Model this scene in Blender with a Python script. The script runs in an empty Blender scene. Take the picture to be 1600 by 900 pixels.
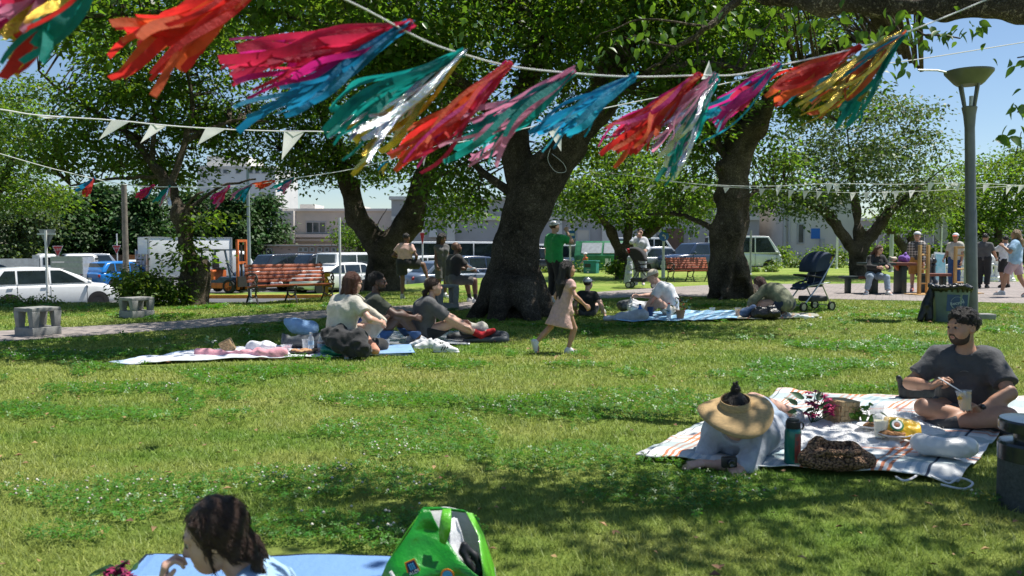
import bpy, bmesh, math, random
import numpy as np
from mathutils import Vector, Matrix
random.seed(11); RNG = np.random.default_rng(11)
S = bpy.context.scene; COL = S.collection
R = math.radians
# ---------------------------------------------------------------- camera, sky, sun, exposure
CAM_H = 1.25; FPX = 28 / 36 * 1600; PITCH = math.atan(64 / FPX)
cd = bpy.data.cameras.new('camera'); cam = bpy.data.objects.new('camera', cd); COL.objects.link(cam)
cd.lens = 28; cd.sensor_width = 36; cd.clip_start = .05; cd.clip_end = 3000
cam.location = (0, 0, CAM_H); cam.rotation_euler = (math.pi / 2 - PITCH, 0, 0)
cd.dof.use_dof = True; cd.dof.focus_distance = 9.5; cd.dof.aperture_fstop = 4.0
S.camera = cam
SUN_EL = R(66); SUN_AZ = math.atan2(.9, .32)            # clockwise from +Y
w = bpy.data.worlds.new('World'); S.world = w; w.use_nodes = True
nt = w.node_tree; nt.nodes.clear()
sky = nt.nodes.new('ShaderNodeTexSky'); sky.sky_type = 'NISHITA'; sky.sun_disc = False
sky.sun_elevation = SUN_EL; sky.sun_rotation = SUN_AZ; sky.altitude = 0; sky.air_density = 1.0; sky.dust_density = .25; sky.ozone_density = 3.5
bg = nt.nodes.new('ShaderNodeBackground'); bg.inputs[1].default_value = .088
ow = nt.nodes.new('ShaderNodeOutputWorld')
nt.links.new(sky.outputs[0], bg.inputs[0]); nt.links.new(bg.outputs[0], ow.inputs[0])
sl = bpy.data.lights.new('sun', 'SUN'); so = bpy.data.objects.new('sun', sl); COL.objects.link(so)
sl.energy = 5.0; sl.angle = R(.53); sl.color = (1, .955, .88)
sdir = Vector((math.sin(SUN_AZ) * math.cos(SUN_EL), math.cos(SUN_AZ) * math.cos(SUN_EL), math.sin(SUN_EL)))
so.rotation_euler = sdir.to_track_quat('Z', 'Y').to_euler(); so.location = (0, 0, 60)
S.view_settings.view_transform = 'Standard'; S.view_settings.look = 'None'
S.view_settings.exposure = .56; S.view_settings.gamma = 1
S.cycles.max_bounces = 9; S.cycles.diffuse_bounces = 5; S.cycles.glossy_bounces = 3; S.cycles.transmission_bounces = 5; S.cycles.transparent_max_bounces = 8
S.cycles.use_denoising = True; S.cycles.caustics_reflective = False; S.cycles.caustics_refractive = False
S.cycles.sample_clamp_indirect = 6

# ---------------------------------------------------------------- photo pixel -> place
def ray(px, py):
    a = (px - 800) / FPX; b = (450 - py) / FPX
    c, s = math.cos(PITCH), math.sin(PITCH)
    return Vector((a, c + b * s, b * c - s))            # y forward
def at(px, py, d):
    r = ray(px, py); return Vector((0, 0, CAM_H)) + r * (d / r.y)
def gnd(px, py, z=0.0):
    r = ray(px, py); t = (z - CAM_H) / r.z
    return Vector((r.x * t, r.y * t, z))
def gxy(px, py, z=0.0):
    p = gnd(px, py, z); return (p.x, p.y)

# ---------------------------------------------------------------- materials
MATS = {}
def mat(name, col=(.5, .5, .5), rough=.7, var=.12, scale=8, bump=0.0, bscale=40, metal=0.0, spec=.5, trans=0.0, sheen=0, coat=0, col2=None, space='Object', isl=0.0, alpha=1.0, sss=0, stretch=None):
    """Principled material with noise-driven colour variation and bump"""
    if name in MATS: return MATS[name]
    m = bpy.data.materials.new(name); m.use_nodes = True; t = m.node_tree; N = t.nodes; L = t.links
    b = N['Principled BSDF']; out = N['Material Output']
    b.inputs['Roughness'].default_value = rough; b.inputs['Metallic'].default_value = metal
    b.inputs['Specular IOR Level'].default_value = spec
    if sheen: b.inputs['Sheen Weight'].default_value = sheen
    if coat: b.inputs['Coat Weight'].default_value = coat; b.inputs['Coat Roughness'].default_value = .05
    if alpha < 1: b.inputs['Alpha'].default_value = alpha
    if sss:
        b.inputs['Subsurface Weight'].default_value = sss; b.inputs['Subsurface Radius'].default_value = (.012, .005, .003); b.inputs['Subsurface Scale'].default_value = 1
    tc = N.new('ShaderNodeTexCoord'); vec = tc.outputs[space]
    if stretch:
        mp = N.new('ShaderNodeMapping'); mp.inputs['Scale'].default_value = stretch; L.new(vec, mp.inputs[0]); vec = mp.outputs[0]
    c2 = col2 or tuple(max(0, c * (1 - 2 * var)) for c in col)
    c1 = col if col2 else tuple(min(1, c * (1 + var)) for c in col)
    nz = N.new('ShaderNodeTexNoise'); nz.inputs['Scale'].default_value = scale; nz.inputs['Detail'].default_value = 5; nz.inputs['Roughness'].default_value = .6
    L.new(vec, nz.inputs['Vector'])
    rp = N.new('ShaderNodeValToRGB'); rp.color_ramp.elements[0].position = .32; rp.color_ramp.elements[1].position = .68
    rp.color_ramp.elements[0].color = (*c2, 1); rp.color_ramp.elements[1].color = (*c1, 1)
    L.new(nz.outputs['Fac'], rp.inputs[0]); cout = rp.outputs[0]
    if isl:
        g = N.new('ShaderNodeNewGeometry'); hs = N.new('ShaderNodeHueSaturation')
        mr = N.new('ShaderNodeMapRange'); mr.inputs[3].default_value = 1 - isl; mr.inputs[4].default_value = 1 + isl
        L.new(g.outputs['Random Per Island'], mr.inputs[0]); L.new(mr.outputs[0], hs.inputs['Value'])
        mh = N.new('ShaderNodeMapRange'); mh.inputs[3].default_value = .5 - isl * .05; mh.inputs[4].default_value = .5 + isl * .05
        L.new(g.outputs['Random Per Island'], mh.inputs[0]); L.new(mh.outputs[0], hs.inputs['Hue'])
        L.new(cout, hs.inputs['Color']); cout = hs.outputs[0]
    L.new(cout, b.inputs['Base Color'])
    if bump:
        nb = N.new('ShaderNodeTexNoise'); nb.inputs['Scale'].default_value = bscale; nb.inputs['Detail'].default_value = 6; nb.inputs['Roughness'].default_value = .65
        L.new(vec, nb.inputs['Vector'])
        bp = N.new('ShaderNodeBump'); bp.inputs['Strength'].default_value = min(1, bump); bp.inputs['Distance'].default_value = .02
        L.new(nb.outputs['Fac'], bp.inputs['Height']); L.new(bp.outputs[0], b.inputs['Normal'])
    if trans:
        tr = N.new('ShaderNodeBsdfTranslucent'); mx = N.new('ShaderNodeMixShader'); mx.inputs[0].default_value = trans
        if trans > .3 and isl:                                  # leaves: light through them is yellower
            gm = N.new('ShaderNodeMix'); gm.data_type = 'RGBA'; gm.blend_type = 'MULTIPLY'; gm.inputs[0].default_value = 1
            gm.inputs[7].default_value = (2.0, 1.75, .6, 1); L.new(cout, gm.inputs[6]); L.new(gm.outputs[2], tr.inputs[0])
        else: L.new(cout, tr.inputs[0])
        L.new(b.outputs[0], mx.inputs[1]); L.new(tr.outputs[0], mx.inputs[2]); L.new(mx.outputs[0], out.inputs[0])
    MATS[name] = m; return m
def clear(name, col=(.9, .93, .95), rough=.05, a=.3):
    """thin see-through plastic or glass"""
    if name in MATS: return MATS[name]
    m = bpy.data.materials.new(name); m.use_nodes = True; b = m.node_tree.nodes['Principled BSDF']
    b.inputs['Base Color'].default_value = (*col, 1); b.inputs['Roughness'].default_value = rough; b.inputs['Alpha'].default_value = a
    MATS[name] = m; return m
def M(n): return MATS[n]
mat('white_paint', (.78, .78, .76), .35, .04); mat('car_white', (.78, .79, .78), .25, .02, coat=.6); mat('car_dark', (.022, .026, .035), .22, .05, coat=.8)
mat('car_silver', (.42, .44, .46), .3, .03, metal=.5, coat=.5); mat('car_blue', (.01, .18, .55), .25, .04, coat=.7); mat('car_navy', (.03, .05, .10), .25, .04, coat=.7)
mat('car_steel', (.16, .2, .26), .3, .04, metal=.3, coat=.5)
mat('car_glass', (.02, .03, .035), .06, .2, 3, spec=.8); mat('tyre', (.018, .018, .018), .85, .2, 30, bump=.2)
mat('rim', (.4, .41, .42), .3, .05, metal=.8); mat('red_lamp', (.45, .012, .012), .2, .1, coat=.5); mat('clear_lamp', (.7, .72, .74), .15, .1, coat=.5)
mat('orange_lamp', (.7, .25, .02), .25, .1); mat('black_plastic', (.02, .02, .022), .5, .15, 20); mat('plate', (.7, .72, .68), .5, .05)
def bark(name, hi, lo):
    m = bpy.data.materials.new(name); m.use_nodes = True; t = m.node_tree; N = t.nodes; L = t.links; b = N['Principled BSDF']; b.inputs['Roughness'].default_value = .95; b.inputs['Specular IOR Level'].default_value = .15
    p = N.new('ShaderNodeTexCoord').outputs['Object']; nz = N.new('ShaderNodeTexNoise'); nz.inputs['Scale'].default_value = 4; nz.inputs['Detail'].default_value = 7; nz.inputs['Roughness'].default_value = .7; L.new(p, nz.inputs[0])
    ad = N.new('ShaderNodeMix'); ad.data_type = 'RGBA'; ad.blend_type = 'LINEAR_LIGHT'; ad.inputs[0].default_value = .16; L.new(p, ad.inputs[6]); L.new(nz.outputs['Color'], ad.inputs[7])
    mp = N.new('ShaderNodeMapping'); mp.inputs['Scale'].default_value = (8, 8, 2.1); L.new(ad.outputs[2], mp.inputs[0]); v = N.new('ShaderNodeTexVoronoi'); v.feature = 'DISTANCE_TO_EDGE'; L.new(mp.outputs[0], v.inputs[0])
    r = N.new('ShaderNodeValToRGB'); e = r.color_ramp.elements; e[0].position = 0; e[0].color = (*lo, 1); e[1].position = .28; e[1].color = (*hi, 1); L.new(v.outputs['Distance'], r.inputs[0])
    r2 = N.new('ShaderNodeValToRGB'); e = r2.color_ramp.elements; e[0].position = .36; e[0].color = (.42, .4, .37, 1); e[1].position = .68; e[1].color = (1.7, 1.66, 1.55, 1); n2 = N.new('ShaderNodeTexNoise'); n2.inputs['Scale'].default_value = 1.7; n2.inputs['Detail'].default_value = 8; n2.inputs['Roughness'].default_value = .68; L.new(p, n2.inputs[0]); L.new(n2.outputs['Fac'], r2.inputs[0])
    mx = N.new('ShaderNodeMix'); mx.data_type = 'RGBA'; mx.blend_type = 'MULTIPLY'; mx.inputs[0].default_value = 1; L.new(r.outputs[0], mx.inputs[6]); L.new(r2.outputs[0], mx.inputs[7]); L.new(mx.outputs[2], b.inputs['Base Color'])
    ml = N.new('ShaderNodeMath'); ml.operation = 'MULTIPLY_ADD'; ml.inputs[1].default_value = .6; L.new(nz.outputs['Fac'], ml.inputs[0]); mn = N.new('ShaderNodeMath'); mn.operation = 'MINIMUM'; mn.inputs[1].default_value = .3; L.new(v.outputs['Distance'], mn.inputs[0]); L.new(mn.outputs[0], ml.inputs[2])
    bp = N.new('ShaderNodeBump'); bp.inputs['Strength'].default_value = 1; bp.inputs['Distance'].default_value = .12; L.new(ml.outputs[0], bp.inputs['Height']); L.new(bp.outputs[0], b.inputs['Normal']); MATS[name] = m
bark('bark', (.23, .195, .165), (.06, .05, .042)); bark('bark_pale', (.29, .245, .2), (.08, .064, .052))
mat('leaf', (.082, .15, .026), .42, .2, .5, trans=.68, isl=.38, col2=(.05, .115, .018))
mat('leaf_light', (.1, .175, .03), .42, .2, .4, trans=.68, isl=.35, col2=(.055, .12, .02))
mat('leaf_near', (.075, .15, .025), .38, .2, .8, trans=.45, isl=.3, col2=(.055, .12, .02))
mat('leaf_back', (.08, .13, .045), .5, .2, .3, trans=.4, isl=.35, col2=(.05, .095, .03))
mat('leaf_shrub', (.12, .19, .03), .45, .2, 2, trans=.4, isl=.4, col2=(.075, .14, .022))
mat('needle', (.05, .12, .02), .6, .3, .6, trans=.25, isl=.4, col2=(.03, .075, .014))
mat('dry_twig', (.17, .15, .12), .9, .2, 4)
mat('concrete', (.30, .30, .285), .9, .18, 9, bump=.4, bscale=120, col2=(.22, .22, .21)); mat('concrete_dark', (.055, .065, .065), .75, .2, 60, bump=.3, bscale=150)
mat('lamp_metal', (.13, .135, .12), .5, .08, 4, metal=.3); mat('steel_grey', (.16, .165, .165), .45, .1, 5, metal=.5); mat('galv', (.48, .5, .5), .45, .1, 6, metal=.4); mat('pole_green', (.30, .36, .34), .5, .1, 4)
mat('iron', (.03, .027, .025), .55, .2, 20, bump=.2); mat('pole_wood', (.22, .19, .15), .9, .2, 6, bump=.3)
mat('slat', (.36, .085, .032), .5, .22, 6, bump=.25, bscale=50, stretch=(.35, 6, 6), isl=.12); mat('wood', (.55, .33, .12), .6, .15, 10, bump=.2, stretch=(1, 1, .2))
mat('table_green', (.018, .035, .03), .5, .1); mat('sock_red', (.42, .012, .022), .9, .15, 60, bump=.3)
mat('orange_paint', (.62, .25, .02), .6, .15, 6); mat('fork_orange', (.6, .14, .03), .55, .2, 5); mat('fork_blue', (.045, .08, .12), .5, .2, 5)
mat('dump_green', (.03, .21, .085), .5, .22, 3, bump=.1); mat('dump_rust', (.14, .08, .05), .8, .3, 6); mat('bin_teal', (.02, .21, .18), .45, .15, 4)
mat('bin_green', (.14, .195, .195), .5, .1, 5); mat('bin_blue', (.02, .055, .17), .5, .1); mat('bag_black', (.012, .012, .013), .28, .2, 12, bump=.6, bscale=25)
mat('sign_red', (.55, .03, .04), .4, .1); mat('sign_blue', (.02, .16, .55), .4, .05); mat('sign_back', (.26, .27, .275), .5, .1, 4, metal=.3)
mat('yellow_hydrant', (.7, .38, .01), .45, .15)
mat('rope_white', (.72, .72, .72), .7, .05); mat('pennant', (.86, .86, .85), .6, .02, trans=.6)
for n, c in dict(magenta=(.62, .02, .24), pink=(.72, .26, .42), red=(.68, .035, .03), orange=(.78, .13, .04), blue=(.015, .25, .48), teal=(.01, .3, .27), cyan=(.02, .4, .6), rose=(.6, .03, .09)).items():
    mat('crepe_' + n, c, .65, .14, 18, bump=.5, bscale=60, trans=.65)
mat('foil_gold', (.72, .5, .07), .22, .35, 30, metal=.85, bump=.6, bscale=40, col2=(.3, .2, .03)); mat('foil_silver', (.8, .82, .84), .16, .15, 30, metal=.95, bump=.6, bscale=40, col2=(.3, .32, .34))
for n, c in dict(skin_light=(.60, .36, .27), skin_tan=(.42, .225, .145), skin_mid=(.40, .215, .14), skin_brown=(.15, .075, .048), skin_dark=(.085, .042, .028), skin_child=(.55, .34, .255), skin_girl=(.44, .24, .15)).items():
    mat(n, c, .52, .06, 18, bump=.06, bscale=150, sss=.08)
for n, c in dict(hair_black=(.014, .011, .010), hair_brown=(.036, .019, .013), hair_red=(.075, .028, .018), hair_light=(.22, .14, .075)).items():
    mat(n, c, .42, .3, 40, bump=.8, bscale=60, spec=.4, stretch=(4, 4, .5), col2=tuple(x * 1.22 for x in c))
for n, c in dict(cloth_charcoal=(.058, .060, .066), cloth_black=(.016, .016, .018), cloth_beige=(.52, .49, .42), cloth_grey=(.085, .085, .088), cloth_white=(.72, .73, .76), cloth_lightgrey=(.42, .45, .50), cloth_green=(.015, .30, .075),
        cloth_pink=(.66, .42, .36), cloth_denim=(.06, .11, .22), cloth_paledenim=(.30, .38, .48), cloth_blue=(.32, .50, .70), cloth_sky=(.22, .38, .62), cloth_mustard=(.50, .24, .05), cloth_jean=(.025, .075, .2), cloth_forest=(.028, .036, .022),
        cloth_mauve=(.50, .36, .40), cloth_orange=(.75, .13, .03), cloth_cream=(.60, .52, .42), cloth_darkgrey=(.045, .047, .052), cloth_canvas=(.55, .51, .42), cloth_rose=(.72, .33, .38), cloth_salmon=(.66, .30, .20), cloth_purple=(.22, .1, .45), cloth_navy=(.02, .035, .075), cloth_sneaker=(.75, .75, .75)).items():
    mat(n, c, .85, .1, 14, bump=.35, bscale=30, sheen=.15)
mat('straw', (.50, .34, .155), .75, .12, 40, bump=.5, bscale=150, stretch=(1, 1, 3)); mat('eye_white', (.34, .31, .29), .25, .02); mat('iris', (.02, .012, .01), .2, .1); mat('lip', (.36, .13, .11), .45, .1); mat('sole', (.6, .6, .6), .7, .08)

# ---------------------------------------------------------------- mesh builder
def link(o, parent=None):
    COL.objects.link(o)
    if parent is not None: o.parent = parent
    return o
def tag(o, label=None, cat=None, group=None, kind=None):
    if label: o['label'] = label
    if cat: o['category'] = cat
    if group: o['group'] = group
    if kind: o['kind'] = kind
    return o
def thing(name, label, cat, loc=(0, 0, 0), rz=0, group=None, sc=1):
    o = bpy.data.objects.new(name, None); COL.objects.link(o); o.empty_display_size = .1
    o.location = loc; o.rotation_euler = (0, 0, rz); o.scale = (sc, sc, sc)
    return tag(o, label, cat, group)
def raw_mesh(name, V, Fc, mats, smooth=True, angle=None, midx=None, uv=None):
    me = bpy.data.meshes.new(name); V = np.asarray(V, np.float32).reshape(-1, 3)
    if isinstance(Fc, np.ndarray):
        n, k = Fc.shape
        me.vertices.add(len(V)); me.vertices.foreach_set('co', V.ravel())
        me.loops.add(n * k); me.loops.foreach_set('vertex_index', Fc.ravel().astype(np.int32))
        me.polygons.add(n); me.polygons.foreach_set('loop_start', np.arange(0, n * k, k, dtype=np.int32)); me.polygons.foreach_set('loop_total', np.full(n, k, np.int32))
        me.update(calc_edges=True)
    else:
        me.from_pydata(V.tolist(), [], Fc); me.update()
    if not isinstance(mats, (list, tuple)): mats = [mats]
    for m in mats: me.materials.append(M(m) if isinstance(m, str) else m)
    if midx is not None: me.polygons.foreach_set('material_index', np.asarray(midx, np.int32))
    if uv is not None:
        u = me.uv_layers.new(name='UVMap'); li = np.empty(len(me.loops), np.int32); me.loops.foreach_get('vertex_index', li)
        u.data.foreach_set('uv', np.asarray(uv, np.float32)[li].ravel())
    if smooth:
        me.polygons.foreach_set('use_smooth', np.ones(len(me.polygons), bool))
        if angle: me.set_sharp_from_angle(angle=R(angle))
    return me
class MB:
    def __init__(s): s.v = []; s.f = []; s.m = []; s.mi = 0
    def add(s, V, Fc, X=None):
        o = len(s.v)
        for p in V: s.v.append(tuple(X @ Vector(p)) if X is not None else tuple(p))
        for f in Fc: s.f.append([i + o for i in f]); s.m.append(s.mi)
        return s
    def box(s, c, d, rz=0, X=None, rot=None):
        x, y, z = d[0] / 2, d[1] / 2, d[2] / 2
        V = [(-x, -y, -z), (x, -y, -z), (x, y, -z), (-x, y, -z), (-x, -y, z), (x, -y, z), (x, y, z), (-x, y, z)]
        T = Matrix.Translation(c) @ (rot.to_4x4() if rot is not None else Matrix.Rotation(rz, 4, 'Z'))
        if X is not None: T = X @ T
        return s.add(V, [(0, 3, 2, 1), (4, 5, 6, 7), (0, 1, 5, 4), (1, 2, 6, 5), (2, 3, 7, 6), (3, 0, 4, 7)], T)
    def tube(s, P, r, n=8, cap=True, X=None, flat=1.0):
        P = [Vector(p) for p in P]; rr = r if isinstance(r, (list, tuple)) else [r] * len(P)
        V = []; up = None
        for i, p in enumerate(P):
            d = (P[min(i + 1, len(P) - 1)] - P[max(i - 1, 0)])
            if d.length < 1e-9: d = Vector((0, 0, 1))
            d.normalize()
            if up is None: a = d.orthogonal().normalized()
            else: a = (up - d * up.dot(d)); a = a.normalized() if a.length > 1e-6 else d.orthogonal().normalized()
            up = a; b = d.cross(a)
            for k in range(n):
                t = 2 * math.pi * k / n; V.append(p + (a * math.cos(t) + b * math.sin(t) * flat) * rr[i])
        Fc = []
        for i in range(len(P) - 1):
            for k in range(n):
                k2 = (k + 1) % n; Fc.append((i * n + k, i * n + k2, (i + 1) * n + k2, (i + 1) * n + k))
        if cap: Fc.append(list(range(n))[::-1]); Fc.append([(len(P) - 1) * n + k for k in range(n)])
        return s.add(V, Fc, X)
    def lathe(s, prof, n=20, c=(0, 0, 0), X=None, cap=True):
        V = []; Fc = []
        for r, z in prof:
            for k in range(n):
                t = 2 * math.pi * k / n; V.append((c[0] + r * math.cos(t), c[1] + r * math.sin(t), c[2] + z))
        for i in range(len(prof) - 1):
            for k in range(n):
                k2 = (k + 1) % n; Fc.append((i * n + k, i * n + k2, (i + 1) * n + k2, (i + 1) * n + k))
        if cap: Fc.append(list(range(n))[::-1]); Fc.append([(len(prof) - 1) * n + k for k in range(n)])
        return s.add(V, Fc, X)
    def prism(s, poly, y0, y1, axis='y', X=None):
        """polygon in the (x,z) plane (axis y), (y,z) plane (axis x) or (x,y) plane (axis z), pushed from y0 to y1"""
        f = {'y': lambda a, b, t: (a, t, b), 'x': lambda a, b, t: (t, a, b), 'z': lambda a, b, t: (a, b, t)}[axis]
        n = len(poly); V = [f(a, b, y0) for a, b in poly] + [f(a, b, y1) for a, b in poly]
        Fc = [list(range(n)), list(range(n, 2 * n))[::-1]] + [(i, n + i, n + (i + 1) % n, (i + 1) % n) for i in range(n)]
        return s.add(V, Fc, X)
    def ball(s, c, r, n=10, X=None):
        r = (r, r, r) if not isinstance(r, (list, tuple)) else r
        V = [(c[0], c[1], c[2] - r[2])]; m = max(4, n // 2)
        for i in range(1, m):
            a = -math.pi / 2 + math.pi * i / m
            for k in range(n):
                t = 2 * math.pi * k / n; V.append((c[0] + r[0] * math.cos(a) * math.cos(t), c[1] + r[1] * math.cos(a) * math.sin(t), c[2] + r[2] * math.sin(a)))
        V.append((c[0], c[1], c[2] + r[2])); Fc = [(0, 1 + (k + 1) % n, 1 + k) for k in range(n)]
        for i in range(m - 2):
            for k in range(n): Fc.append((1 + i * n + k, 1 + i * n + (k + 1) % n, 1 + (i + 1) * n + (k + 1) % n, 1 + (i + 1) * n + k))
        b = 1 + (m - 2) * n
        Fc += [(b + k, b + (k + 1) % n, len(V) - 1) for k in range(n)]
        return s.add(V, Fc, X)
    def mesh(s, name, mats, smooth=True, angle=40, bevel=0, seg=2, fix=True):
        me = raw_mesh(name, s.v, s.f, mats, False, midx=s.m)
        if fix or bevel:
            bm = bmesh.new(); bm.from_mesh(me)
            bmesh.ops.recalc_face_normals(bm, faces=bm.faces)
            if bevel:
                ed = [e for e in bm.edges if len(e.link_faces) == 2 and e.calc_face_angle() > R(35)]
                bmesh.ops.bevel(bm, geom=ed, offset=bevel, segments=seg, profile=.5, affect='EDGES', clamp_overlap=True)
            bm.to_mesh(me); bm.free()
        if smooth:
            me.polygons.foreach_set('use_smooth', np.ones(len(me.polygons), bool)); me.set_sharp_from_angle(angle=R(angle))
        return me
    def build(s, name, mats, parent=None, label=None, **k):
        o = bpy.data.objects.new(name, s.mesh(name, mats, **k)); link(o, parent)
        if label: o['label'] = label
        return o
def obj(name, me, parent=None, loc=None, rot=None, label=None):
    o = bpy.data.objects.new(name, me); link(o, parent)
    if loc is not None: o.location = loc
    if rot is not None: o.rotation_euler = rot
    if label: o['label'] = label
    return o
def copy_tree(o, parent=None):
    c = o.copy(); COL.objects.link(c)
    if parent is not None: c.parent = parent
    for ch in list(o.children): copy_tree(ch, c)
    return c
FONT = {}
def text(name, s, size, mat_, parent, X, depth=.002, align='CENTER', label=None):
    """lettering as a real thin mesh; X places its plane (x right, y up)"""
    cu = bpy.data.curves.new(name, 'FONT'); cu.body = s; cu.size = size; cu.extrude = depth; cu.align_x = align; cu.align_y = 'CENTER'
    o = bpy.data.objects.new(name, cu); COL.objects.link(o)
    dg = bpy.context.evaluated_depsgraph_get(); me = bpy.data.meshes.new_from_object(o.evaluated_get(dg))
    bpy.data.objects.remove(o); bpy.data.curves.remove(cu)
    me.transform(X); me.materials.clear(); me.materials.append(M(mat_)); me.name = name
    return obj(name, me, parent, label=label)
def frame3(o, xa, ya):
    """4x4 matrix from origin, x axis, y axis"""
    xa = Vector(xa).normalized(); ya = Vector(ya); ya = (ya - xa * ya.dot(xa)).normalized(); za = xa.cross(ya)
    m = Matrix((xa, ya, za)).transposed().to_4x4(); m.translation = o; return m

# ---------------------------------------------------------------- value noise
def vnoise(p, f=1.0, seed=0):
    p = np.asarray(p, np.float32) * f; i = np.floor(p).astype(np.int64); t = (p - i).astype(np.float32); t = t * t * (3 - 2 * t)
    def h(a, b, c):
        n = (a * 374761393 + b * 668265263 + c * 2147483647 + seed * 97531) & 0xFFFFFFFF
        n = ((n ^ (n >> 13)) * 1274126177) & 0xFFFFFFFF; n = n ^ (n >> 16)
        return (n & 0xFFFF).astype(np.float32) / 65535
    x, y, z = i[..., 0], i[..., 1], i[..., 2]; u, v, w_ = t[..., 0], t[..., 1], t[..., 2]
    l = lambda a, b, k: a + (b - a) * k
    return l(l(l(h(x, y, z), h(x + 1, y, z), u), l(h(x, y + 1, z), h(x + 1, y + 1, z), u), v),
             l(l(h(x, y, z + 1), h(x + 1, y, z + 1), u), l(h(x, y + 1, z + 1), h(x + 1, y + 1, z + 1), u), v), w_)

# ---------------------------------------------------------------- smooth solids (distance field -> surface nets)
class Sdf:
    def __init__(s, k=.03): s.p = []; s.k = k; s.clips = []
    def rc(s, a, b, ra, rb=None, k=None, op='u', flat=0, X=None):
        a = np.asarray(a, float); b = np.asarray(b, float); rb = ra if rb is None else rb
        s.p.append(('rc', a, b, ra, rb, s.k if k is None else k, op, flat)); return s
    def el(s, c, r, rot=None, k=None, op='u'):
        r = np.asarray(r if hasattr(r, '__len__') else (r, r, r), float)
        s.p.append(('el', np.asarray(c, float), r, None if rot is None else np.asarray(rot, float), None, s.k if k is None else k, op, 0)); return s
    def box(s, c, d, rot=None, k=None, op='u', rd=.01):
        s.p.append(('box', np.asarray(c, float), np.asarray(d, float) / 2 - rd, None if rot is None else np.asarray(rot, float), rd, s.k if k is None else k, op, 0)); return s
    def clip(s, pt, n):
        s.clips.append((np.asarray(pt, float), np.asarray(n, float) / np.linalg.norm(n))); return s
    def bounds(s):
        lo = np.full(3, 1e9); hi = -lo
        for q in s.p:
            if q[6] != 'u': continue
            l, h = s.pb(q); lo = np.minimum(lo, l); hi = np.maximum(hi, h)
        return lo, hi
    def pb(s, q):
        if q[0] == 'rc': return np.minimum(q[1] - q[3], q[2] - q[4]), np.maximum(q[1] + q[3], q[2] + q[4])
        if q[0] == 'el': m = q[2] if q[3] is None else np.full(3, q[2].max())
        else: m = q[2] + q[4] if q[3] is None else np.full(3, np.linalg.norm(q[2]) + q[4])
        return q[1] - m, q[1] + m
    def mesh(s, h, off=0.0, noise=None, pad=2):
        lo, hi = s.bounds(); na = sum(q[0] for q in noise) if noise else 0
        lo = lo - off - na - pad * h - .25 * s.k; hi = hi + off + na + pad * h + .25 * s.k
        n = np.maximum(4, np.ceil((hi - lo) / h).astype(int) + 1)
        F_ = np.full(n, .3, np.float32); ax = [(lo[i] + np.arange(n[i]) * h).astype(np.float32) for i in range(3)]
        for q in s.p:
            k = q[5]; l, u = s.pb(q); mg = max(k, off) + off + na + 3 * h
            i0 = np.clip(np.floor((l - mg - lo) / h).astype(int), 0, n); i1 = np.clip(np.ceil((u + mg - lo) / h).astype(int) + 1, 0, n)
            if (i1 <= i0).any(): continue
            sl_ = tuple(slice(a, b) for a, b in zip(i0, i1))
            gx = ax[0][sl_[0]][:, None, None]; gy = ax[1][sl_[1]][None, :, None]; gz_ = ax[2][sl_[2]][None, None, :]
            x = gx - q[1][0]; y = gy - q[1][1]; z = gz_ - q[1][2]
            if q[0] == 'rc':
                ba = q[2] - q[1]; bb = float(ba @ ba) + 1e-9
                t0 = (x * ba[0] + y * ba[1] + z * ba[2]) / bb; t = np.clip(t0, 0, 1)
                d = np.sqrt((x - t * ba[0]) ** 2 + (y - t * ba[1]) ** 2 + (z - t * ba[2]) ** 2) - (q[3] + (q[4] - q[3]) * t)
                if q[7]: d = np.maximum(d, (t0 - 1) * math.sqrt(bb))
            else:
                if q[3] is not None:
                    m = q[3]; x, y, z = (x * m[0, 0] + y * m[1, 0] + z * m[2, 0], x * m[0, 1] + y * m[1, 1] + z * m[2, 1], x * m[0, 2] + y * m[1, 2] + z * m[2, 2])
                if q[0] == 'el':
                    r = q[2]; k0 = np.sqrt((x / r[0]) ** 2 + (y / r[1]) ** 2 + (z / r[2]) ** 2); k1 = np.sqrt((x / r[0] ** 2) ** 2 + (y / r[1] ** 2) ** 2 + (z / r[2] ** 2) ** 2) + 1e-6
                    d = k0 * (k0 - 1) / k1
                else:
                    b_ = q[2]; qx, qy, qz = np.abs(x) - b_[0], np.abs(y) - b_[1], np.abs(z) - b_[2]
                    d = np.sqrt(np.maximum(qx, 0) ** 2 + np.maximum(qy, 0) ** 2 + np.maximum(qz, 0) ** 2) + np.minimum(np.maximum(qx, np.maximum(qy, qz)), 0) - q[4]
            a = F_[sl_]
            if q[6] == 'u':
                hh = np.maximum(k - np.abs(a - d), 0) / max(k, 1e-6); F_[sl_] = np.minimum(a, d) - hh * hh * k * .25
            else:
                d = -d; hh = np.maximum(k - np.abs(a - d), 0) / max(k, 1e-6); F_[sl_] = np.maximum(a, d) + hh * hh * k * .25
        if off: F_ -= off
        if noise:
            near = np.abs(F_) < (na + 3 * h); ii = np.argwhere(near); P = lo + ii * h
            for q in noise: F_[near] += q[0] * (2 * vnoise(P * (1, 1, q[2] if len(q) > 2 else 1), q[1], 3) - 1)
        for c, nn in s.clips:
            pl = (ax[0][:, None, None] - c[0]) * nn[0] + (ax[1][None, :, None] - c[1]) * nn[1] + (ax[2][None, None, :] - c[2]) * nn[2]
            F_ = np.maximum(F_, pl.astype(np.float32))
        return surfnets(F_, lo, h)
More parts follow.
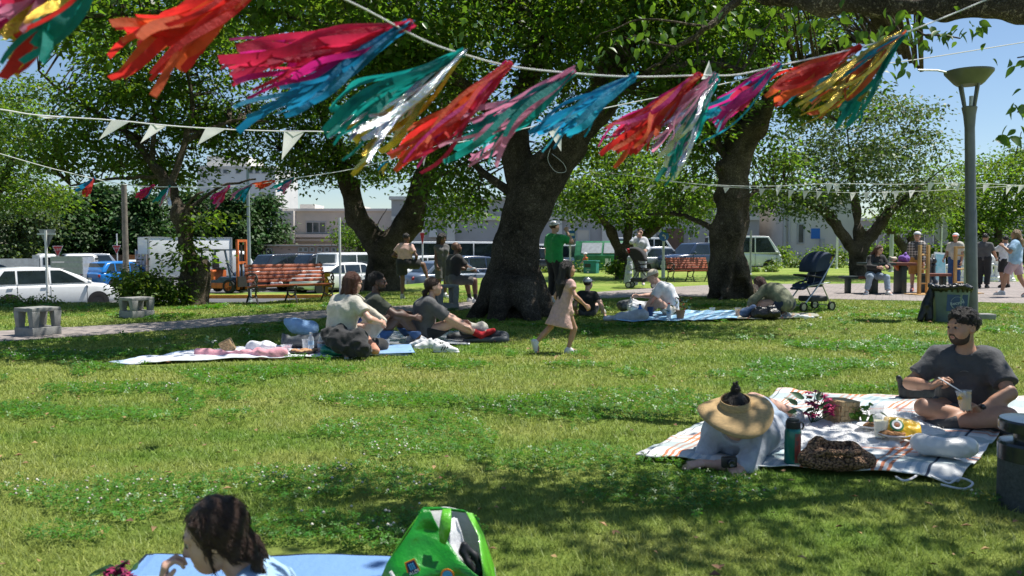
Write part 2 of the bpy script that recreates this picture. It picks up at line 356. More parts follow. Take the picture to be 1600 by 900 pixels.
def surfnets(f, lo, h):
    s = f < 0; n = f.shape; c = tuple(x - 1 for x in n)
    acc = np.zeros(c + (3,), np.float32); cnt = np.zeros(c, np.float32); cross = []
    for a in range(3):
        A = [slice(None)] * 3; B = [slice(None)] * 3; A[a] = slice(0, -1); B[a] = slice(1, None)
        f0, f1 = f[tuple(A)], f[tuple(B)]; m = s[tuple(A)] != s[tuple(B)]; cross.append((m, s[tuple(A)]))
        den = np.where(m, f0 - f1, 1); t = np.where(m, f0 / den, 0).astype(np.float32); mf = m.astype(np.float32)
        b1, b2 = [x for x in range(3) if x != a]
        for o1 in (0, 1):
            for o2 in (0, 1):
                q = [slice(None)] * 3; q[b1] = slice(o1, n[b1] - 1 + o1); q[b2] = slice(o2, n[b2] - 1 + o2); q = tuple(q)
                acc[..., a] += t[q]; acc[..., b1] += mf[q] * o1; acc[..., b2] += mf[q] * o2; cnt += mf[q]
    act = cnt > 0; idx = np.full(c, -1, np.int64); idx[act] = np.arange(act.sum())
    V = lo + (np.argwhere(act) + acc[act] / cnt[act][:, None]) * h
    Q = []
    for a in range(3):
        m, sg = cross[a]; b1, b2 = [(1, 2), (2, 0), (0, 1)][a]
        I = np.argwhere(m); ok = (I[:, b1] > 0) & (I[:, b2] > 0) & (I[:, b1] < n[b1] - 1) & (I[:, b2] < n[b2] - 1); I = I[ok]
        if not len(I): continue
        sg_ = sg[tuple(I.T)]; q = []
        for o1, o2 in ((1, 1), (0, 1), (0, 0), (1, 0)):
            J = I.copy(); J[:, b1] -= o1; J[:, b2] -= o2; q.append(idx[tuple(J.T)])
        q = np.stack(q, 1); q[~sg_] = q[~sg_][:, ::-1]; Q.append(q)
    return V, (np.concatenate(Q) if Q else np.zeros((0, 4), np.int64))
def join(parts):
    V = []; Fs = []; o = 0
    for v, f in parts:
        if not len(v): continue
        V.append(v); Fs.append(f + o); o += len(v)
    return np.concatenate(V), np.concatenate(Fs)
def solid(name, parts, m, parent=None, label=None):
    if isinstance(parts, tuple): parts = [parts]
    V, Fc = join(parts); o = bpy.data.objects.new(name, raw_mesh(name, V, Fc, m)); link(o, parent)
    if label: o['label'] = label
    return o
# ================================================================ THE SETTING: ground
def sstep(a, b, x): t = np.clip((x - a) / (b - a), 0, 1); return t * t * (3 - 2 * t)
def lotz(x): return -1.02 + .8 * float(sstep(-8, 8, np.float32(x)))
def lot(px, d):                                          # a point on the car park under photo column px at depth d
    p = at(px, 386, d); return Vector((p.x, d, lotz(p.x)))
def inpoly(x, y, P):
    c = np.zeros(x.shape, bool); n = len(P)
    for i in range(n):
        x1, y1 = P[i]; x2, y2 = P[(i + 1) % n]
        if y1 == y2: continue
        c ^= ((y1 > y) != (y2 > y)) & (x < (x2 - x1) * (y - y1) / (y2 - y1) + x1)
    return c
def node_mat(name, build):
    m = bpy.data.materials.new(name); m.use_nodes = True; t = m.node_tree; build(t, t.nodes, t.links, t.nodes['Principled BSDF']); MATS[name] = m; return m
def ramp(N, L, fac, stops):
    r = N.new('ShaderNodeValToRGB'); e = r.color_ramp.elements
    while len(e) < len(stops): e.new(.5)
    for q, (p, c) in zip(e, stops): q.position = p; q.color = (*c, 1)
    L.new(fac, r.inputs[0]); return r.outputs[0]
def noise(N, L, vec, sc, det=5, rough=.6, stretch=None):
    if stretch:
        mp = N.new('ShaderNodeMapping'); mp.inputs['Scale'].default_value = stretch; L.new(vec, mp.inputs[0]); vec = mp.outputs[0]
    n = N.new('ShaderNodeTexNoise'); n.inputs['Scale'].default_value = sc; n.inputs['Detail'].default_value = det; n.inputs['Roughness'].default_value = rough
    L.new(vec, n.inputs['Vector']); return n.outputs['Fac']
def mixc(N, L, f, a, b, mode='MIX'):
    m = N.new('ShaderNodeMix'); m.data_type = 'RGBA'; m.blend_type = mode
    for s_, v in ((0, f), (6, a), (7, b)):
        if isinstance(v, (int, float)): m.inputs[s_].default_value = v
        elif isinstance(v, tuple): m.inputs[s_].default_value = (*v, 1)
        else: L.new(v, m.inputs[s_])
    return m.outputs[2]
def grass_colour(t, N, L, b, isl):
    g = N.new('ShaderNodeNewGeometry'); p = g.outputs['Position']
    big = ramp(N, L, noise(N, L, p, .55, 6, .6, (1, 1.6, 1)), [(.36, (.145, .26, .042)), (.5, (.245, .32, .074)), (.62, (.30, .345, .10)), (.78, (.38, .365, .15))])
    fine = ramp(N, L, noise(N, L, p, 9, 4, .7), [(.3, (.72, .74, .68)), (.7, (1.2, 1.18, 1.1))])
    c = mixc(N, L, 1.0, big, fine, 'MULTIPLY')
    if isl:
        v = ramp(N, L, g.outputs['Random Per Island'], [(0, (.6, .66, .5)), (.6, (1.0, 1.0, .9)), (1, (1.5, 1.35, 1.1))]); c = mixc(N, L, 1.0, c, v, 'MULTIPLY')
        b.inputs['Roughness'].default_value = .5; b.inputs['Specular IOR Level'].default_value = .3
        tr = N.new('ShaderNodeBsdfTranslucent'); L.new(c, tr.inputs[0]); mx = N.new('ShaderNodeMixShader'); mx.inputs[0].default_value = .3
        L.new(b.outputs[0], mx.inputs[1]); L.new(tr.outputs[0], mx.inputs[2]); L.new(mx.outputs[0], N['Material Output'].inputs[0])
    else:
        b.inputs['Roughness'].default_value = .95; b.inputs['Specular IOR Level'].default_value = .1
        bp = N.new('ShaderNodeBump'); bp.inputs['Strength'].default_value = 1; bp.inputs['Distance'].default_value = .04
        L.new(noise(N, L, p, 30, 6, .75), bp.inputs['Height']); L.new(bp.outputs[0], b.inputs['Normal'])
    L.new(c, b.inputs['Base Color'])
node_mat('lawn', lambda t, N, L, b: grass_colour(t, N, L, b, False)); node_mat('blade', lambda t, N, L, b: grass_colour(t, N, L, b, True))
def _asph(t, N, L, b):
    p = N.new('ShaderNodeNewGeometry').outputs['Position']
    c = ramp(N, L, noise(N, L, p, .5, 8, .7), [(.3, (.075, .077, .08)), (.7, (.15, .15, .15))]); L.new(c, b.inputs['Base Color']); b.inputs['Roughness'].default_value = .9
node_mat('asphalt', _asph)
def _brick(t, N, L, b):
    p = N.new('ShaderNodeNewGeometry').outputs['Position']; mp = N.new('ShaderNodeMapping'); mp.inputs['Rotation'].default_value = (0, 0, .45); L.new(p, mp.inputs[0])
    br = N.new('ShaderNodeTexBrick'); br.inputs['Scale'].default_value = 1; br.inputs['Brick Width'].default_value = .3; br.inputs['Row Height'].default_value = .15; br.inputs['Mortar Size'].default_value = .008
    br.inputs['Color1'].default_value = (.31, .265, .245, 1); br.inputs['Color2'].default_value = (.26, .225, .21, 1); br.inputs['Mortar'].default_value = (.13, .12, .1, 1); L.new(mp.outputs[0], br.inputs[0])
    v = ramp(N, L, noise(N, L, p, 1.2, 6, .7), [(.3, (.75, .76, .76)), (.7, (1.2, 1.2, 1.2))]); L.new(mixc(N, L, 1.0, br.outputs[0], v, 'MULTIPLY'), b.inputs['Base Color']); b.inputs['Roughness'].default_value = .9
node_mat('paving', _brick)

LAWN = [(-45, 17.7), (-5.7, 17.9), (-4.8, 19.5), (-4.2, 21.6), (-4.3, 24.8), (-2.6, 29), (0.2, 36), (3.4, 42), (8, 47), (20, 54), (62, 58), (62, -6), (-45, -6)]
def sheet(name, P, z, m, skirt=0, res=None):
    """a ground polygon as a fine triangulated sheet with an edge that goes down"""
    bm = bmesh.new(); vs = [bm.verts.new((x, y, z)) for x, y in P]; bm.faces.new(vs)
    bmesh.ops.triangulate(bm, faces=bm.faces)
    if skirt:
        n = len(P); lo = [bm.verts.new((x, y, z - skirt)) for x, y in P]
        for i in range(n): bm.faces.new((vs[i], lo[i], lo[(i + 1) % n], vs[(i + 1) % n]))
    bmesh.ops.recalc_face_normals(bm, faces=bm.faces)
    if sum(f.normal.z for f in bm.faces) < 0: bmesh.ops.reverse_faces(bm, faces=bm.faces)
    me = bpy.data.meshes.new(name); bm.to_mesh(me); bm.free(); me.materials.append(M(m)); return tag(obj(name, me), kind='structure')
sheet('lawn', LAWN, 0, 'lawn', 1.6)
gx = np.concatenate([[-1500, -400, -120], np.linspace(-40, 40, 41), [120, 400, 1500]]); gy = np.array([-60, 0, 15, 30, 60, 120, 400, 2500])
V = [(x, y, lotz(x)) for y in gy for x in gx]; nx = len(gx)
tag(obj('ground', raw_mesh('ground', V, [(j * nx + i, j * nx + i + 1, (j + 1) * nx + i + 1, (j + 1) * nx + i) for j in range(len(gy) - 1) for i in range(nx - 1)], 'asphalt')), kind='structure')
PUP = [(-160, 530), (-20, 519), (130, 511), (270, 503), (400, 493), (500, 486), (600, 480), (740, 472), (860, 462), (930, 457), (1000, 452), (1100, 446), (1200, 444), (1300, 444), (1450, 442), (1640, 440), (1800, 438)]
PLO = [(1800, 486), (1640, 476), (1540, 473), (1400, 470), (1300, 468), (1200, 466), (1100, 464), (1000, 464), (930, 467), (860, 474), (740, 484), (600, 491), (500, 498), (400, 506), (270, 516), (130, 526), (-20, 536), (-160, 549)]
PATH = [gxy(*q) for q in PUP + PLO]
sheet('path', PATH, .012, 'paving', .05)
# kerbs of the car park island (painted orange) and road edge
mb = MB()
ka, kb = lot(-150, 34.5), lot(560, 35.5)
for i in range(12):
    a = ka.lerp(kb, i / 12); b = ka.lerp(kb, (i + .985) / 12); mb.tube([a + Vector((0, 0, .05)), b + Vector((0, 0, .05))], .13, 4)
tag(mb.build('painted_kerb', 'orange_paint', smooth=False), kind='structure')
z0 = lotz(-9) + .06
tag(sheet('kerb_island', [(ka.x, ka.y + .15), (kb.x, kb.y + .15), (kb.x + .5, kb.y + 3.6), (ka.x, ka.y + 4)], z0, 'lawn', .3), kind='structure')
# white bay lines on the car park
mb = MB()
for i in range(9):
    x = -19 + i * 3.1; mb.box((x, 43, lotz(x) + .006), (.12, 5, .004))
for i in range(5):
    x = 8 + i * 3; mb.box((x, 49, lotz(x) + .006), (.12, 4, .004))
tag(mb.build('bay_lines', 'white_paint', smooth=False), kind='structure')

# ---------------------------------------------------------------- grass, clover
KEEP = []                                               # footprints where nothing grows
def gp(*q): return [gxy(*a) for a in q]
BL_R = gp((985, 722), (1100, 664), (1210, 617), (1300, 616), (1425, 622), (1640, 640), (1640, 655), (1560, 690), (1490, 760), (1300, 748), (1150, 733))
BL_L = gp((165, 572), (260, 553), (330, 549), (460, 542), (540, 541), (646, 541), (646, 554), (480, 560), (320, 568), (250, 572))
BL_S = gp((580, 545), (600, 525), (640, 519), (770, 528), (772, 537), (700, 541), (640, 543))
BL_M = gp((955, 503), (1000, 492), (1140, 489), (1280, 491), (1275, 498), (1140, 502), (1020, 506))
BL_F = gp((120, 960), (235, 874), (330, 857), (440, 854), (520, 860), (640, 872), (720, 905), (700, 980))
KEEP = [BL_R, BL_L, BL_S, BL_M, BL_F, PATH]
def free(x, y):
    k = np.zeros(x.shape, bool)
    for P in KEEP: k |= inpoly(x, y, P)
    return ~k & inpoly(x, y, LAWN)
CLOV = [(180, 614, 150, 9), (170, 657, 130, 10), (600, 632, 130, 12), (200, 790, 170, 45), (640, 690, 170, 35), (560, 770, 160, 30), (880, 640, 160, 22), (1000, 640, 190, 28), (1050, 780, 180, 30), (560, 850, 200, 40), (900, 730, 200, 30), (700, 575, 70, 5), (450, 585, 110, 7), (1200, 590, 120, 8), (1380, 545, 150, 8),
        (80, 560, 100, 8), (200, 556, 60, 5), (30, 650, 70, 12), (900, 575, 60, 5), (1480, 610, 80, 10), (1280, 575, 120, 8), (1500, 560, 60, 6), (90, 850, 80, 20)]
def clover(x, y):
    py = 386 + CAM_H / y * FPX; px = 800 + x / y * FPX
    m = np.zeros(x.shape, np.float32)
    for a, b, c, d in CLOV: m = np.maximum(m, 1.25 - ((px - a) / c) ** 2 - ((py - b) / d) ** 2)
    n = vnoise(np.stack([x, y * 1.0, 0 * x], -1), 2.6, 5) * .6 + vnoise(np.stack([x, y, 0 * x], -1), 7, 9) * .4
    n2 = vnoise(np.stack([x, y * 1.5, 0 * x], -1), .8, 15)
    return (m * .8 + n * 1.1 - .75 > .12) | (n2 * .7 + n * .5 > .86)
def sample(n, y0, y1, pw):
    u = RNG.random(n); e = 2 - pw                          # density falls as y**-pw over a wedge
    y = (y0 ** e + u * (y1 ** e - y0 ** e)) ** (1 / e); x = (RNG.random(n) * 2 - 1) * (y * .67 + 1.2); return x, y
def blades(name, n, y0, y1, pw, hmul=1.0):
    x, y = sample(n, y0, y1, pw); k = free(x, y); x, y = x[k], y[k]
    cl = clover(x, y); k = ~cl | (RNG.random(len(x)) < .35); x, y = x[k], y[k]; n = len(x)
    tuft = vnoise(np.stack([x, y, 0 * x], -1), 4, 2)
    h = (.016 + .019 * RNG.random(n) ** 1.5 + .012 * (tuft > .68) * RNG.random(n)) * hmul; a = RNG.random(n) * 6.283; ln = h * (.4 + 1.3 * RNG.random(n)); wd = (.0018 + .0012 * RNG.random(n)) * np.maximum(1, y / 3.6)
    b = a + 1.57 + RNG.normal(0, .5, n); V = np.empty((n, 3, 3), np.float32)
    V[:, 0] = np.stack([x - np.cos(b) * wd, y - np.sin(b) * wd, 0 * x - .004], -1); V[:, 1] = np.stack([x + np.cos(b) * wd, y + np.sin(b) * wd, 0 * x - .004], -1)
    V[:, 2] = np.stack([x + np.cos(a) * ln, y + np.sin(a) * ln, h], -1)
    o = obj(name, raw_mesh(name, V.reshape(-1, 3), np.arange(n * 3).reshape(n, 3), 'blade', False)); tag(o, 'short mown grass with dry yellowish and greener streaks', 'grass', kind='stuff')
blades('grass', 620000, 2.1, 22, 1.55)
def clovers(n, y0, y1, pw):
    x, y = sample(n, y0, y1, pw); k = free(x, y); x, y = x[k], y[k]; k = clover(x, y); x, y = x[k], y[k]; n = len(x)
    h = .025 + .035 * RNG.random(n); s = (.0065 + .004 * RNG.random(n)) * np.maximum(1, y / 4.5); a0 = RNG.random(n) * 6.283; Q = np.empty((n, 3, 4, 3), np.float32)
    tl = RNG.normal(0, .35, (n, 2))
    for j in range(3):
        a = a0 + j * 2.094
        for i, (r, da) in enumerate(((.1, 0), (1.1, .55), (1.75, 0), (1.1, -.55))):
            dx, dy = np.cos(a + da) * r * s, np.sin(a + da) * r * s
            Q[:, j, i] = np.stack([x + dx, y + dy, h + dx * tl[:, 0] + dy * tl[:, 1] + (.25 * s if i in (1, 3) else 0)], -1)
    o = obj('clover', raw_mesh('clover', Q.reshape(-1, 3), np.arange(n * 12).reshape(n * 3, 4), 'clover_leaf', False)); tag(o, 'patches of low dark green clover in the lawn', 'clover', kind='stuff')
mat('clover_leaf', (.085, .22, .025), .45, .25, 2.5, trans=.35, isl=.35, col2=(.05, .155, .015)); mat('clover_flower', (.58, .54, .46), .8, .15, 3, isl=.3)
clovers(210000, 2.1, 17, 1.6)
def flowers(n):
    x, y = sample(n, 2.4, 13, 1.1); k = free(x, y) & clover(x, y) & (vnoise(np.stack([x, y, 0 * x], -1), 2.6, 21) > .56); x, y = x[k], y[k]; n = len(x)
    oc = np.array([(1, 0, 0), (0, 1, 0), (-1, 0, 0), (0, -1, 0), (0, 0, 1), (0, 0, -1)], np.float32); r = .006 + .004 * RNG.random(n); r *= np.maximum(1, y / 8)
    V = np.stack([x, y, .045 + .03 * RNG.random(n)], -1)[:, None] + oc[None] * r[:, None, None] * np.array([1, 1, .85]); T = np.array([(0, 1, 4), (1, 2, 4), (2, 3, 4), (3, 0, 4), (1, 0, 5), (2, 1, 5), (3, 2, 5), (0, 3, 5)])
    Fc = (np.arange(n)[:, None, None] * 6 + T[None]).reshape(-1, 3)
    o = obj('clover_blossom', raw_mesh('clover_blossom', V.reshape(-1, 3), Fc, 'clover_flower')); tag(o, 'white round clover blossoms dotted over the clover patches', 'blossom', kind='stuff')
flowers(8500)

n = 700; x, y = sample(n, 2.6, 16, 1.0); k = free(x, y); x, y = x[k], y[k]; n = len(x); a = RNG.random(n) * 6.283; s_ = (.012 + .014 * RNG.random(n)) * np.maximum(1, y / 7); Q = np.empty((n, 4, 3), np.float32)
for i, (r, da) in enumerate(((1, 0), (.5, 1.6), (1, 3.14), (.5, -1.6))): Q[:, i] = np.stack([x + np.cos(a + da) * r * s_, y + np.sin(a + da) * r * s_, .035 + .012 * RNG.random(n) + (.3 * s_ if i in (1, 3) else 0)], -1)
mat('dead_leaf', (.26, .15, .07), .8, .3, 9, isl=.4); tag(obj('fallen_leaves', raw_mesh('fallen_leaves', Q.reshape(-1, 3), np.arange(n * 4).reshape(n, 4), 'dead_leaf', False)), 'dry brown fallen leaves scattered over the lawn', 'leaves', kind='stuff')
# ================================================================ TREES
def leaf_quads(P, A, Nn, Ln, fold=.22):
    """P base points, A directions, Nn normals, Ln lengths -> 4-vertex folded leaves"""
    A = A / np.linalg.norm(A, axis=1, keepdims=True); Sd = np.cross(A, Nn); Sd /= np.linalg.norm(Sd, axis=1, keepdims=True) + 1e-9; U = np.cross(Sd, A)
    L1 = Ln[:, None]; Q = np.empty((len(P), 4, 3), np.float32)
    Q[:, 0] = P; Q[:, 2] = P + A * L1 - U * L1 * .1
    Q[:, 1] = P + A * L1 * .45 + Sd * L1 * .3 + U * L1 * fold * .5; Q[:, 3] = P + A * L1 * .45 - Sd * L1 * .3 + U * L1 * fold * .5
    return Q
DENS = 1.08
def crown_pts(blobs, limbs, leaf, per, crad, flat=.5):
    """clumps of leaves inside ellipsoids; returns leaf quads and the twigs that carry the clumps"""
    CL = []; per = int(per * 1.12)
    for c, r, n in blobs:
        n = int(n * DENS)
        d = RNG.normal(size=(n, 3)); d /= np.linalg.norm(d, axis=1, keepdims=True); q = RNG.random(n) ** .45
        CL.append(np.asarray(c)[None] + d * q[:, None] * np.asarray(r)[None])
    C = np.concatenate(CL); m = len(C); n = m * per
    ci = np.repeat(np.arange(m), per); rr = crad * (.6 + .8 * RNG.random(m))
    off = RNG.normal(size=(n, 3)) * .5 * rr[ci][:, None]; off[:, 2] *= flat
    P = C[ci] + off; hz = off.copy(); hz[:, 2] = 0
    A = hz + RNG.normal(size=(n, 3)) * rr[ci][:, None] * .35; A[:, 2] = -.25 * rr[ci] + .35 * rr[ci] * RNG.normal(size=n)
    Nn = RNG.normal(size=(n, 3)) * .5 + np.array([.1, -.05, .9])
    Q = leaf_quads(P, A + 1e-4, Nn, leaf * (.65 + .7 * RNG.random(n)))
    return Q, C
def limb_samples(limbs):
    out = []
    for pts, r0, r1 in limbs:
        for i in range(len(pts) - 1):
            for t in np.linspace(0, 1, 7):
                if i == 0 and t < .4: continue
                out.append(tuple(Vector(pts[i]).lerp(Vector(pts[i + 1]), t)))
    return np.array(out)
def smooth_pts(P, n=4):
    P = [Vector(p) for p in P]; out = []
    for i in range(len(P) - 1):
        a, b, c, d = P[max(i - 1, 0)], P[i], P[i + 1], P[min(i + 2, len(P) - 1)]
        for k in range(n):
            t = k / n; out.append(.5 * ((2 * b) + (c - a) * t + (2 * a - 5 * b + 4 * c - d) * t * t + (3 * b - 3 * c + d - a) * t ** 3))
    out.append(P[-1]); return out
def tree(name, label, base, limbs, blobs, group=None, leafmat='leaf', leaf=.1, per=45, crad=.5, trunk=None, bark='bark', twigs=True, flat=.5, cat='tree', th=.06, holes=(), noise_=.035):
    """trunk and main limbs as one knobbly solid, thinner boughs and twigs as tapered tubes, crown as thousands of leaves"""
    t = thing(name, label, cat, base, group=group); B = np.asarray(base)
    if trunk:
        s = Sdf(.17)
        for a, b, ra, rb in trunk: s.rc(np.asarray(a) - B, np.asarray(b) - B, ra, rb)
        for c, r in holes: s.el(np.asarray(c) - B, r, op='s', k=.06)
        solid('trunk', s.mesh(th, noise=[(noise_ * 1.6, 2.2), (noise_ * 1.3, 5, .3), (noise_ * .7, 12, .3)]), bark, t)
    if limbs:
        mb = MB()
        for pts, r0, r1 in limbs:
            q = smooth_pts(pts); n = len(q); mb.tube([p - Vector(base) + Vector(RNG.normal(size=3)) * (.012 if 0 < i < n - 1 else 0) for i, p in enumerate(q)], [r0 + (r1 - r0) * (i / (n - 1)) ** .8 for i in range(n)], 7)
        mb.build('limb', bark, t, fix=False)
    if blobs:
        Q, C = crown_pts(blobs, limbs, leaf, per, crad, flat)
        o = obj('crown', raw_mesh('crown', (Q - B[None, None]).reshape(-1, 3), np.arange(len(Q) * 4).reshape(-1, 4), leafmat, False), t); o['kind'] = 'stuff'
        if twigs and limbs:
            LS = limb_samples(limbs); mb = MB()
            for c in C:
                k = LS[np.argmin(((LS - c) ** 2).sum(1))]; a, b = Vector(k) - Vector(base), Vector(c) - Vector(base)
                md = a.lerp(b, .5) + Vector((RNG.normal() * .08, RNG.normal() * .08, .12 * (b - a).length)); mb.tube([a, md, b], [.006 + .008 * (b - a).length, .012, .004], 4, cap=False)
            mb.build('twig', bark, t, fix=False)['kind'] = 'stuff'
    return t
def BB(px, py, d, rw, rh, rd, n): return (tuple(at(px, py, d)), (rw * d / FPX, rd, rh * d / FPX), n)
def PT(*q): return [tuple(at(*a)) for a in q]

# --- the great tree in the middle: leaning trunk with spreading roots
g0 = gnd(805, 494); D0 = g0.y
tr = []
P = PT((806, 496, D0), (800, 440, D0), (806, 390, D0), (826, 320, D0), (850, 270, D0 - .1))
for (a, b, ra, rb) in zip(P[:-1], P[1:], (.54, .46, .39, .36), (.46, .39, .36, .33)): tr.append((a, b, ra, rb))
for px, py, d, r in ((738, 500, D0 - .4, .13), (775, 500, D0 - .9, .16), (830, 502, D0 - .9, .15), (862, 494, D0 - .2, .18), (765, 488, D0 + .6, .2), (845, 488, D0 + .7, .2)):
    b = at(px, py, d); b.z = -.05; m = at((px + 803) / 2, 452, D0 + (d - D0) * .6); tr.append((tuple(m), tuple(b), .24, r * .9))
P1 = PT((838, 290, D0), (890, 225, D0 - .3), (935, 165, D0 - .6), (965, 90, D0 - .9), (1000, 10, D0 - 1.2)); P2 = PT((818, 300, D0 + .1), (806, 230, D0 + .2), (820, 150, D0 + .3), (845, 60, D0 + .4))
for Pq, rs in ((P1, (.34, .29, .25, .21, .16)), (P2, (.28, .24, .2, .16))):
    for i in range(len(Pq) - 1): tr.append((Pq[i], Pq[i + 1], rs[i], rs[i + 1]))
lm = [(PT((845, 60, D0 + .4), (760, -20, 13), (640, -60, 11.5), (480, -40, 10.5)), .17, .05), (PT((806, 230, D0 + .2), (745, 150, 13.6), (660, 90, 13), (560, 60, 12.6)), .15, .04), (PT((1000, 10, D0 - 1.2), (1040, -60, 12.6), (1080, -150, 12), (1150, -200, 11.6)), .16, .05),
      (PT((935, 165, D0 - .6), (1010, 120, 12.6), (1090, 100, 12.2), (1160, 110, 12)), .12, .03), (PT((820, 150, D0 + .3), (850, 0, 15.5), (900, -120, 16)), .2, .06), (PT((800, 300, D0 + .2), (755, 270, D0 + .8), (720, 230, D0 + 1.2), (690, 240, D0 + 1.4)), .1, .03), (PT((640, -60, 11.5), (560, -90, 10.6), (330, -60, 10)), .09, .03),
      (PT((560, 60, 12.6), (420, 20, 11), (250, 20, 10.4), (90, 30, 10.2)), .06, .02)]
bl = [BB(820, -60, 14, 430, 130, 3.4, 250), BB(620, 70, 13.5, 190, 100, 1.8, 110), BB(1000, 60, 13.4, 210, 110, 1.8, 140), BB(720, 270, 15.8, 60, 80, 1, 34), BB(870, 60, 16, 260, 130, 2, 150), BB(560, -60, 11, 260, 110, 1.6, 90),
      ((-4.6, 10.4, 4.35), (2.9, 1.2, .5), 76), ((-1.8, 12.4, 4.2), (1.8, 1.2, .6), 40), BB(900, 200, 16.6, 60, 60, .8, 26), BB(1090, 150, 13.2, 90, 70, 1.2, 44)]
tree('cherry_tree', 'great old tree with a thick leaning trunk and spreading roots, middle of the lawn', tuple(Vector((g0.x, g0.y, 0))), lm, bl, leaf=.112, per=46, crad=.48, trunk=tr, th=.045, noise_=.03)

# --- the twin-stemmed tree left of it
D = 23; T = [PT((597, 455, D), (598, 420, D), (600, 385, D))]
tr = [(*T[0][:2], .5, .42), (*T[0][1:3], .42, .38)]
for px in (572, 590, 612, 628): a = at(598, 425, D); b = at(px, 458, D - .4 + abs(px - 600) * .012); b.z = -.05; tr.append((tuple(a), tuple(b), .3, .16))
A1 = PT((594, 392, D), (560, 340, D), (545, 290, D), (525, 230, D), (505, 180, D)); A2 = PT((604, 392, D), (640, 350, D), (662, 280, D), (680, 220, D), (705, 150, D))
for Pq, rs in ((A1, (.34, .27, .24, .2, .16)), (A2, (.36, .33, .29, .25, .2))):
    for i in range(4): tr.append((Pq[i], Pq[i + 1], rs[i], rs[i + 1]))
lm = [(PT((505, 180, D), (470, 120, 22.4), (420, 90, 22)), .14, .04), (PT((545, 290, D), (500, 250, 22.5), (440, 235, 22)), .1, .03), (PT((705, 150, D), (730, 80, 22.5), (760, 20, 22)), .2, .05), (PT((680, 220, D), (620, 160, 22.4), (580, 90, 22)), .14, .04), (PT((662, 280, D), (705, 270, 23.2), (740, 290, 23)), .1, .03), (PT((505, 180, D), (530, 90, 22.6), (560, 20, 22)), .12, .04)]
tree('cherry_tree', 'dark twin stemmed tree beside the white van at the lawn edge', tuple(at(597, 455, D) * 1), lm, [BB(600, 140, 22.4, 190, 150, 2.6, 190), BB(470, 200, 21.6, 95, 90, 2, 90), BB(705, 310, 23.4, 62, 52, 1.2, 34), BB(560, 20, 20, 200, 90, 2, 80), BB(500, 262, 22.5, 56, 36, 1.5, 24), BB(600, 250, 25, 110, 60, 1, 44)], leaf=.125, per=46, crad=.62, trunk=tr, th=.06)

# --- the hollow tree on the right
D = 19.3; P = PT((1142, 470, D), (1138, 425, D), (1138, 370, D), (1142, 310, D), (1155, 240, D))
tr = [(P[i], P[i + 1], (.42, .41, .36, .33)[i], (.41, .36, .33, .3)[i]) for i in range(4)]
for px, dd, r in ((1108, -.2, .15), (1125, -.6, .13), (1176, -.3, .17), (1188, .1, .12), (1150, .5, .2)): a = at(1140, 425, D); b = at(px, 470, D + dd); b.z = -.05; tr.append((tuple(a), tuple(b), .24, r * .85))
for Pq, rs in ((PT((1150, 260, D), (1180, 200, D - .3), (1205, 150, D - .6), (1255, 105, D - 1), (1330, 60, D - 1.4)), (.3, .26, .23, .18, .12)), (PT((1148, 260, D), (1158, 190, D + .2), (1190, 90, D + .4), (1210, 20, D + .5)), (.3, .26, .2, .14))):
    for i in range(len(Pq) - 1): tr.append((Pq[i], Pq[i + 1], rs[i], rs[i + 1]))
lm = [(PT((1330, 60, D - 1.4), (1390, 70, 17.4), (1440, 110, 17)), .1, .03), (PT((1150, 260, D), (1100, 200, 19.6), (1060, 150, 19.8)), .14, .04), (PT((1190, 90, D), (1120, 20, 19), (1060, -60, 19)), .12, .04), (PT((1205, 150, D - .6), (1260, 160, 18.2), (1310, 190, 17.8)), .1, .03), (PT((1138, 370, D), (1100, 350, 19.8), (1060, 335, 20.5), (1010, 335, 21)), .1, .03), (PT((1142, 330, D), (1180, 300, 20), (1225, 290, 20.5)), .07, .02)]
tree('cherry_tree', 'tall rough barked tree with a hollow at the foot of its trunk', tuple(at(1142, 470, D)), lm, [BB(1190, 30, 19, 210, 90, 2.6, 190), BB(1290, 150, 18, 80, 46, 1.4, 46), BB(1075, 170, 20, 100, 90, 2, 84), BB(1060, 320, 21, 55, 26, 1, 16), BB(1215, 275, 20.6, 50, 40, 1, 20), BB(1130, 230, 20.6, 90, 70, 1, 40), ((4.7, 12.7, 5.75), (2.5, 1.1, .35), 58), ((1.2, 12.0, 5.5), (1.6, .7, .3), 22)], leaf=.12, per=46, crad=.56, trunk=tr, th=.045, holes=[(tuple(gnd(1157, 467) + Vector((0, -.42, .22))), (.2, .42, .34))], bark='bark_pale', noise_=.05)  # last two leaf clumps are added above the view to shade the lawn

# --- the lopped tree on the left
D = 17.4; P = PT((305, 478, D), (304, 445, D), (303, 418, D))
tr = [(P[0], P[1], .3, .28), (P[1], P[2], .28, .24), (*PT((312, 430, D), (316, 414, D)), .17, .12)]
for px, dd in ((286, -.1), (322, -.1), (300, -.3)): a = at(304, 455, D); b = at(px, 478, D + dd); b.z = -.05; tr.append((tuple(a), tuple(b), .2, .09))
st = PT((302, 425, D), (294, 385, D), (284, 335, D), (265, 295, D), (238, 255, D))
for i in range(4): tr.append((st[i], st[i + 1], (.16, .15, .14, .12)[i], (.15, .14, .12, .1)[i]))
lm = [(PT((265, 295, D), (290, 220, 17.6), (300, 150, 17.6), (280, 60, 17.5)), .09, .03), (PT((238, 255, D), (190, 200, 17.6), (120, 160, 17.4), (60, 110, 17)), .09, .02), (PT((238, 255, D), (240, 170, 17.5), (200, 80, 17)), .07, .02), (PT((290, 220, D), (360, 190, 17.8), (420, 190, 18)), .06, .02), (PT((284, 335, D), (340, 295, 17.6), (400, 280, 17.8)), .05, .02), (PT((250, 275, D), (180, 280, 17.3), (110, 290, 17.2)), .05, .02), (PT((284, 335, D), (300, 310, 17), (318, 300, 17)), .04, .02)]
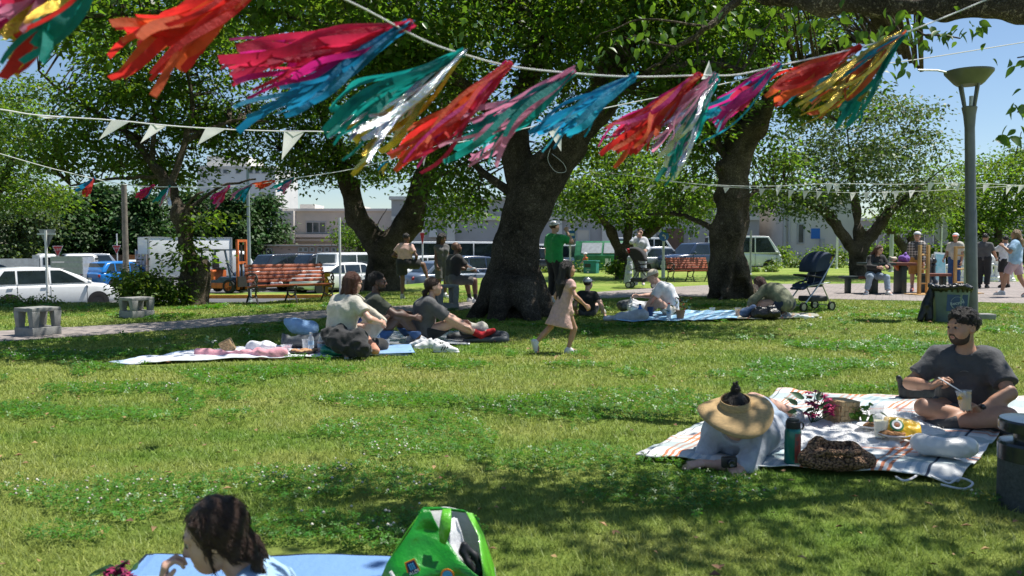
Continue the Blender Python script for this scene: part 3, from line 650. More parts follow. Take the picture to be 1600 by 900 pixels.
tree('cherry_tree', 'lopped tree with a stubby cut trunk and a thin leaning stem, behind the leafy bush', tuple(at(305, 478, D)), lm, [BB(215, 150, 17.6, 120, 70, 2, 78), BB(350, 190, 20, 80, 70, 1.6, 60), BB(130, 230, 17.3, 100, 46, 1.4, 44), BB(265, 262, 19.6, 60, 30, 1.2, 30), BB(215, 60, 17, 180, 44, 2, 60), BB(330, 60, 18, 110, 60, 2, 36), BB(290, 395, 17.3, 16, 30, .25, 7), BB(325, 345, 17.2, 16, 18, .2, 4)], leaf=.125, per=48, crad=.5, trunk=tr, th=.035, bark='bark_pale', leafmat='leaf_light')

# --- trees farther back
def back_tree(label, px, py, D, tops, blobs, r=.35, bark='bark', leafmat='leaf_light', leaf=.16, per=46, crad=.75, gr='trees behind the path', cat='tree', z=None):
    b = at(px, py, D)
    if z is not None: b.z = z
    tr = [(tuple(b - Vector((0, 0, .1))), tuple(at(px, py - 40 * 30 / D, D)), r * 1.15, r)]; lm = []
    for q in tops:
        p = [at(px, py - 34 * 30 / D, D)] + [at(*a) for a in q]
        for i in range(len(p) - 1):
            tr.append((tuple(p[i]), tuple(p[i + 1]), r * (.72 - .2 * i), r * (.6 - .2 * i)))
        lm.append(([tuple(p[-2]), tuple(p[-1]), tuple(p[-1] + (p[-1] - p[-2]) * .8)], r * .25, .02))
    return tree('broadleaf_tree', label, tuple(b), lm, blobs, gr, leafmat, leaf, per, crad, tr, bark, th=.085, noise_=.03, twigs=False, cat=cat)
back_tree('many limbed tree standing behind the woman with the black pushchair', 972, 432, 31, [[(980, 370, 31), (985, 290, 31)], [(955, 362, 30.6), (925, 320, 30)], [(1030, 350, 31.4), (1070, 310, 31.6)]], [BB(985, 285, 31, 125, 70, 3, 130), BB(905, 310, 30, 60, 34, 2, 40), BB(1080, 318, 31.5, 65, 46, 2, 50), BB(1000, 345, 32, 60, 20, 1.5, 18), BB(985, 240, 33, 140, 60, 2, 70)], r=.27)
back_tree('dark straight trunked tree between the pushchair and the picnic table', 1340, 432, 33, [[(1342, 360, 33), (1330, 260, 33)], [(1390, 330, 33), (1440, 290, 33)], [(1290, 330, 32.6), (1240, 310, 32)]], [BB(1340, 235, 33, 140, 85, 4, 200), BB(1245, 315, 32, 85, 36, 2, 52), BB(1430, 318, 33, 60, 40, 2, 40), BB(1290, 160, 34, 110, 50, 2, 50)], r=.3, leafmat='leaf_back')
back_tree('slim tree behind the boy in the checked shirt', 1420, 420, 44, [[(1424, 370, 44), (1440, 330, 44)], [(1390, 360, 44), (1370, 340, 44)]], [BB(1420, 340, 44, 70, 34, 2.5, 60)], r=.3)
back_tree('spreading tree beyond the lamp post', 1560, 410, 48, [[(1560, 350, 48), (1580, 270, 48)], [(1520, 350, 48), (1500, 320, 48)]], [BB(1575, 290, 48, 80, 55, 4, 110), BB(1520, 345, 48, 60, 36, 3, 50), BB(1630, 330, 48, 70, 60, 3, 60), BB(1610, 250, 50, 60, 30, 2, 40)], r=.32, leaf=.2, crad=.9)
back_tree('full tree between the grey road signs and the lamp post', 1488, 410, 56, [[(1486, 360, 56), (1470, 310, 56)], [(1500, 360, 56), (1530, 320, 56)]], [BB(1480, 300, 56, 70, 50, 4, 90), BB(1530, 350, 56, 50, 24, 3, 36)], r=.25, leaf=.22, crad=1.0)
back_tree('broad tree shading the edge of the car park', -40, 420, 34, [[(-20, 330, 34), (20, 250, 33)], [(-60, 330, 34), (-100, 260, 34)]], [BB(10, 255, 33, 75, 80, 3, 90), BB(-60, 240, 34, 110, 120, 4, 90), BB(60, 310, 33, 50, 22, 2, 24), BB(25, 170, 33, 80, 60, 3, 70)], r=.4, z=lotz(-20))
back_tree('small bushy tree behind the twin stemmed trunk', 566, 420, 44, [[(560, 380, 44), (545, 360, 44)], [(572, 380, 44), (590, 350, 44)]], [BB(562, 368, 44, 40, 30, 1.5, 40)], r=.2, z=lotz(-8))
tree('willow_tree', 'greyish drooping tree at the far edge of the car park', tuple(lot(30, 58)), [(PT((30, 420, 58), (28, 380, 58), (20, 340, 58)), .3, .08), (PT((28, 380, 58), (60, 350, 58), (80, 330, 58)), .15, .04)], [BB(30, 350, 58, 55, 36, 2.5, 90), BB(10, 395, 57, 50, 22, 2, 50)], leafmat='leaf_back', leaf=.3, per=36, crad=.9, bark='dry_twig', flat=.9)
def pine(label, px, D, hpx, wpx, n):
    b = lot(px, D); mid = (hpx + 425) / 2; tp = at(px, hpx, D)
    tree('pine_tree', label, tuple(b), [([tuple(b), tuple(b.lerp(tp, .5)), tuple(tp)], .3, .04)], [BB(px, mid + 12, D, wpx * 1.1, (425 - hpx) * .42, 2.2, n), BB(px, hpx + 22, D, wpx * .55, 18, 1.4, n // 3)], 'pines behind the car park', 'needle', .42, 46, .8, bark='bark', twigs=False, flat=1.0)
for px, D, hp, wp, n, lb in ((60, 69, 320, 40, 80, 'low pine behind the small white truck'), (95, 66, 292, 40, 90, 'bushy dark pine nearest the stop sign beside the silver pickup'), (160, 70, 285, 46, 100, 'pine behind the blue hatchback'), (225, 68, 300, 44, 100, 'pine just left of the box truck'), (300, 74, 298, 50, 110, 'wide pine behind the white box truck'), (365, 70, 296, 46, 110, 'pine rising behind the forklift'), (412, 73, 300, 34, 70, 'narrow pine beside the pale green pole')): pine(lb, px, D, hp, wp, n)

# --- bushes and hedges
def shrub(name, label, px, py, D, rw, rh, rd, n, lm='leaf_shrub', leaf=.09, per=40, crad=.25, z=0, group=None, cat='bush'):
    b = at(px, 386, D); b.z = z; c = at(px, py, D); st = [([tuple(b), tuple(b.lerp(c, .6)), tuple(c + Vector((dx * rw * D / FPX * .6, 0, .1)))], .02, .006) for dx in (-1, -.3, .4, 1)]
    return tree(name, label, tuple(b), st, [(tuple(c), (rw * D / FPX, rd, rh * D / FPX), n)], group, lm, leaf, per, crad, flat=.9, cat=cat, twigs=False)
shrub('leafy_bush', 'rounded leafy bush beside the lopped tree trunk', 222, 447, 17.1, 44, 24, .5, 60)
shrub('leafy_bush', 'low bright sprouts at the foot of the lopped tree', 268, 462, 17.0, 24, 20, .3, 20, 'leaf_light')
shrub('low_hedge', 'low yellowish hedge below the white hatchback', 40, 478, 17.2, 62, 7, .35, 50, leaf=.07, crad=.18, cat='hedge')
shrub('leafy_bush', 'small shoots growing at the foot of the many limbed tree', 962, 422, 30, 9, 14, .3, 8, 'leaf_light', .14)
shrub('low_hedge', 'dark low hedge strip in front of the teal litter bin', 905, 424, 39.5, 75, 6, .4, 50, leaf=.14, crad=.3, cat='hedge')
shrub('low_hedge', 'dark low hedge behind the navy pushchair', 1270, 413, 48, 70, 8, .5, 46, leaf=.16, crad=.4, cat='hedge')
shrub('clipped_hedge', 'clipped round bush before the corner of the beige building', 1214, 398, 57, 22, 9, .9, 30, 'leaf_light', .2, crad=.4, cat='hedge')
shrub('clipped_hedge', 'long clipped hedge by the thin white pole', 1290, 400, 56, 34, 9, .8, 40, 'leaf_light', .2, crad=.4, cat='hedge')
shrub('clipped_hedge', 'clipped hedge between the picnic table and the grey road signs', 1400, 395, 53, 50, 12, .9, 60, 'leaf_light', .2, crad=.4, cat='hedge')
shrub('clipped_hedge', 'clipped hedge behind the boy in the beige shirt', 1480, 396, 52, 40, 14, .9, 50, 'leaf_light', .2, crad=.4, cat='hedge')
shrub('clipped_hedge', 'hedge behind the giant chess players', 1580, 398, 50, 60, 13, .9, 60, 'leaf', .2, crad=.4, cat='hedge')
shrub('flower_bed', 'low bed of yellow green plants behind the hollow tree', 1195, 421, 40, 22, 4, .4, 16, 'leaf_shrub', .12, crad=.2, cat='plants')

DENS = 1.0
# --- the near tree whose bough crosses the top of the picture (its trunk stands out of the frame)
tb = (5.6, 5.2, 0)
bough = PT((1720, 20, 5.4), (1610, 9, 5.6), (1480, 10, 5.8), (1370, 8, 6.0), (1290, 6, 6.1), (1200, -6, 6.3), (1120, -24, 6.5))
tr = [((5.6, 5.2, -.1), (5.55, 5.2, 1.2), .42, .34), ((5.55, 5.2, 1.2), (5.3, 5.25, 2.2), .34, .28), ((5.3, 5.25, 2.2), bough[0], .26, .13), ((5.3, 5.25, 2.2), (5.4, 5.1, 3.8), .26, .18)]
for a, b, r in (((5.6, 5.2, .3), (6.2, 5.0, -.05), .12), ((5.6, 5.2, .3), (5.2, 4.8, -.05), .12)): tr.append((a, b, .26, r))
for i in range(6): tr.append((bough[i], bough[i + 1], .082 - .008 * i, .082 - .008 * (i + 1)))
lm = [(PT((1160, -10, 6.4), (1110, 40, 6.4), (1060, 75, 6.5), (1010, 110, 6.6)), .04, .01), (PT((1370, 14, 6), (1430, 50, 5.7), (1500, 60, 5.5)), .014, .005), (PT((1290, 12, 6.1), (1340, 60, 6), (1400, 80, 5.9)), .014, .005), ([(5.4, 5.1, 3.8), (4.4, 4.8, 4.3), (3.2, 4.5, 4.5), (2.0, 4.3, 4.6), (1.0, 4.1, 4.6)], .12, .03), ([(5.4, 5.1, 3.8), (4.6, 4.2, 4.4), (3.4, 3.4, 4.6), (2.2, 3.0, 4.7)], .1, .03),
      (PT((1720, 30, 5.4), (1650, 60, 5), (1590, 90, 4.8)), .014, .004), (PT((1720, 40, 5.2), (1660, 150, 4.8), (1590, 175, 4.6)), .014, .004), (PT((1110, 40, 6.4), (1000, 30, 6.5), (930, 60, 6.6)), .012, .004), (PT((1060, 75, 6.5), (990, 60, 6.6), (960, 70, 6.6)), .01, .004)]
NEAR = tree('cherry_tree', 'near tree whose heavy bough crosses above the lamp post', tb, lm, [((3.0, 4.6, 4.5), (2.0, .7, .38), 40), ((3.1, 3.3, 4.6), (1.7, .75, .4), 28), ((1.5, 4.5, 4.6), (.9, .45, .3), 22), ((4.4, 4.9, 4.6), (1.2, 1.0, .5), 40)], leaf=.1, per=30, crad=.34, trunk=tr, th=.03, bark='bark_pale', leafmat='leaf_near', noise_=.015)
# its nearest leaves hang one by one
LEAFV = []
for k in range(4):
    V = []; n = 7
    for i in range(n):
        t = i / (n - 1); w_ = .29 * math.sin(math.pi * min(1, t * 1.02) ** .85) * (1 - .25 * t) + .004; dr = -.16 * t * t - .04 * k * t
        V += [(-w_, t, dr + w_ * (.25 + .1 * k)), (0, t, dr), (w_, t, dr + w_ * (.25 + .06 * k))]
    Fc = []
    for i in range(n - 1):
        for j in range(2): a = i * 3 + j; Fc.append((a, a + 1, a + 4, a + 3))
    LEAFV.append(raw_mesh('leaf', V, Fc, 'leaf_near'))
def near_leaves(spots):
    for px, py, d, rw, rh, n in spots:
        for i in range(n):
            c = at(px + random.gauss(0, rw), py + random.gauss(0, rh), d + random.gauss(0, .18))
            o = obj('leaf', random.choice(LEAFV), NEAR, c - Vector(tb)); s = random.uniform(.06, .105); o.scale = (s, s, s)
            o.rotation_euler = (random.uniform(-1.35, -.35), random.gauss(0, .5), random.uniform(0, 6.28))
near_leaves([(1450, 48, 5.7, 45, 16, 44), (1350, 55, 5.9, 40, 22, 44), (1385, 90, 5.9, 32, 16, 28), (1270, 40, 6.1, 40, 18, 20), (1590, 95, 4.9, 16, 10, 9), (1588, 160, 4.7, 12, 14, 10), (1575, 205, 4.6, 14, 8, 7), (1520, 42, 5.6, 26, 8, 12), (1000, 60, 6.5, 36, 24, 34), (1090, 30, 6.5, 40, 20, 30), (950, 80, 6.6, 26, 18, 16), (1170, 45, 6.4, 36, 26, 20), (720, 30, 6.8, 34, 22, 16)])
# ================================================================ BUILDINGS
mat('wall_beige', (.58, .53, .45), .9, .06, .6, bump=.15, bscale=8); mat('wall_pale', (.68, .64, .58), .9, .05, .5); mat('wall_grey', (.42, .40, .385), .9, .06, .5); mat('wall_pink', (.46, .35, .30), .9, .07, .6)
mat('wall_white', (.70, .69, .66), .9, .05, .4); mat('window_glass', (.05, .065, .08), .12, .2, 1, spec=.7); mat('frame_grey', (.45, .45, .44), .6, .05); mat('door_brown', (.15, .085, .055), .6, .12, 2); mat('roof_grey', (.34, .33, .32), .8, .08, .6)
mat('fence_brown', (.14, .085, .05), .85, .2, 4, bump=.2); mat('fence_orange', (.45, .17, .05), .8, .2, 4)
def bld(name, label, px0, px1, D, py_top, zb=None, depth=9, wall='wall_beige', cat='building', cap=.25, capm='wall_pale'):
    """a block whose front lies at depth D between photo columns; returns (thing, X0, width, height)"""
    x0, x1 = at(px0, 386, D).x, at(px1, 386, D).x; zb = lotz((x0 + x1) / 2) if zb is None else zb
    H = at(0, py_top, D).z - zb; W = x1 - x0; t = thing(name, label, cat, (x0, D, zb))
    MB().box((W / 2, depth / 2, H / 2), (W, depth, H)).build('wall', wall, t, smooth=False)
    if cap: MB().box((W / 2, depth / 2 - .1, H + cap / 2), (W + .3, depth + .3, cap)).build('parapet', capm, t, smooth=False)
    t['_d'] = D
    return t, x0, W, H
def wrect(t, px0, px1, py0, py1, name='window', m='window_glass', frame='frame_grey', proud=.05, bars=1):
    D = t['_d']; a, b = at(px0, py1, D), at(px1, py0, D); o = t.location; c = ((a.x + b.x) / 2 - o.x, -proud / 2, (a.z + b.z) / 2 - o.z); w_, h_ = b.x - a.x, b.z - a.z
    win = MB().box((c[0], -.02, c[2]), (w_, .05, h_)).build(name, m, t, smooth=False)
    if frame:
        mb = MB(); f = .09
        for dx in np.linspace(-w_ / 2, w_ / 2, bars + 2): mb.box((c[0] + dx, -.05, c[2]), (f, .08, h_ + f))
        for dz in (-h_ / 2, h_ / 2): mb.box((c[0], -.056, c[2] + dz), (w_ + f, .08, f))
        mb.build('frame', frame, win, smooth=False)
    return win
def slab(t, px0, px1, py0, py1, name, m, proud=.25, D=None):
    D = t['_d']; a, b = at(px0, py1, D), at(px1, py0, D); o = t.location
    return MB().box(((a.x + b.x) / 2 - o.x, -proud / 2, (a.z + b.z) / 2 - o.z), (b.x - a.x, proud, b.z - a.z)).build(name, m, t, smooth=False)
t, *_ = bld('office_building', 'beige two storey building with a window band above the parked vans', 425, 640, 78, 330, wall='wall_beige', depth=14)
wrect(t, 479, 509, 347, 364, bars=2); wrect(t, 531, 552, 347, 364, bars=2)
slab(t, 462, 640, 366, 371, 'ledge', 'wall_pale', .5); slab(t, 462, 640, 373, 377, 'ledge', 'wall_beige', .35); slab(t, 444, 462, 330, 380, 'pillar', 'wall_pale', .8); slab(t, 430, 444, 326, 372, 'tower_wall', 'wall_grey', .45)
mb = MB(); D = 78; a, b = at(418, 366, D) - t.location, at(444, 358, D) - t.location
mb.add([(a.x, 0, b.z), (b.x, 0, b.z), (b.x, -2, a.z - .3), (a.x, -2, a.z - .3), (a.x, 0, b.z - .3), (b.x, 0, b.z - .3), (b.x, -2, a.z - .6), (a.x, -2, a.z - .6)], [(0, 1, 2, 3), (4, 5, 6, 7), (0, 1, 5, 4), (1, 2, 6, 5), (2, 3, 7, 6), (3, 0, 4, 7)]).build('canopy', 'door_brown', t, smooth=False)
mb = MB()
for px0, px1, y0 in ((456, 480, 319), (538, 560, 322)):
    a, b = at(px0, 330, D) - t.location, at(px1, y0, D) - t.location; mb.box(((a.x + b.x) / 2, 5, (a.z + b.z) / 2 + .15), (b.x - a.x, 4, b.z - a.z))
mb.build('roof_house', 'wall_pale', t, smooth=False)
MB().tube([at(517, 370, 77.7) - t.location, at(517, 352, 77.7) - t.location], .08, 6).build('drain_pipe', 'frame_grey', t)
t, *_ = bld('low_annex', 'low pinkish annex with a row of small windows behind the dark vans', 392, 575, 71, 384, wall='wall_pink', depth=5, cap=.12, capm='wall_pink')
for i, x in enumerate((470, 478, 488, 500, 511, 522)): wrect(t, x - 3, x + 3, 387, 393, bars=0)
wrect(t, 417, 425, 388, 398, bars=0); slab(t, 413, 575, 382.4, 384.4, 'eave', 'wall_beige', .4)
slab(t, 430, 444, 398, 408, 'door', 'door_brown', .1)
t, *_ = bld('warehouse', 'long grey beige warehouse with pale pilasters behind the great tree', 612, 1186, 62, 312, wall='wall_grey', depth=16)
for x in (705, 872, 946, 1018, 1120): slab(t, x - 6, x + 6, 312, 420, 'pilaster', 'wall_pale', .35)
slab(t, 612, 1186, 338, 344, 'string_course', 'wall_pale', .2)
slab(t, 1040, 1068, 357, 402, 'door', 'door_brown', .08); wrect(t, 901, 921, 359, 376, 'noticeboard', 'wall_beige', 'frame_grey', bars=0)
wrect(t, 1026, 1036, 366, 380, bars=0); wrect(t, 1073, 1083, 362, 372, bars=0)
mb = MB(); c = at(678, 365, 62) - t.location; mb.prism([(c.x - .34, c.z - .28), (c.x + .34, c.z - .28), (c.x + .28, c.z + .3), (c.x - .22, c.z + .36)], -.7, .0); mb.build('vent_hood', 'wall_white', t, smooth=False)
MB().tube([at(1076, 402, 61.7) - t.location, at(1076, 350, 61.7) - t.location], .07, 6).build('drain_pipe', 'frame_grey', t)
t, *_ = bld('warehouse', 'pale beige end building with pipes on its wall, behind the pushchair', 1222, 1336, 60, 305, wall='wall_pale', depth=14, zb=-.2)
slab(t, 1267, 1281, 357, 373, 'blue_panel', 'sign_blue', .06); slab(t, 1280, 1287, 373, 392, 'meter_box', 'frame_grey', .25); wrect(t, 1246, 1256, 350, 380, bars=0)
for x in (1226, 1233): MB().tube([at(x, 405, 59.8) - t.location, at(x, 320, 59.8) - t.location], .1, 6).build('drain_pipe', 'frame_grey', t)
t, *_ = bld('warehouse', 'recessed left part of the pale end building, its shadow painted as grey', 1180, 1224, 66, 315, wall='wall_grey', depth=6, zb=-.2)  # beige building's left part; its shadow is put into the grey wall colour
for x in (1212, 1216): MB().tube([at(x, 400, 65.7) - t.location, at(x, 330, 65.7) - t.location], .09, 6).build('drain_pipe', 'frame_grey', t)
t, *_ = bld('school_building', 'grey building with pale window surrounds behind the hedge and the slim tree', 1345, 1620, 74, 345, wall='wall_grey', depth=10, zb=-.2)
for x in (1364, 1385, 1412, 1439, 1462, 1488, 1514, 1540, 1566, 1592): wrect(t, x - 5, x + 5, 366, 392, frame='wall_white', bars=0)
slab(t, 1345, 1620, 356, 361, 'ledge', 'wall_pale', .4)
t, *_ = bld('tower_block', 'far off white block rising over the pines', 310, 432, 135, 262, wall='wall_white', depth=14, zb=-1)
a, b = at(318, 262, 135) - t.location, at(382, 243, 135) - t.location; MB().box(((a.x + b.x) / 2, 6, (a.z + b.z) / 2 + .1), (b.x - a.x, 9, b.z - a.z)).build('upper_storey', 'wall_white', t, smooth=False)
for x in (352, 372, 392, 402, 412, 422): wrect(t, x - 3, x + 3, 264 if x > 380 else 256 + 9, 271, bars=0)
t['_d'] = 135
wrect(t, 325, 345, 264, 268, bars=2)
t, *_ = bld('office_block', 'distant pale block beyond the lamp post trees', 1480, 1640, 120, 330, wall='wall_pale', depth=12, zb=-.2, cap=.2)
for x in range(1490, 1640, 14): wrect(t, x, x + 8, 340, 350, bars=0)
# fence behind the parked cars on the left
ft = thing('board_fence', 'brown board fence under the pines', 'fence', tuple(lot(100, 63)))
x0 = lot(-40, 63).x; x1 = lot(245, 63).x; k = 0; x = x0; pm = None
while x < x1:
    mm = 'fence_orange' if lot(197, 63).x < x < lot(212, 63).x or lot(146, 63).x < x < lot(152, 63).x else 'fence_brown'
    MB().box((x - ft.location.x, random.uniform(-.01, .01), .82), (.23, .03, 1.64 + random.uniform(-.02, .02))).build('board', mm, ft, smooth=False); x += .245
mb = MB()
for z in (.3, 1.4): mb.box(((x0 + x1) / 2 - ft.location.x, .05, z), (x1 - x0, .05, .09))
mb.build('rail', 'fence_brown', ft, smooth=False)
gt = thing('metal_gate', 'grey sheet metal gate leaf beside the box truck', 'gate', tuple(lot(221, 60)))
MB().box((0, 0, 1.05), (.9, .05, 1.9)).build('panel', 'car_steel', gt, bevel=.01); mb = MB()
for s_ in (-.45, .45): mb.box((s_, 0, 1.05), (.06, .08, 2.1))
mb.build('post', 'frame_grey', gt, smooth=False)

# ================================================================ VEHICLES (front at local +x, standing on z = 0)
def loft(st, n=14):
    """stations (x, half width, z bottom, z top, roundness): super-elliptic sections"""
    V = []; Fc = []
    for x, w_, zb, zt, e in st:
        zc, hh = (zb + zt) / 2, (zt - zb) / 2
        for k in range(n):
            t = 2 * math.pi * (k + .5) / n; c, s_ = math.cos(t), math.sin(t); V.append((x, w_ * math.copysign(abs(c) ** e, c), zc + hh * math.copysign(abs(s_) ** e, s_)))
    for i in range(len(st) - 1):
        for k in range(n): Fc.append((i * n + k, i * n + (k + 1) % n, (i + 1) * n + (k + 1) % n, (i + 1) * n + k))
    Fc += [list(range(n)), [(len(st) - 1) * n + k for k in range(n)][::-1]]; return V, Fc
def wheel(parent, x, y, r, w_=.2, rim='rim', spokes=9):
    s_ = 1 if y > 0 else -1; wo = thing_part('wheel', parent)
    mb = MB(); X = Matrix.Translation((x, y, r)) @ Matrix.Rotation(math.pi / 2, 4, 'X')
    mb.lathe([(r * .62, -w_ / 2), (r * .95, -w_ / 2), (r, -w_ / 2 + .03), (r, w_ / 2 - .03), (r * .95, w_ / 2), (r * .62, w_ / 2)], 22, X=X, cap=False); ty = mb.build('wheel', 'tyre', parent)
    mb = MB(); mb.lathe([(.001, -.02), (r * .63, -.02), (r * .63, w_ / 2 - .01), (r * .58, w_ / 2 - .012), (r * .58, -.01)], 20, X=Matrix.Translation((x, y + s_ * .0, r)) @ Matrix.Rotation(-s_ * math.pi / 2, 4, 'X'), cap=False)
    for k in range(spokes):
        a = 2 * math.pi * k / spokes; mb.box((x + math.cos(a) * r * .3, y + s_ * (w_ / 2 - .035), r + math.sin(a) * r * .3), (r * .56, .025, r * .1), rot=Matrix.Rotation(-a, 3, 'Y'))
    mb.box((x, y + s_ * (w_ / 2 - .03), r), (r * .2, .03, r * .2)); mb.build('rim', rim, ty)
def thing_part(n, p): return None
def car(name, label, cat, px, D, head, paint, kind='hatch', L=4.2, W=1.75, H=1.5, group=None, z=None, side_door=True):
    """generic vehicle by silhouette: hatch, sedan, suv, van, wagon"""
    base = lot(px, D); head += math.atan((800 - px) / FPX)
    if z is not None: base.z = z
    t = thing(name, label, cat, tuple(base), head, group)
    w2 = W / 2; r = .31 if kind != 'van' else .32; xf, xr = L / 2 - .82, -L / 2 + .8
    if kind == 'van': bh, hood0, cowl, rb, rt = 1.12, .98, L / 2 - .15, -L / 2 + .05, -L / 2 + .12; ws_top = L / 2 - .85
    elif kind == 'sedan': bh, hood0, cowl, rb, rt = .95, .78, L / 2 - 1.3, -L / 2 + .55, -L / 2 + 1.2; ws_top = L / 2 - 2.0
    elif kind == 'suv': bh, hood0, cowl, rb, rt = 1.12, .98, L / 2 - 1.1, -L / 2 + .08, -L / 2 + .3; ws_top = L / 2 - 1.65
    else: bh, hood0, cowl, rb, rt = .98, .8, L / 2 - .85, -L / 2 + .1, -L / 2 + .5; ws_top = L / 2 - 2.0
    st = [(-L / 2, w2 * .80, .34, bh - .12, .42), (-L / 2 + .07, w2 * .92, .27, bh - .03, .34), (-L / 2 + .35, w2 * .985, .22, bh, .28), (xr, w2, .2, bh, .25), (0, w2, .2, bh, .24), (cowl - .1, w2, .2, bh - .0, .25), (min(cowl + .3, L / 2 - .12), w2 * .99, .2, bh - (.03 if kind != 'van' else .1), .28), (L / 2 - .3, w2 * .95, .22, (hood0 + .06), .32), (L / 2 - .08, w2 * .86, .27, hood0 - .06, .38), (L / 2, w2 * .70, .33, hood0 - .2, .45)]
    st.sort(key=lambda q: q[0])
    MB().add(*loft(st, 20)).build('body', paint, t, angle=50)
    # cabin: painted shell, panes a few millimetres proud of it
    wt = w2 * (.80 if kind != 'van' else .88); wb = w2 * .955; zb = bh - .05; mz = .93
    A = [(rb, zb), (rt, H - .03), (rt + .25, H), ((rt + ws_top) / 2, H + .015), (ws_top - .2, H - .005), (ws_top, H - .035), (cowl, zb)]
    if kind == 'hatch': A = [(rb, zb), (rb + .12, zb + .22), (rt, H - .09), (rt + .3, H - .02), ((rt + ws_top) / 2, H + .015), (ws_top - .35, H - .01), (ws_top, H - .05), ((ws_top + cowl) / 2 + .06, (H + zb) / 2), (cowl, zb)]
    V = []; Fc = []
    for sd in (-1, 1):
        for x, z_ in A: k = (z_ - zb) / (H - zb); V.append((x, sd * (wb + (wt - wb) * max(0, k)), z_))
    n = len(A); Fc = [list(range(n))[::-1], [n + i for i in range(n)]] + [(i, i + 1, n + i + 1, n + i) for i in range(n - 1)] + [(n - 1, 0, n, 2 * n - 1)]
    MB().add(V, Fc).build('cabin', paint, t, angle=40, bevel=.07 if kind == 'hatch' else .035, seg=3)
    def yw(z_): return wb + (wt - wb) * (z_ - zb) / (H - zb)
    z0, z1 = zb + .07, H - .11
    def lerp_rear(z_): return rb + (rt - rb) * (z_ - zb) / (H - .03 - zb)
    def lerp_front(z_): return cowl + (ws_top - cowl) * (z_ - zb) / (H - .035 - zb)
    xs0, xs1 = lerp_rear(z0) + .16, lerp_front(z0) - .2
    cuts = {'van': [0, .3, .68, 1], 'hatch': [0, .25, .60, 1], 'suv': [0, .3, .62, 1], 'sedan': [0, .52, 1]}[kind]
    for sd in (-1, 1):
        for i in range(len(cuts) - 1):
            g = .035; a0, a1 = xs0 + (xs1 - xs0) * cuts[i] + g, xs0 + (xs1 - xs0) * cuts[i + 1] - g
            ta = max(a0, lerp_rear(z1) + .14) if i == 0 else a0; tb_ = min(a1, lerp_front(z1) - .12) if i == len(cuts) - 2 else a1
            if kind == 'hatch' and i == 0: ta += .1
            q = [(a0, z0), (a1, z0), (tb_, z1), (ta, z1)]
            MB().add([(x, sd * (yw(z_) + .012), z_) for x, z_ in q] + [(x, sd * (yw(z_) - .03), z_) for x, z_ in q], [(0, 1, 2, 3), (4, 7, 6, 5), (0, 4, 5, 1), (1, 5, 6, 2), (2, 6, 7, 3), (3, 7, 4, 0)]).build('side_window', 'car_glass', t, smooth=False)
    def pane(nm, f, yo, zz0, zz1, out):
        q = [(f(zz0), -yw(zz0) + yo, zz0), (f(zz0), yw(zz0) - yo, zz0), (f(zz1), yw(zz1) - yo, zz1), (f(zz1), -yw(zz1) + yo, zz1)]
        MB().add([(x + out * .015, y, z_ + .006) for x, y, z_ in q] + [(x - out * .03, y, z_) for x, y, z_ in q], [(0, 1, 2, 3), (4, 7, 6, 5), (0, 4, 5, 1), (1, 5, 6, 2), (2, 6, 7, 3), (3, 7, 4, 0)]).build(nm, 'car_glass', t, smooth=False)
    pane('rear_window', lerp_rear, .12, zb + .1, H - .1, -1); pane('windscreen', lerp_front, .09, zb + .05, H - .09, 1)
    for x in (xf, xr):
        for sd in (-1, 1):
            mb = MB(); X = Matrix.Translation((x, sd * (w2 + .001), r)) @ Matrix.Rotation(math.pi / 2, 4, 'X'); mb.lathe([(.01, -.06), (r * 1.17, -.06), (r * 1.17, .008), (.01, .008)], 22, X=X, cap=False); mb.build('wheel_arch', 'black_plastic', t)
            wheel(t, x, sd * (w2 - .085), r, rim='rim')
    for sd in (-1, 1):
        MB().add(*loft([(-.02, .05, -.07, .07, .6), (.1, .09, -.09, .08, .5), (.42, .02, -.03, .06, .6)], 8), X=Matrix.Translation((-L / 2 + .0, sd * (w2 * .82), bh - .2 if kind != 'van' else .95)) @ Matrix.Rotation(-sd * .25, 4, 'Z') @ Matrix.Diagonal((1, 1, 1.0 if kind != 'van' else 2.2, 1))).build('tail_light', 'red_lamp', t)
        MB().add(*loft([(-.4, .02, -.02, .06, .6), (-.1, .08, -.07, .07, .5), (.0, .05, -.06, .05, .6)], 8), X=Matrix.Translation((L / 2 - .08, sd * (w2 * .74), hood0 - .12)) @ Matrix.Rotation(sd * .35, 4, 'Z')).build('headlight', 'clear_lamp', t)
        MB().ball((cowl - .28, sd * (w2 + .09), bh + .04), (.07, .1, .075), 10).build('mirror', paint, t)
        mb = MB()
        for i in range(1, len(cuts) - (0 if kind == 'sedan' else 1) + (1 if kind == 'sedan' else 0)):
            if i < len(cuts): x = xs0 + (xs1 - xs0) * cuts[i]; mb.box((x - .02 - .2, sd * (w2 + .005), bh - .12), (.17, .025, .028))
        mb.build('door_handle', paint, t)
        mb = MB()
        for c_ in cuts[1:]: x = xs0 + (xs1 - xs0) * c_; mb.box((x + .0, sd * (w2 - .004), (bh + .3) / 2), (.012, .014, bh - .36))
        mb.box(((xf + xr) / 2, sd * (w2 - .005), .26), (abs(xf - xr) - .85, .03, .05)); mb.build('trim', 'black_plastic', t, smooth=False)
    MB().box((-L / 2 - .005, 0, bh - .38 if kind != 'van' else .72), (.03, .34, .17)).build('number_plate', 'plate', t, smooth=False)
    MB().box((L / 2 + .0, 0, .42), (.03, .34, .16)).build('number_plate', 'plate', t, smooth=False)
    mb = MB(); mb.box((-L / 2 + .03, 0, .34), (.1, w2 * 1.5, .12)); mb.box((L / 2 - .05, 0, .33), (.12, w2 * 1.35, .1)); mb.build('bumper_insert', 'black_plastic', t, bevel=.02)
    return t
G = 'cars and vans parked in the car park'
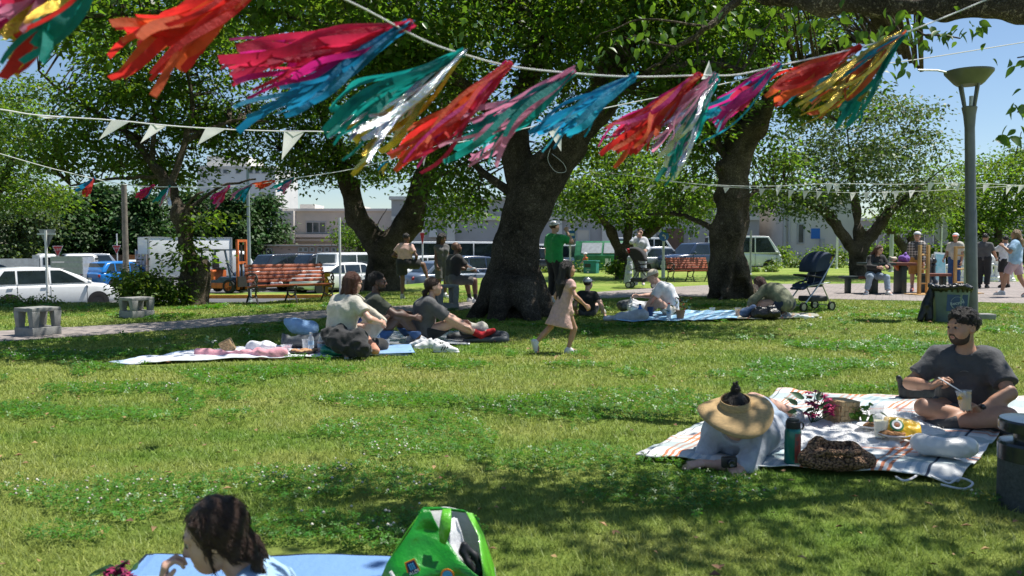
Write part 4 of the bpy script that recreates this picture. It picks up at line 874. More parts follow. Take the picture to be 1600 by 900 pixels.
car('hatchback', 'white hatchback parked in front of the leafy bush, side on', 'car', 74, 28.6, R(14), 'car_white', 'hatch', 4.4, 1.8, 1.56, G)
car('hatchback', 'dark estate car whose roof shows above the white hatchback', 'car', -20, 33, R(14), 'car_navy', 'hatch', 4.5, 1.78, 1.62, G)
car('hatchback', 'bright blue hatchback with red upright tail lamps, behind the utility pole', 'car', 192, 43, R(38), 'car_blue', 'hatch', 4.0, 1.7, 1.52, G)
car('van', 'silver minivan behind the blue hatchback', 'van', 152, 52, R(10), 'car_silver', 'suv', 4.5, 1.7, 1.85, G)
car('car', 'small white car half hidden behind the leafy bush', 'car', 224, 49, R(60), 'car_white', 'hatch', 3.8, 1.65, 1.5, G)
car('minivan', 'dark minivan nearest the forklift', 'minivan', 432, 43, R(212), 'car_dark', 'suv', 4.7, 1.75, 1.88, G)
car('minivan', 'dark minivan between its twin and the white car nose', 'minivan', 494, 42.5, R(212), 'car_dark', 'suv', 4.7, 1.75, 1.9, G)
car('car', 'white car with its nose showing beside the yellow hydrant', 'car', 520, 39.5, R(215), 'car_white', 'hatch', 4.2, 1.7, 1.5, G)
car('wagon', 'silver estate car in the row behind the dark minivans', 'car', 476, 53, R(205), 'car_silver', 'hatch', 4.6, 1.75, 1.7, G)
car('wagon', 'dark blue estate car in the back row by the pink annex', 'car', 446, 55, R(205), 'car_navy', 'suv', 4.6, 1.75, 1.8, G)
car('wagon', 'grey estate car in the back row nearest the tall white van', 'car', 512, 54, R(205), 'car_steel', 'hatch', 4.6, 1.75, 1.75, G)
car('white_van', 'white panel van with dark rear window beside the twin stemmed tree', 'van', 562, 42, R(42), 'car_white', 'van', 4.7, 1.75, 1.98, G)
car('minibus', 'long white minibus behind the seated man', 'minibus', 712, 50, R(8), 'car_white', 'van', 6.6, 2.0, 2.45, G)
car('jeep', 'small white boxy jeep behind the woman with one foot raised', 'car', 652, 40.5, R(200), 'car_white', 'suv', 3.6, 1.55, 1.75, G)
car('sedan', 'greyish blue saloon with red tail lamp in front of the jeep', 'car', 706, 35, R(30), 'car_steel', 'sedan', 4.6, 1.75, 1.46, G)
car('wagon', 'white estate car roof showing above the saloon', 'car', 690, 45, R(195), 'car_white', 'hatch', 4.5, 1.75, 1.6, G)
car('wagon', 'dark blue car tucked behind the great trunk', 'car', 752, 40, R(30), 'car_navy', 'hatch', 4.2, 1.75, 1.55, G)
car('white_van', 'white minivan half hidden by the man in the green shirt', 'van', 852, 47, R(190), 'car_white', 'van', 4.0, 1.7, 1.9, G)
car('sedan', 'silver saloon with red tail lamp behind the round blue sign', 'car', 1034, 45, R(28), 'car_silver', 'sedan', 4.5, 1.75, 1.48, G)
car('suv', 'dark grey car facing out beside the silver saloon', 'car', 1090, 44, R(215), 'car_navy', 'suv', 4.5, 1.8, 1.7, G)
car('white_van', 'white van half hidden behind the hollow tree', 'van', 1160, 50, R(10), 'car_white', 'van', 4.6, 1.8, 2.15, G)
car('white_van', 'white van roof showing behind the woman with the black pushchair', 'van', 1005, 54, R(10), 'car_white', 'van', 4.4, 1.75, 2.1, G)
car('suv', 'dark car between the white minivan and the trunk of the great tree', 'car', 842, 46, R(20), 'car_dark', 'suv', 4.4, 1.75, 1.7, G)
def cab_truck(name, label, px, D, head, L=3.3, bedh=1.0, gate='galv'):
    t = thing(name, label, 'truck', tuple(lot(px, D)), head + math.atan((800 - px) / FPX), G); w2 = .74
    MB().add(*loft([(.55, w2, .35, 1.75, .2), (.75, w2, .3, 1.9, .2), (1.35, w2, .3, 1.86, .22), (L / 2 - .12, w2, .32, 1.15, .3), (L / 2, w2 * .92, .36, .95, .35)], 20)).build('cab', 'car_white', t, angle=50)
    for sd in (-1, 1):
        MB().box((1.0, sd * (w2 + .004), 1.45), (.6, .02, .45)).build('side_window', 'car_glass', t, smooth=False)
        for x in (1.1, -1.05): wheel(t, x, sd * .66, .27, .16, spokes=5)
    mb = MB(); mb.box((-.55, 0, .55), (2.1, 1.44, .1)); mb.build('bed', gate, t, smooth=False)
    for sd in (-1, 1): MB().box((-.55, sd * .72, .6 + bedh / 2), (2.1, .05, bedh)).build('side_board', gate, t, smooth=False)
    for z in np.linspace(.7, .52 + bedh, 4): MB().box((-1.62, 0, z), (.06, 1.44, bedh / 4 - .03)).build('tail_board', gate, t, smooth=False)
    MB().box((.5, 0, 1.2), (.06, 1.4, 1.2)).build('bulkhead', gate, t, smooth=False)
    MB().add([(1.42, -w2 * .85, 1.78), (1.42, w2 * .85, 1.78), (L / 2 - .1, w2 * .88, 1.2), (L / 2 - .1, -w2 * .88, 1.2)], [(0, 1, 2, 3)], X=Matrix.Translation((.025, 0, .025))).build('windscreen', 'car_glass', t, smooth=False)
    return t
cab_truck('small_truck', 'small white truck with a boxy cab behind the triangular sign', 40, 46, R(12))
cab_truck('small_truck', 'silver pickup with ribbed tailboard beside the stop sign', 118, 42, R(75), bedh=1.15)
# box truck with a rusty tail lift
t = thing('box_truck', 'white box truck with a rusty tail lift behind the lopped tree', 'truck', tuple(lot(296, 45.5)), R(40), G)
MB().box((-.2, 0, 1.72), (4.5, 1.95, 2.2)).build('box', 'car_white', t, bevel=.02)
mb = MB()
for z in (.63, 2.8): mb.box((-.2, 0, z), (4.54, 1.99, .06))
for sx in (-2.45, 2.05):
    for sy in (-.98, .98): mb.box((sx, sy, 1.72), (.07, .07, 2.2))
mb.build('edge_trim', 'galv', t, smooth=False)
mat('rusty_white', (.62, .6, .56), .7, .2, 2.4, col2=(.25, .10, .045))
MB().box((-2.50, 0, 2.3), (.05, 1.8, .95)).build('rear_door', 'car_white', t, smooth=False)
for z in (.78, 1.1, 1.42, 1.74): MB().box((-2.56, 0, z), (.09, 1.75, .27), rot=Matrix.Rotation(.12, 3, 'Y')).build('lift_panel', 'rusty_white', t, bevel=.01)
for sd in (-1, 1): MB().box((-2.55, sd * .93, 1.2), (.12, .1, 1.35)).build('lift_rail', 'rusty_white', t, smooth=False)
mb = MB(); mb.box((.3, 0, .5), (5.6, .9, .16)); mb.build('chassis', 'black_plastic', t, smooth=False)
MB().add(*loft([(2.15, .86, .45, 1.9, .2), (2.4, .86, .4, 2.1, .2), (3.1, .86, .4, 2.0, .22), (3.5, .85, .42, 1.2, .3), (3.6, .8, .45, 1.0, .35)], 20)).build('cab', 'car_white', t, angle=50)
for sd in (-1, 1):
    MB().box((2.75, sd * .865, 1.6), (.7, .02, .5)).build('side_window', 'car_glass', t, smooth=False)
    for x in (2.8, -1.5): wheel(t, x, sd * .78, .36, .22, spokes=5)
# forklift
t = thing('forklift', 'orange and dark blue forklift with its mast up, behind the red bench', 'forklift', tuple(lot(350, 38.5)), R(-18)); t.location.z += .07
mb = MB(); mb.prism([(-1.05, .25), (-.35, .2), (.75, .3), (.78, .75), (.1, .78), (-.1, .62), (-.55, .62), (-1.05, .6)], -.5, .5); mb.build('chassis', 'fork_blue', t, bevel=.03)
MB().add(*loft([(-1.12, .38, .45, 1.0, .3), (-.95, .52, .4, 1.12, .25), (-.3, .5, .6, 1.1, .25), (-.26, .48, .62, 1.08, .25)], 16)).build('counterweight', 'fork_orange', t, angle=50)
MB().box((.1, -.51, .36), (.95, .03, .26)).build('side_panel', 'fork_orange', t, bevel=.01); MB().box((-.02, .51, .36), (.95, .03, .26)).build('side_panel', 'fork_orange', t, bevel=.01)
for nm, q in (('seat_cushion', ((-.25, 0, 1.15), (.45, .45, .12))), ('backrest', ((-.5, 0, 1.4), (.12, .42, .5)))): MB().box(*q).build(nm, 'black_plastic', t, bevel=.03)
for sd in (-1, 1): MB().tube([(-.95, sd * .48, 1.0), (-.9, sd * .48, 2.02)], .05, 6).build('guard_post', 'fork_blue', t); MB().tube([(.72, sd * .48, .7), (.42, sd * .48, 2.02)], .05, 6).build('guard_post', 'fork_blue', t)
for i in range(7): MB().box((-.85 + i * .2, 0, 2.06), (.06, 1.06, .06)).build('guard_bar', 'fork_blue', t, smooth=False)
mb = MB()
for sd in (-1, 1): mb.box((-.23, sd * .5, 2.06), (1.4, .06, .07))
mb.build('guard_rail', 'fork_blue', t, smooth=False)
mb = MB(); mb.tube([(.6, 0, .8), (.25, 0, 1.25)], .03, 6); mb.lathe([(.17, -.015), (.2, 0), (.17, .015)], 16, X=Matrix.Translation((.24, 0, 1.27)) @ Matrix.Rotation(.9, 4, 'Y'), cap=False); mb.build('steering_wheel', 'black_plastic', t)
for sd in (-1, 1): MB().box((1.0, sd * .32, 1.35), (.12, .1, 2.35)).build('mast_rail', 'fork_orange', t, bevel=.01)
for z in (.5, 1.45, 2.5): MB().box((1.0, 0, z), (.1, .74, .12)).build('mast_crossbar', 'fork_orange', t, smooth=False)
MB().tube([(.98, 0, .4), (.98, 0, 2.3)], .05, 8).build('lift_cylinder', 'iron', t); MB().box((1.1, 0, .55), (.06, .9, .5)).build('carriage', 'iron', t)
for sd in (-1, 1): MB().box((1.6, sd * .25, .1), (1.0, .1, .05)).build('fork', 'iron', t)
for x, r in ((.62, .33), (-.75, .26)):
    for sd in (-1, 1): wheel(t, x, sd * .45, r, .22, 'fork_orange', 4)

# ================================================================ STREET FURNITURE
def pole(name, label, px, pyb, pyt, D, r, m, cat='pole', z=None, arm=None, r2=None):
    b = at(px, 386, D); b.z = lotz(b.x) if z is None else z; tz = at(px, pyt, D).z
    t = thing(name, label, cat, tuple(b)); MB().tube([(0, 0, 0), (0, 0, (tz - b.z) / 2), (0, 0, tz - b.z)], [r, r * .95 if not r2 else (r + r2) / 2, r2 or r * .9], 10).build('pole', m, t)
    MB().lathe([(r * 1.6, 0), (r * 1.6, .03), (r, .05)], 10).build('base_plate', m, t)
    return t, tz - b.z
pole('utility_pole', 'old grey wooden utility pole behind the leafy bush', 196, 0, 288, 30, .12, 'pole_wood', 'utility pole', r2=.1)
t, h = pole('lamp_pole', 'pale green pole beside the forklift mast', 389, 0, 262, 33, .075, 'pole_green', 'lamp pole', r2=.06); MB().box((.25, 0, h - .03), (.7, .2, .1)).build('lamp_head', 'frame_grey', t, bevel=.03)
pole('marker_pole', 'slim white pole in front of the white panel van', 531, 0, 340, 30, .045, 'white_paint', r2=.04)
pole('marker_pole', 'slim white pole near the dark straight trunk', 1308, 0, 345, 46, .06, 'white_paint', z=0)
pole('lamp_pole', 'thin pale steel pole right behind the dark lamp post', 1511, 0, 150, 16.2, .045, 'galv', 'lamp pole', z=0, r2=.04)
pole('marker_pole', 'short grey post behind the woman at the picnic table', 1393, 0, 366, 40, .1, 'galv', z=0)
pole('marker_pole', 'thin grey post just right of the hollow tree', 1173, 0, 360, 36, .05, 'galv', z=0)
def sign_tri(name, label, px, D, py0, py1, wpx, m, back=False, rim=None, word=None, mdl=True, pz=None, top=None):
    b = at(px, 386, D); b.z = lotz(b.x) if pz is None else pz; t = thing(name, label, 'road sign', tuple(b)); z0, z1 = at(0, py1, D).z - b.z, at(0, py0, D).z - b.z; w_ = wpx * D / FPX / 2
    MB().tube([(0, .06 if not back else -.06, 0), (0, .06 if not back else -.06, (at(0, top, D).z - b.z) if top else z1)], .035, 8).build('pole', 'white_paint' if back or top else 'galv', t)
    def tri(k, y0, y1, nm, mm):
        c = z0 + (z1 - z0) * .64; q = [(-w_, z1), (-w_ * .93, z1 + .03), (w_ * .93, z1 + .03), (w_, z1), (w_ * .06, z0), (-w_ * .06, z0)]
        MB().prism([(x * k, c + (z_ - c) * k) for x, z_ in q], y0, y1).build(nm, mm, t, smooth=False)
    if back: tri(1, 0, .02, 'sign_plate', m); MB().box((0, -.03, z1 - .1), (.5, .03, .05)).build('bracket', 'galv', t, smooth=False)
    else: tri(1, 0, .02, 'sign_plate', rim or 'white_paint'); tri(.86, -.012, 0, 'sign_face', m)
    if word: text('lettering', word, (z1 - z0) * .26, 'white_paint', t, frame3((0, -.016, z0 + (z1 - z0) * .68), (1, 0, 0), (0, 0, 1)))
    return t
sign_tri('stop_sign', 'back of a grey triangular sign on a white post before the white hatchback', 74, 22, 360, 386, 26, 'sign_back', back=True)
sign_tri('stop_sign', 'red triangular stop sign beside the silver pickup', 90, 44, 385, 401, 16, 'sign_red', word='止まれ')
sign_tri('stop_sign', 'red triangular stop sign beside the utility pole', 182, 46, 384, 397, 13, 'sign_red', word='止まれ', top=365)
sign_tri('stop_sign', 'narrow red stop sign turned aside above the greyish blue saloon', 660, 34, 364, 384, 8, 'sign_red', top=350, word=None)
def disc_sign(t, z, r, m, y=0, nm='sign_plate'): MB().lathe([(.002, 0), (r, 0), (r, .02), (.002, .02)], 28, X=Matrix.Translation((0, y, z)) @ Matrix.Rotation(math.pi / 2, 4, 'X'), cap=False).build(nm, m, t, angle=30)
# one way sign
D = 34; b = at(891, 386, D); t = thing('one_way_sign', 'blue sign with a white arrow pointing left on a white post', 'road sign', (b.x, D, 0)); zt = at(0, 358, D).z
MB().tube([(0, .05, 0), (0, .05, zt)], .04, 8).build('pole', 'white_paint', t); zc = at(0, 366.5, D).z; w_ = 16 * D / FPX; h_ = 14 * D / FPX
MB().box((0, 0, zc), (w_, .02, h_)).build('sign_plate', 'white_paint', t, bevel=.005); MB().box((0, -.014, zc), (w_ * .94, .008, h_ * .9)).build('sign_face', 'sign_blue', t, smooth=False)
MB().prism([(-w_ * .4, zc), (-w_ * .1, zc + h_ * .32), (-w_ * .1, zc + h_ * .13), (w_ * .4, zc + h_ * .13), (w_ * .4, zc - h_ * .13), (-w_ * .1, zc - h_ * .13), (-w_ * .1, zc - h_ * .32)], -.026, -.019).build('arrow', 'white_paint', t, smooth=False)
MB().box((0, 0, zc - h_ * .85), (w_ * .9, .02, h_ * .6)).build('lower_plate', 'sign_back', t, smooth=False)
# round blue sign
D = 32; b = at(1037, 386, D); t = thing('turn_sign', 'round blue sign with a white turn arrow before the brown door', 'road sign', (b.x, D, 0)); zc = at(0, 369, D).z
MB().tube([(0, .05, 0), (0, .05, zc + .1)], .05, 8).build('pole', 'white_paint', t); disc_sign(t, zc, .2, 'sign_blue')
mb = MB(); q = [(-.08, .03), (-.01, .1), (-.01, .06), (.03, .05), (.07, 0), (.075, -.12), (.035, -.12), (.03, -.02), (.015, .01), (-.01, .015), (-.01, -.03)]; mb.prism([(x, zc + z_) for x, z_ in q], -.028, -.021); mb.build('arrow', 'white_paint', t, smooth=False)
MB().tube([(0, .05, 0), (0, .05, .7)], .075, 8).build('post_sleeve', 'white_paint', t)
# backs of two road signs
D = 36; b = at(1470, 386, D); t = thing('road_sign', 'grey backs of a triangular and a round road sign on one post', 'road sign', (b.x, D, 0)); zc = at(0, 366, D).z; MB().tube([(0, -.05, 0), (0, -.05, at(0, 338, D).z)], .035, 8).build('pole', 'white_paint', t)
disc_sign(t, zc, .30, 'sign_back'); z1 = at(0, 341, D).z; z0 = at(0, 356, D).z; MB().prism([(-.31, z0 + .05), (-.28, z0), (.28, z0), (.31, z0 + .05), (.12, z1), (-.12, z1)], 0, .02).build('sign_plate', 'sign_back', t, smooth=False)
# the big lamp post
g = gnd(1519, 497); t = thing('lamp_post', 'dark grey lamp post with a wide dish top and four struts', 'lamp post', (g.x, g.y, 0)); D = g.y
z = lambda py: at(1519, py, D).z
lean = at(1514, 110, D).x - at(1519, 497, D).x
X = Matrix(((1, 0, lean / z(110), 0), (0, 1, 0, 0), (0, 0, 1, 0), (0, 0, 0, 1)))
MB().lathe([(.095, 0), (.095, z(330)), (.088, z(330) + .02), (.082, z(200)), (.10, z(180)), (.125, z(168)), (.11, z(166.5))], 18, X=X).build('pole', 'steel_grey', t)
for k in range(4):
    a = k * math.pi / 2 + .4; MB().tube([X @ Vector((.1 * math.cos(a), .1 * math.sin(a), z(169))), X @ Vector((.19 * math.cos(a), .19 * math.sin(a), z(130)))], .022, 6).build('strut', 'steel_grey', t)
MB().lathe([(.001, z(133)), (.2, z(133)), (.24, z(130)), (.385, z(114)), (.39, z(111)), (.36, z(110.5)), (.001, z(109.5))], 28, X=X, cap=False).build('lamp_dish', 'lamp_metal', t, angle=30)
MB().tube([X @ Vector((-.37, 0, z(113.5))), X @ Vector((-.55, 0, z(110))), X @ Vector((-.88, 0, z(109.5)))], .016, 6).build('arm', 'galv', t)
sb = gnd(1537, 499); tt = thing('stone_block', 'small grey stone block at the foot of the lamp post', 'block', (sb.x, sb.y, 0)); MB().box((0, 0, .045), (.3, .24, .11)).build('stone', 'concrete', tt, bevel=.012)
# bin with bag
g = gnd(1484, 503); t = thing('litter_bin', 'greyish green litter bin lined with a black bag, blue poster on its side', 'litter bin', (g.x, g.y, 0), 0); s_ = g.y / FPX
H = 56 * s_; rb_, rt_ = 22.5 * s_, 27.5 * s_
mb = MB(); mb.lathe([(rb_, 0), (rt_, H), (rt_ * .96, H), (rb_ * .9, .1)], 8, X=Matrix.Rotation(R(8), 4, 'Z'), cap=False); mb.add([(0, 0, .1)], []); mb.build('bin_body', 'bin_green', t, smooth=False)
sd = Sdf(.02); n = 22
for k in range(n): a = 6.283 * k / n; b = 6.283 * (k + 1) / n; r_ = rt_ * 1.03; sd.rc((r_ * math.cos(a), r_ * math.sin(a), H - .01 + .02 * math.sin(3 * a)), (r_ * math.cos(b), r_ * math.sin(b), H - .01 + .02 * math.sin(3 * b)), .035); sd.rc((r_ * 1.02 * math.cos(a), r_ * 1.02 * math.sin(a), H - .01), (r_ * .99 * math.cos(a), r_ * .99 * math.sin(a), H - .06 - .03 * random.random()), .018)
solid('bin_bag', sd.mesh(.012, noise=[(.012, 22)]), 'bag_black', t)
f0, f1 = R(-135), R(-82); yb = lambda z_: (rb_ + (rt_ - rb_) * z_ / H) * math.cos(R(22.5)) + .006
ang = R(-90) + R(8) - R(14.5); nx_, ny_ = math.cos(ang), math.sin(ang); tx, ty = -ny_, nx_
P4 = [(u * .16, z_) for u, z_ in ((-1, .2), (1, .2), (1, .47), (-1, .47))]
Vp = [(nx_ * yb(z_) + tx * u, ny_ * yb(z_) + ty * u, z_) for u, z_ in P4]; MB().add(Vp + [(v[0] * 1.01, v[1] * 1.01, v[2]) for v in Vp], [(0, 1, 2, 3), (7, 6, 5, 4)]).build('poster', 'bin_blue', t, smooth=False)
X = frame3((nx_ * (yb(.34) + .008), ny_ * (yb(.34) + .008), .335), (tx, ty, 0), (0, 0, 1)); mat('print_pale', (.45, .5, .6), .6, .05)
mb = MB()
for a0, a1 in ((15, 165), (195, 345)): mb.tube([(.1 * math.cos(R(a)), .1 * math.sin(R(a)), 0) for a in range(a0, a1 + 1, 10)], .005, 4, X=X, flat=.4)
mb.build('ring_emblem', 'print_pale', t); text('lettering', 'Recycle', .072, 'print_pale', t, X @ Matrix.Rotation(.2, 4, 'Z'))
mb = MB(); a, b = Vector((-rt_ * 1.02, .04, H - .02)), Vector((-rt_ * 1.02 - .2, -.02, .0)); sd = Sdf(.02); sd.rc(a, a.lerp(b, .5), .04, .07).rc(a.lerp(b, .5), b + Vector((0, 0, .05)), .07, .05).rc(a, b + Vector((.13, 0, .05)), .04, .07); solid('hanging_bag', sd.mesh(.015, noise=[(.012, 14)]), 'bag_black', t)
# smoking stand / bollard at the right edge
g = gnd(1612, 792); t = thing('ash_stand', 'dark concrete ash stand with a black mushroom lid at the right edge', 'ash stand', (g.x, g.y, 0)); s_ = g.y / FPX; zz = lambda py: at(1612, py, g.y).z
MB().lathe([(.148, 0), (.148, zz(716)), (.135, zz(715))], 36).build('concrete_body', 'concrete_dark', t, angle=30)
mat('gloss_black', (.02, .025, .03), .25, .1, 8, coat=.4)
MB().lathe([(.15, zz(718)), (.152, zz(694)), (.145, zz(690)), (.09, zz(688))], 36).build('collar', 'gloss_black', t, angle=30); MB().lathe([(.085, zz(690)), (.085, zz(672))], 28).build('neck', 'gloss_black', t, angle=30)
MB().lathe([(.09, zz(673)), (.148, zz(673)), (.152, zz(669)), (.152, zz(658)), (.145, zz(655)), (.001, zz(653.5))], 36).build('lid', 'gloss_black', t, angle=30)
# concrete cube seats
def cube_seat(label, px, py, rz, w_=.4, h_=.4):
    g = gnd(px, py); t = thing('concrete_stool', label, 'stool', (g.x, g.y, 0), rz, 'concrete cube stools'); b = w_ * .25
    MB().box((0, 0, h_ - b / 4), (w_, w_, b / 2)).build('top_slab', 'concrete', t, bevel=.008); MB().box((0, 0, b * .6), (w_, w_, b * 1.2)).build('base_slab', 'concrete', t, bevel=.008)
    for sx in (-1, 1):
        for sy in (-1, 1):
            q = [(-b / 2, b * 1.2), (b / 2, b * 1.2), (b / 2, h_ - b / 2), (-b / 2, h_ - b / 2)]; x, y = sx * (w_ - b) / 2, sy * (w_ - b) / 2
            V = [(x + a * (.8 if z_ < h_ / 2 else 1.1), y + c * (.8 if z_ < h_ / 2 else 1.1), z_) for z_ in (b * 1.2 - .003, h_ - b / 2 + .003) for a, c in ((-b / 2, -b / 2), (b / 2, -b / 2), (b / 2, b / 2), (-b / 2, b / 2))]
            MB().add(V, [(0, 3, 2, 1), (4, 5, 6, 7), (0, 1, 5, 4), (1, 2, 6, 5), (2, 3, 7, 6), (3, 0, 4, 7)]).build('leg', 'concrete', t, bevel=.006)
    return t
cube_seat('hollow concrete cube stool nearest the white hatchback', 60, 524, R(63), .42, .4); cube_seat('hollow concrete cube stool by the leafy bush', 214, 496, R(57), .42, .36)
cube_seat('hollow concrete cube stool with the man in black sitting on it', 697, 484, R(20), .42, .5)
# benches of red slats on scrolled iron legs
def bench(label, px, py, rz, W=1.75):
    g = gnd(px, py); t = thing('park_bench', label, 'bench', (g.x, g.y, 0), rz, 'red slatted park benches')     # front is local -y
    for i in range(4): MB().box((0, -.24 + i * .125, .415 - .014 * i), (W, .105, .032)).build('seat_slat', 'slat', t, bevel=.008)
    for i in range(5): MB().box((0, .22 + .035 * i, .5 + .082 * i), (W, .03, .07), rot=Matrix.Rotation(-.38, 3, 'X')).build('back_slat', 'slat', t, bevel=.008)
    for sx in (-1, 0, 1):
        x = sx * (W / 2 - .04); mb = MB(); P = lambda *q: smooth_pts([(x, a, b) for a, b in q], 5)
        mb.tube(P((-.34, 0), (-.30, .1), (-.22, .24), (-.30, .36), (-.26, .40), (.18, .35), (.24, .5), (.42, .9)), .02, 6); mb.tube(P((.18, .35), (.2, .2), (.3, .08), (.36, 0)), .02, 6); mb.tube(P((-.2, .2), (0, .14), (.2, .2)), .014, 6)
        if sx:
            mb.tube(P((.3, .62), (.1, .66), (-.2, .66), (-.31, .6), (-.31, .52), (-.24, .5), (-.2, .56), (-.25, .6)), .019, 6); mb.tube(P((-.26, .4), (-.2, .46), (-.12, .5), (-.06, .46), (-.1, .42)), .014, 6); mb.tube(P((-.28, .4), (-.29, .5)), .016, 6)
        mb.build('iron_leg', 'iron', t)
    return t
BENCH_A = bench('red slatted bench with scrolled iron arms, behind the picnic couple', 455, 473, R(38), 1.85); bench('red slatted bench in front of the silver saloon', 1078, 440, R(14), 1.62)
# fire hydrant
g = gnd(508, 455); b = lot(508, 31); b = Vector((g.x, g.y, 0)); t = thing('fire_hydrant', 'yellow fire hydrant behind the red bench', 'fire hydrant', (at(508, 386, 22).x, 22, -.25)); 
MB().lathe([(.12, 0), (.12, .05), (.075, .07), (.075, .5), (.11, .52), (.11, .56), (.09, .6), (.05, .66), (.03, .7), (.001, .7)], 16, cap=False).build('barrel', 'yellow_hydrant', t)
mb = MB()
for a in (0, 90, 180): X = Matrix.Rotation(R(a - 90), 4, 'Z') @ Matrix.Translation((.07, 0, .42)) @ Matrix.Rotation(math.pi / 2, 4, 'Y'); mb.lathe([(.04, 0), (.04, .07), (.05, .07), (.05, .1)], 10, X=X)
mb.build('outlet', 'yellow_hydrant', t); MB().lathe([(.12, .68), (.135, .7), (.135, .76), (.1, .8), (.001, .81)], 16, cap=False).build('cap', 'yellow_hydrant', t)
# dumpster and teal bin
D = 44; b = lot(942, D); t = thing('dumpster', 'long green roofed waste container behind the one way sign', 'dumpster', tuple(b), R(-14)); sc = D / FPX; L_ = 82 * sc; h_ = 50 * sc
z0 = .28; mb = MB(); prof = [(-.8, z0), (.8, z0), (.9, z0 + h_ * .45), (.55, z0 + h_ * .9), (-.35, z0 + h_ * .9), (-.9, z0 + h_ * .45)]; mb.prism(prof, -L_ / 2, L_ / 2, 'x'); mb.build('hopper', 'dump_green', t, bevel=.02)
mb = MB(); mb.box((0, 0, z0 - .06), (L_ * .98, 1.5, .16)); mb.build('base_frame', 'dump_rust', t, smooth=False)
for i in range(2):
    x = -L_ * .18 + i * L_ * .42; a, c = Vector((0, -.9, z0 + h_ * .45)), Vector((0, -.35, z0 + h_ * .9)); n_ = Vector((0, -(c.z - a.z), c.y - a.y)).normalized(); nn = n_ if n_.y < 0 else -n_
    q = [a.lerp(c, .15), a.lerp(c, .85)]; V = [Vector((x + dx, p.y, p.z)) + nn * o for o in (.0, .04) for p, dxs in ((q[0], (-.55, .55)), (q[1], (.55, -.55))) for dx in dxs]
    MB().add([tuple(v) for v in V], [(0, 1, 2, 3), (4, 5, 6, 7), (0, 1, 5, 4), (1, 2, 6, 5), (2, 3, 7, 6), (3, 0, 4, 7)]).build('hatch', 'galv', t, smooth=False)
    MB().box((x - .3, -.885, z0 + h_ * .25), (.3, .05, .4)).build('notice', 'wall_white', t, smooth=False)
for x in np.linspace(-L_ * .48, L_ * .48, 7): MB().box((x, -.85, z0 + h_ * .22), (.07, .09, h_ * .42), rot=Matrix.Rotation(.12, 3, 'X')).build('rib', 'dump_green', t, smooth=False)
mb = MB(); mb.prism([(.0 - .55, z0 + h_ * .5), (.55, z0 + h_ * .5), (.35, z0 + h_ * .82), (-.28, z0 + h_ * .82)], -L_ / 2 - .03, -L_ / 2 + .02, 'x'); mb.build('end_panel', 'dump_rust', t, smooth=False)
for i in range(3): MB().box((-L_ / 2 - .03, 0, z0 + h_ * (.12 + .13 * i)), (.06, 1.5, .07)).build('end_bar', 'dump_green', t, smooth=False)
D = 38; t = thing('litter_bin', 'square teal litter bin beside the green waste container', 'litter bin', (at(924, 386, D).x, D, -.35), R(-22)); s_ = D / FPX; hh = at(0, 409, D).z + .35
MB().box((0, 0, hh / 2), (.62, .55, hh)).build('bin_body', 'bin_teal', t, bevel=.015); MB().box((-.315, 0, hh * .8), (.03, .36, hh * .2)).build('slot', 'black_plastic', t); MB().box((0, 0, hh + .03), (.68, .6, .06)).build('lid', 'bin_teal', t, bevel=.01)
MB().box((-.1, -.28, hh * .8), (.3, .02, hh * .2)).build('slot', 'black_plastic', t); text('lettering', 'LITTER', .075, 'white_paint', t, frame3((-.08, -.282, hh * .58), (1, 0, 0), (0, 0, 1)))
MB().lathe([(.001, 0), (.05, 0), (.05, .012), (.001, .012)], 14, X=Matrix.Translation((-.08, -.274, hh * .46)) @ Matrix.Rotation(math.pi / 2, 4, 'X'), cap=False).build('emblem', 'white_paint', t)
# picnic table and its two benches
gt_ = gnd(1388, 459); D = gt_.y
mat('board_red', (.20, .062, .04), .6, .15, 6)
def ptable(name, label, cat, px0, px1, pyt, D, depth, hz=None, rz=0, redpart=(.55, 1.0)):
    a, b = at(px0, pyt, D), at(px1, pyt, D); W = b.x - a.x; z_ = a.z; t = thing(name, label, cat, ((a.x + b.x) / 2, D, 0), rz)
    k = redpart[0]
    MB().box((-W / 2 + W * k / 2, 0, z_ - .04), (W * k, depth, .075)).build('top_board', 'table_green', t, bevel=.01); MB().box((-W / 2 + W * (k + 1) / 2, 0, z_ - .04), (W * (1 - k) - .004, depth, .075)).build('top_board', 'board_red', t, bevel=.01)
    for s_ in (-1, 1): MB().box((s_ * W * .31, 0, (z_ - .08) / 2), (.15 if depth > .5 else .1, min(.4, depth * .6), z_ - .08)).build('leg', 'table_green', t, bevel=.01)
    if depth > .5:
        for s_ in (-1, 1): MB().prism([(s_ * W * .31 - .2, z_ - .08), (s_ * W * .31 + .2, z_ - .08), (s_ * W * .31, z_ - .3)], -.06, .06).build('gusset', 'table_green' if s_ < 0 else 'fork_orange', t, smooth=False)
    return t
ptable('picnic_table', 'dark green picnic table with a red ended top', 'table', 1348, 1422, 410, D, .75, rz=R(4)); ptable('picnic_bench', 'low bench of the picnic table with the woman in black on it', 'bench', 1314, 1372, 431, D + .1, .36, redpart=(.4, 1)); ptable('picnic_bench', 'low red bench between the two toss ladders', 'bench', 1436, 1482, 427, D + .2, .36, redpart=(.15, 1))
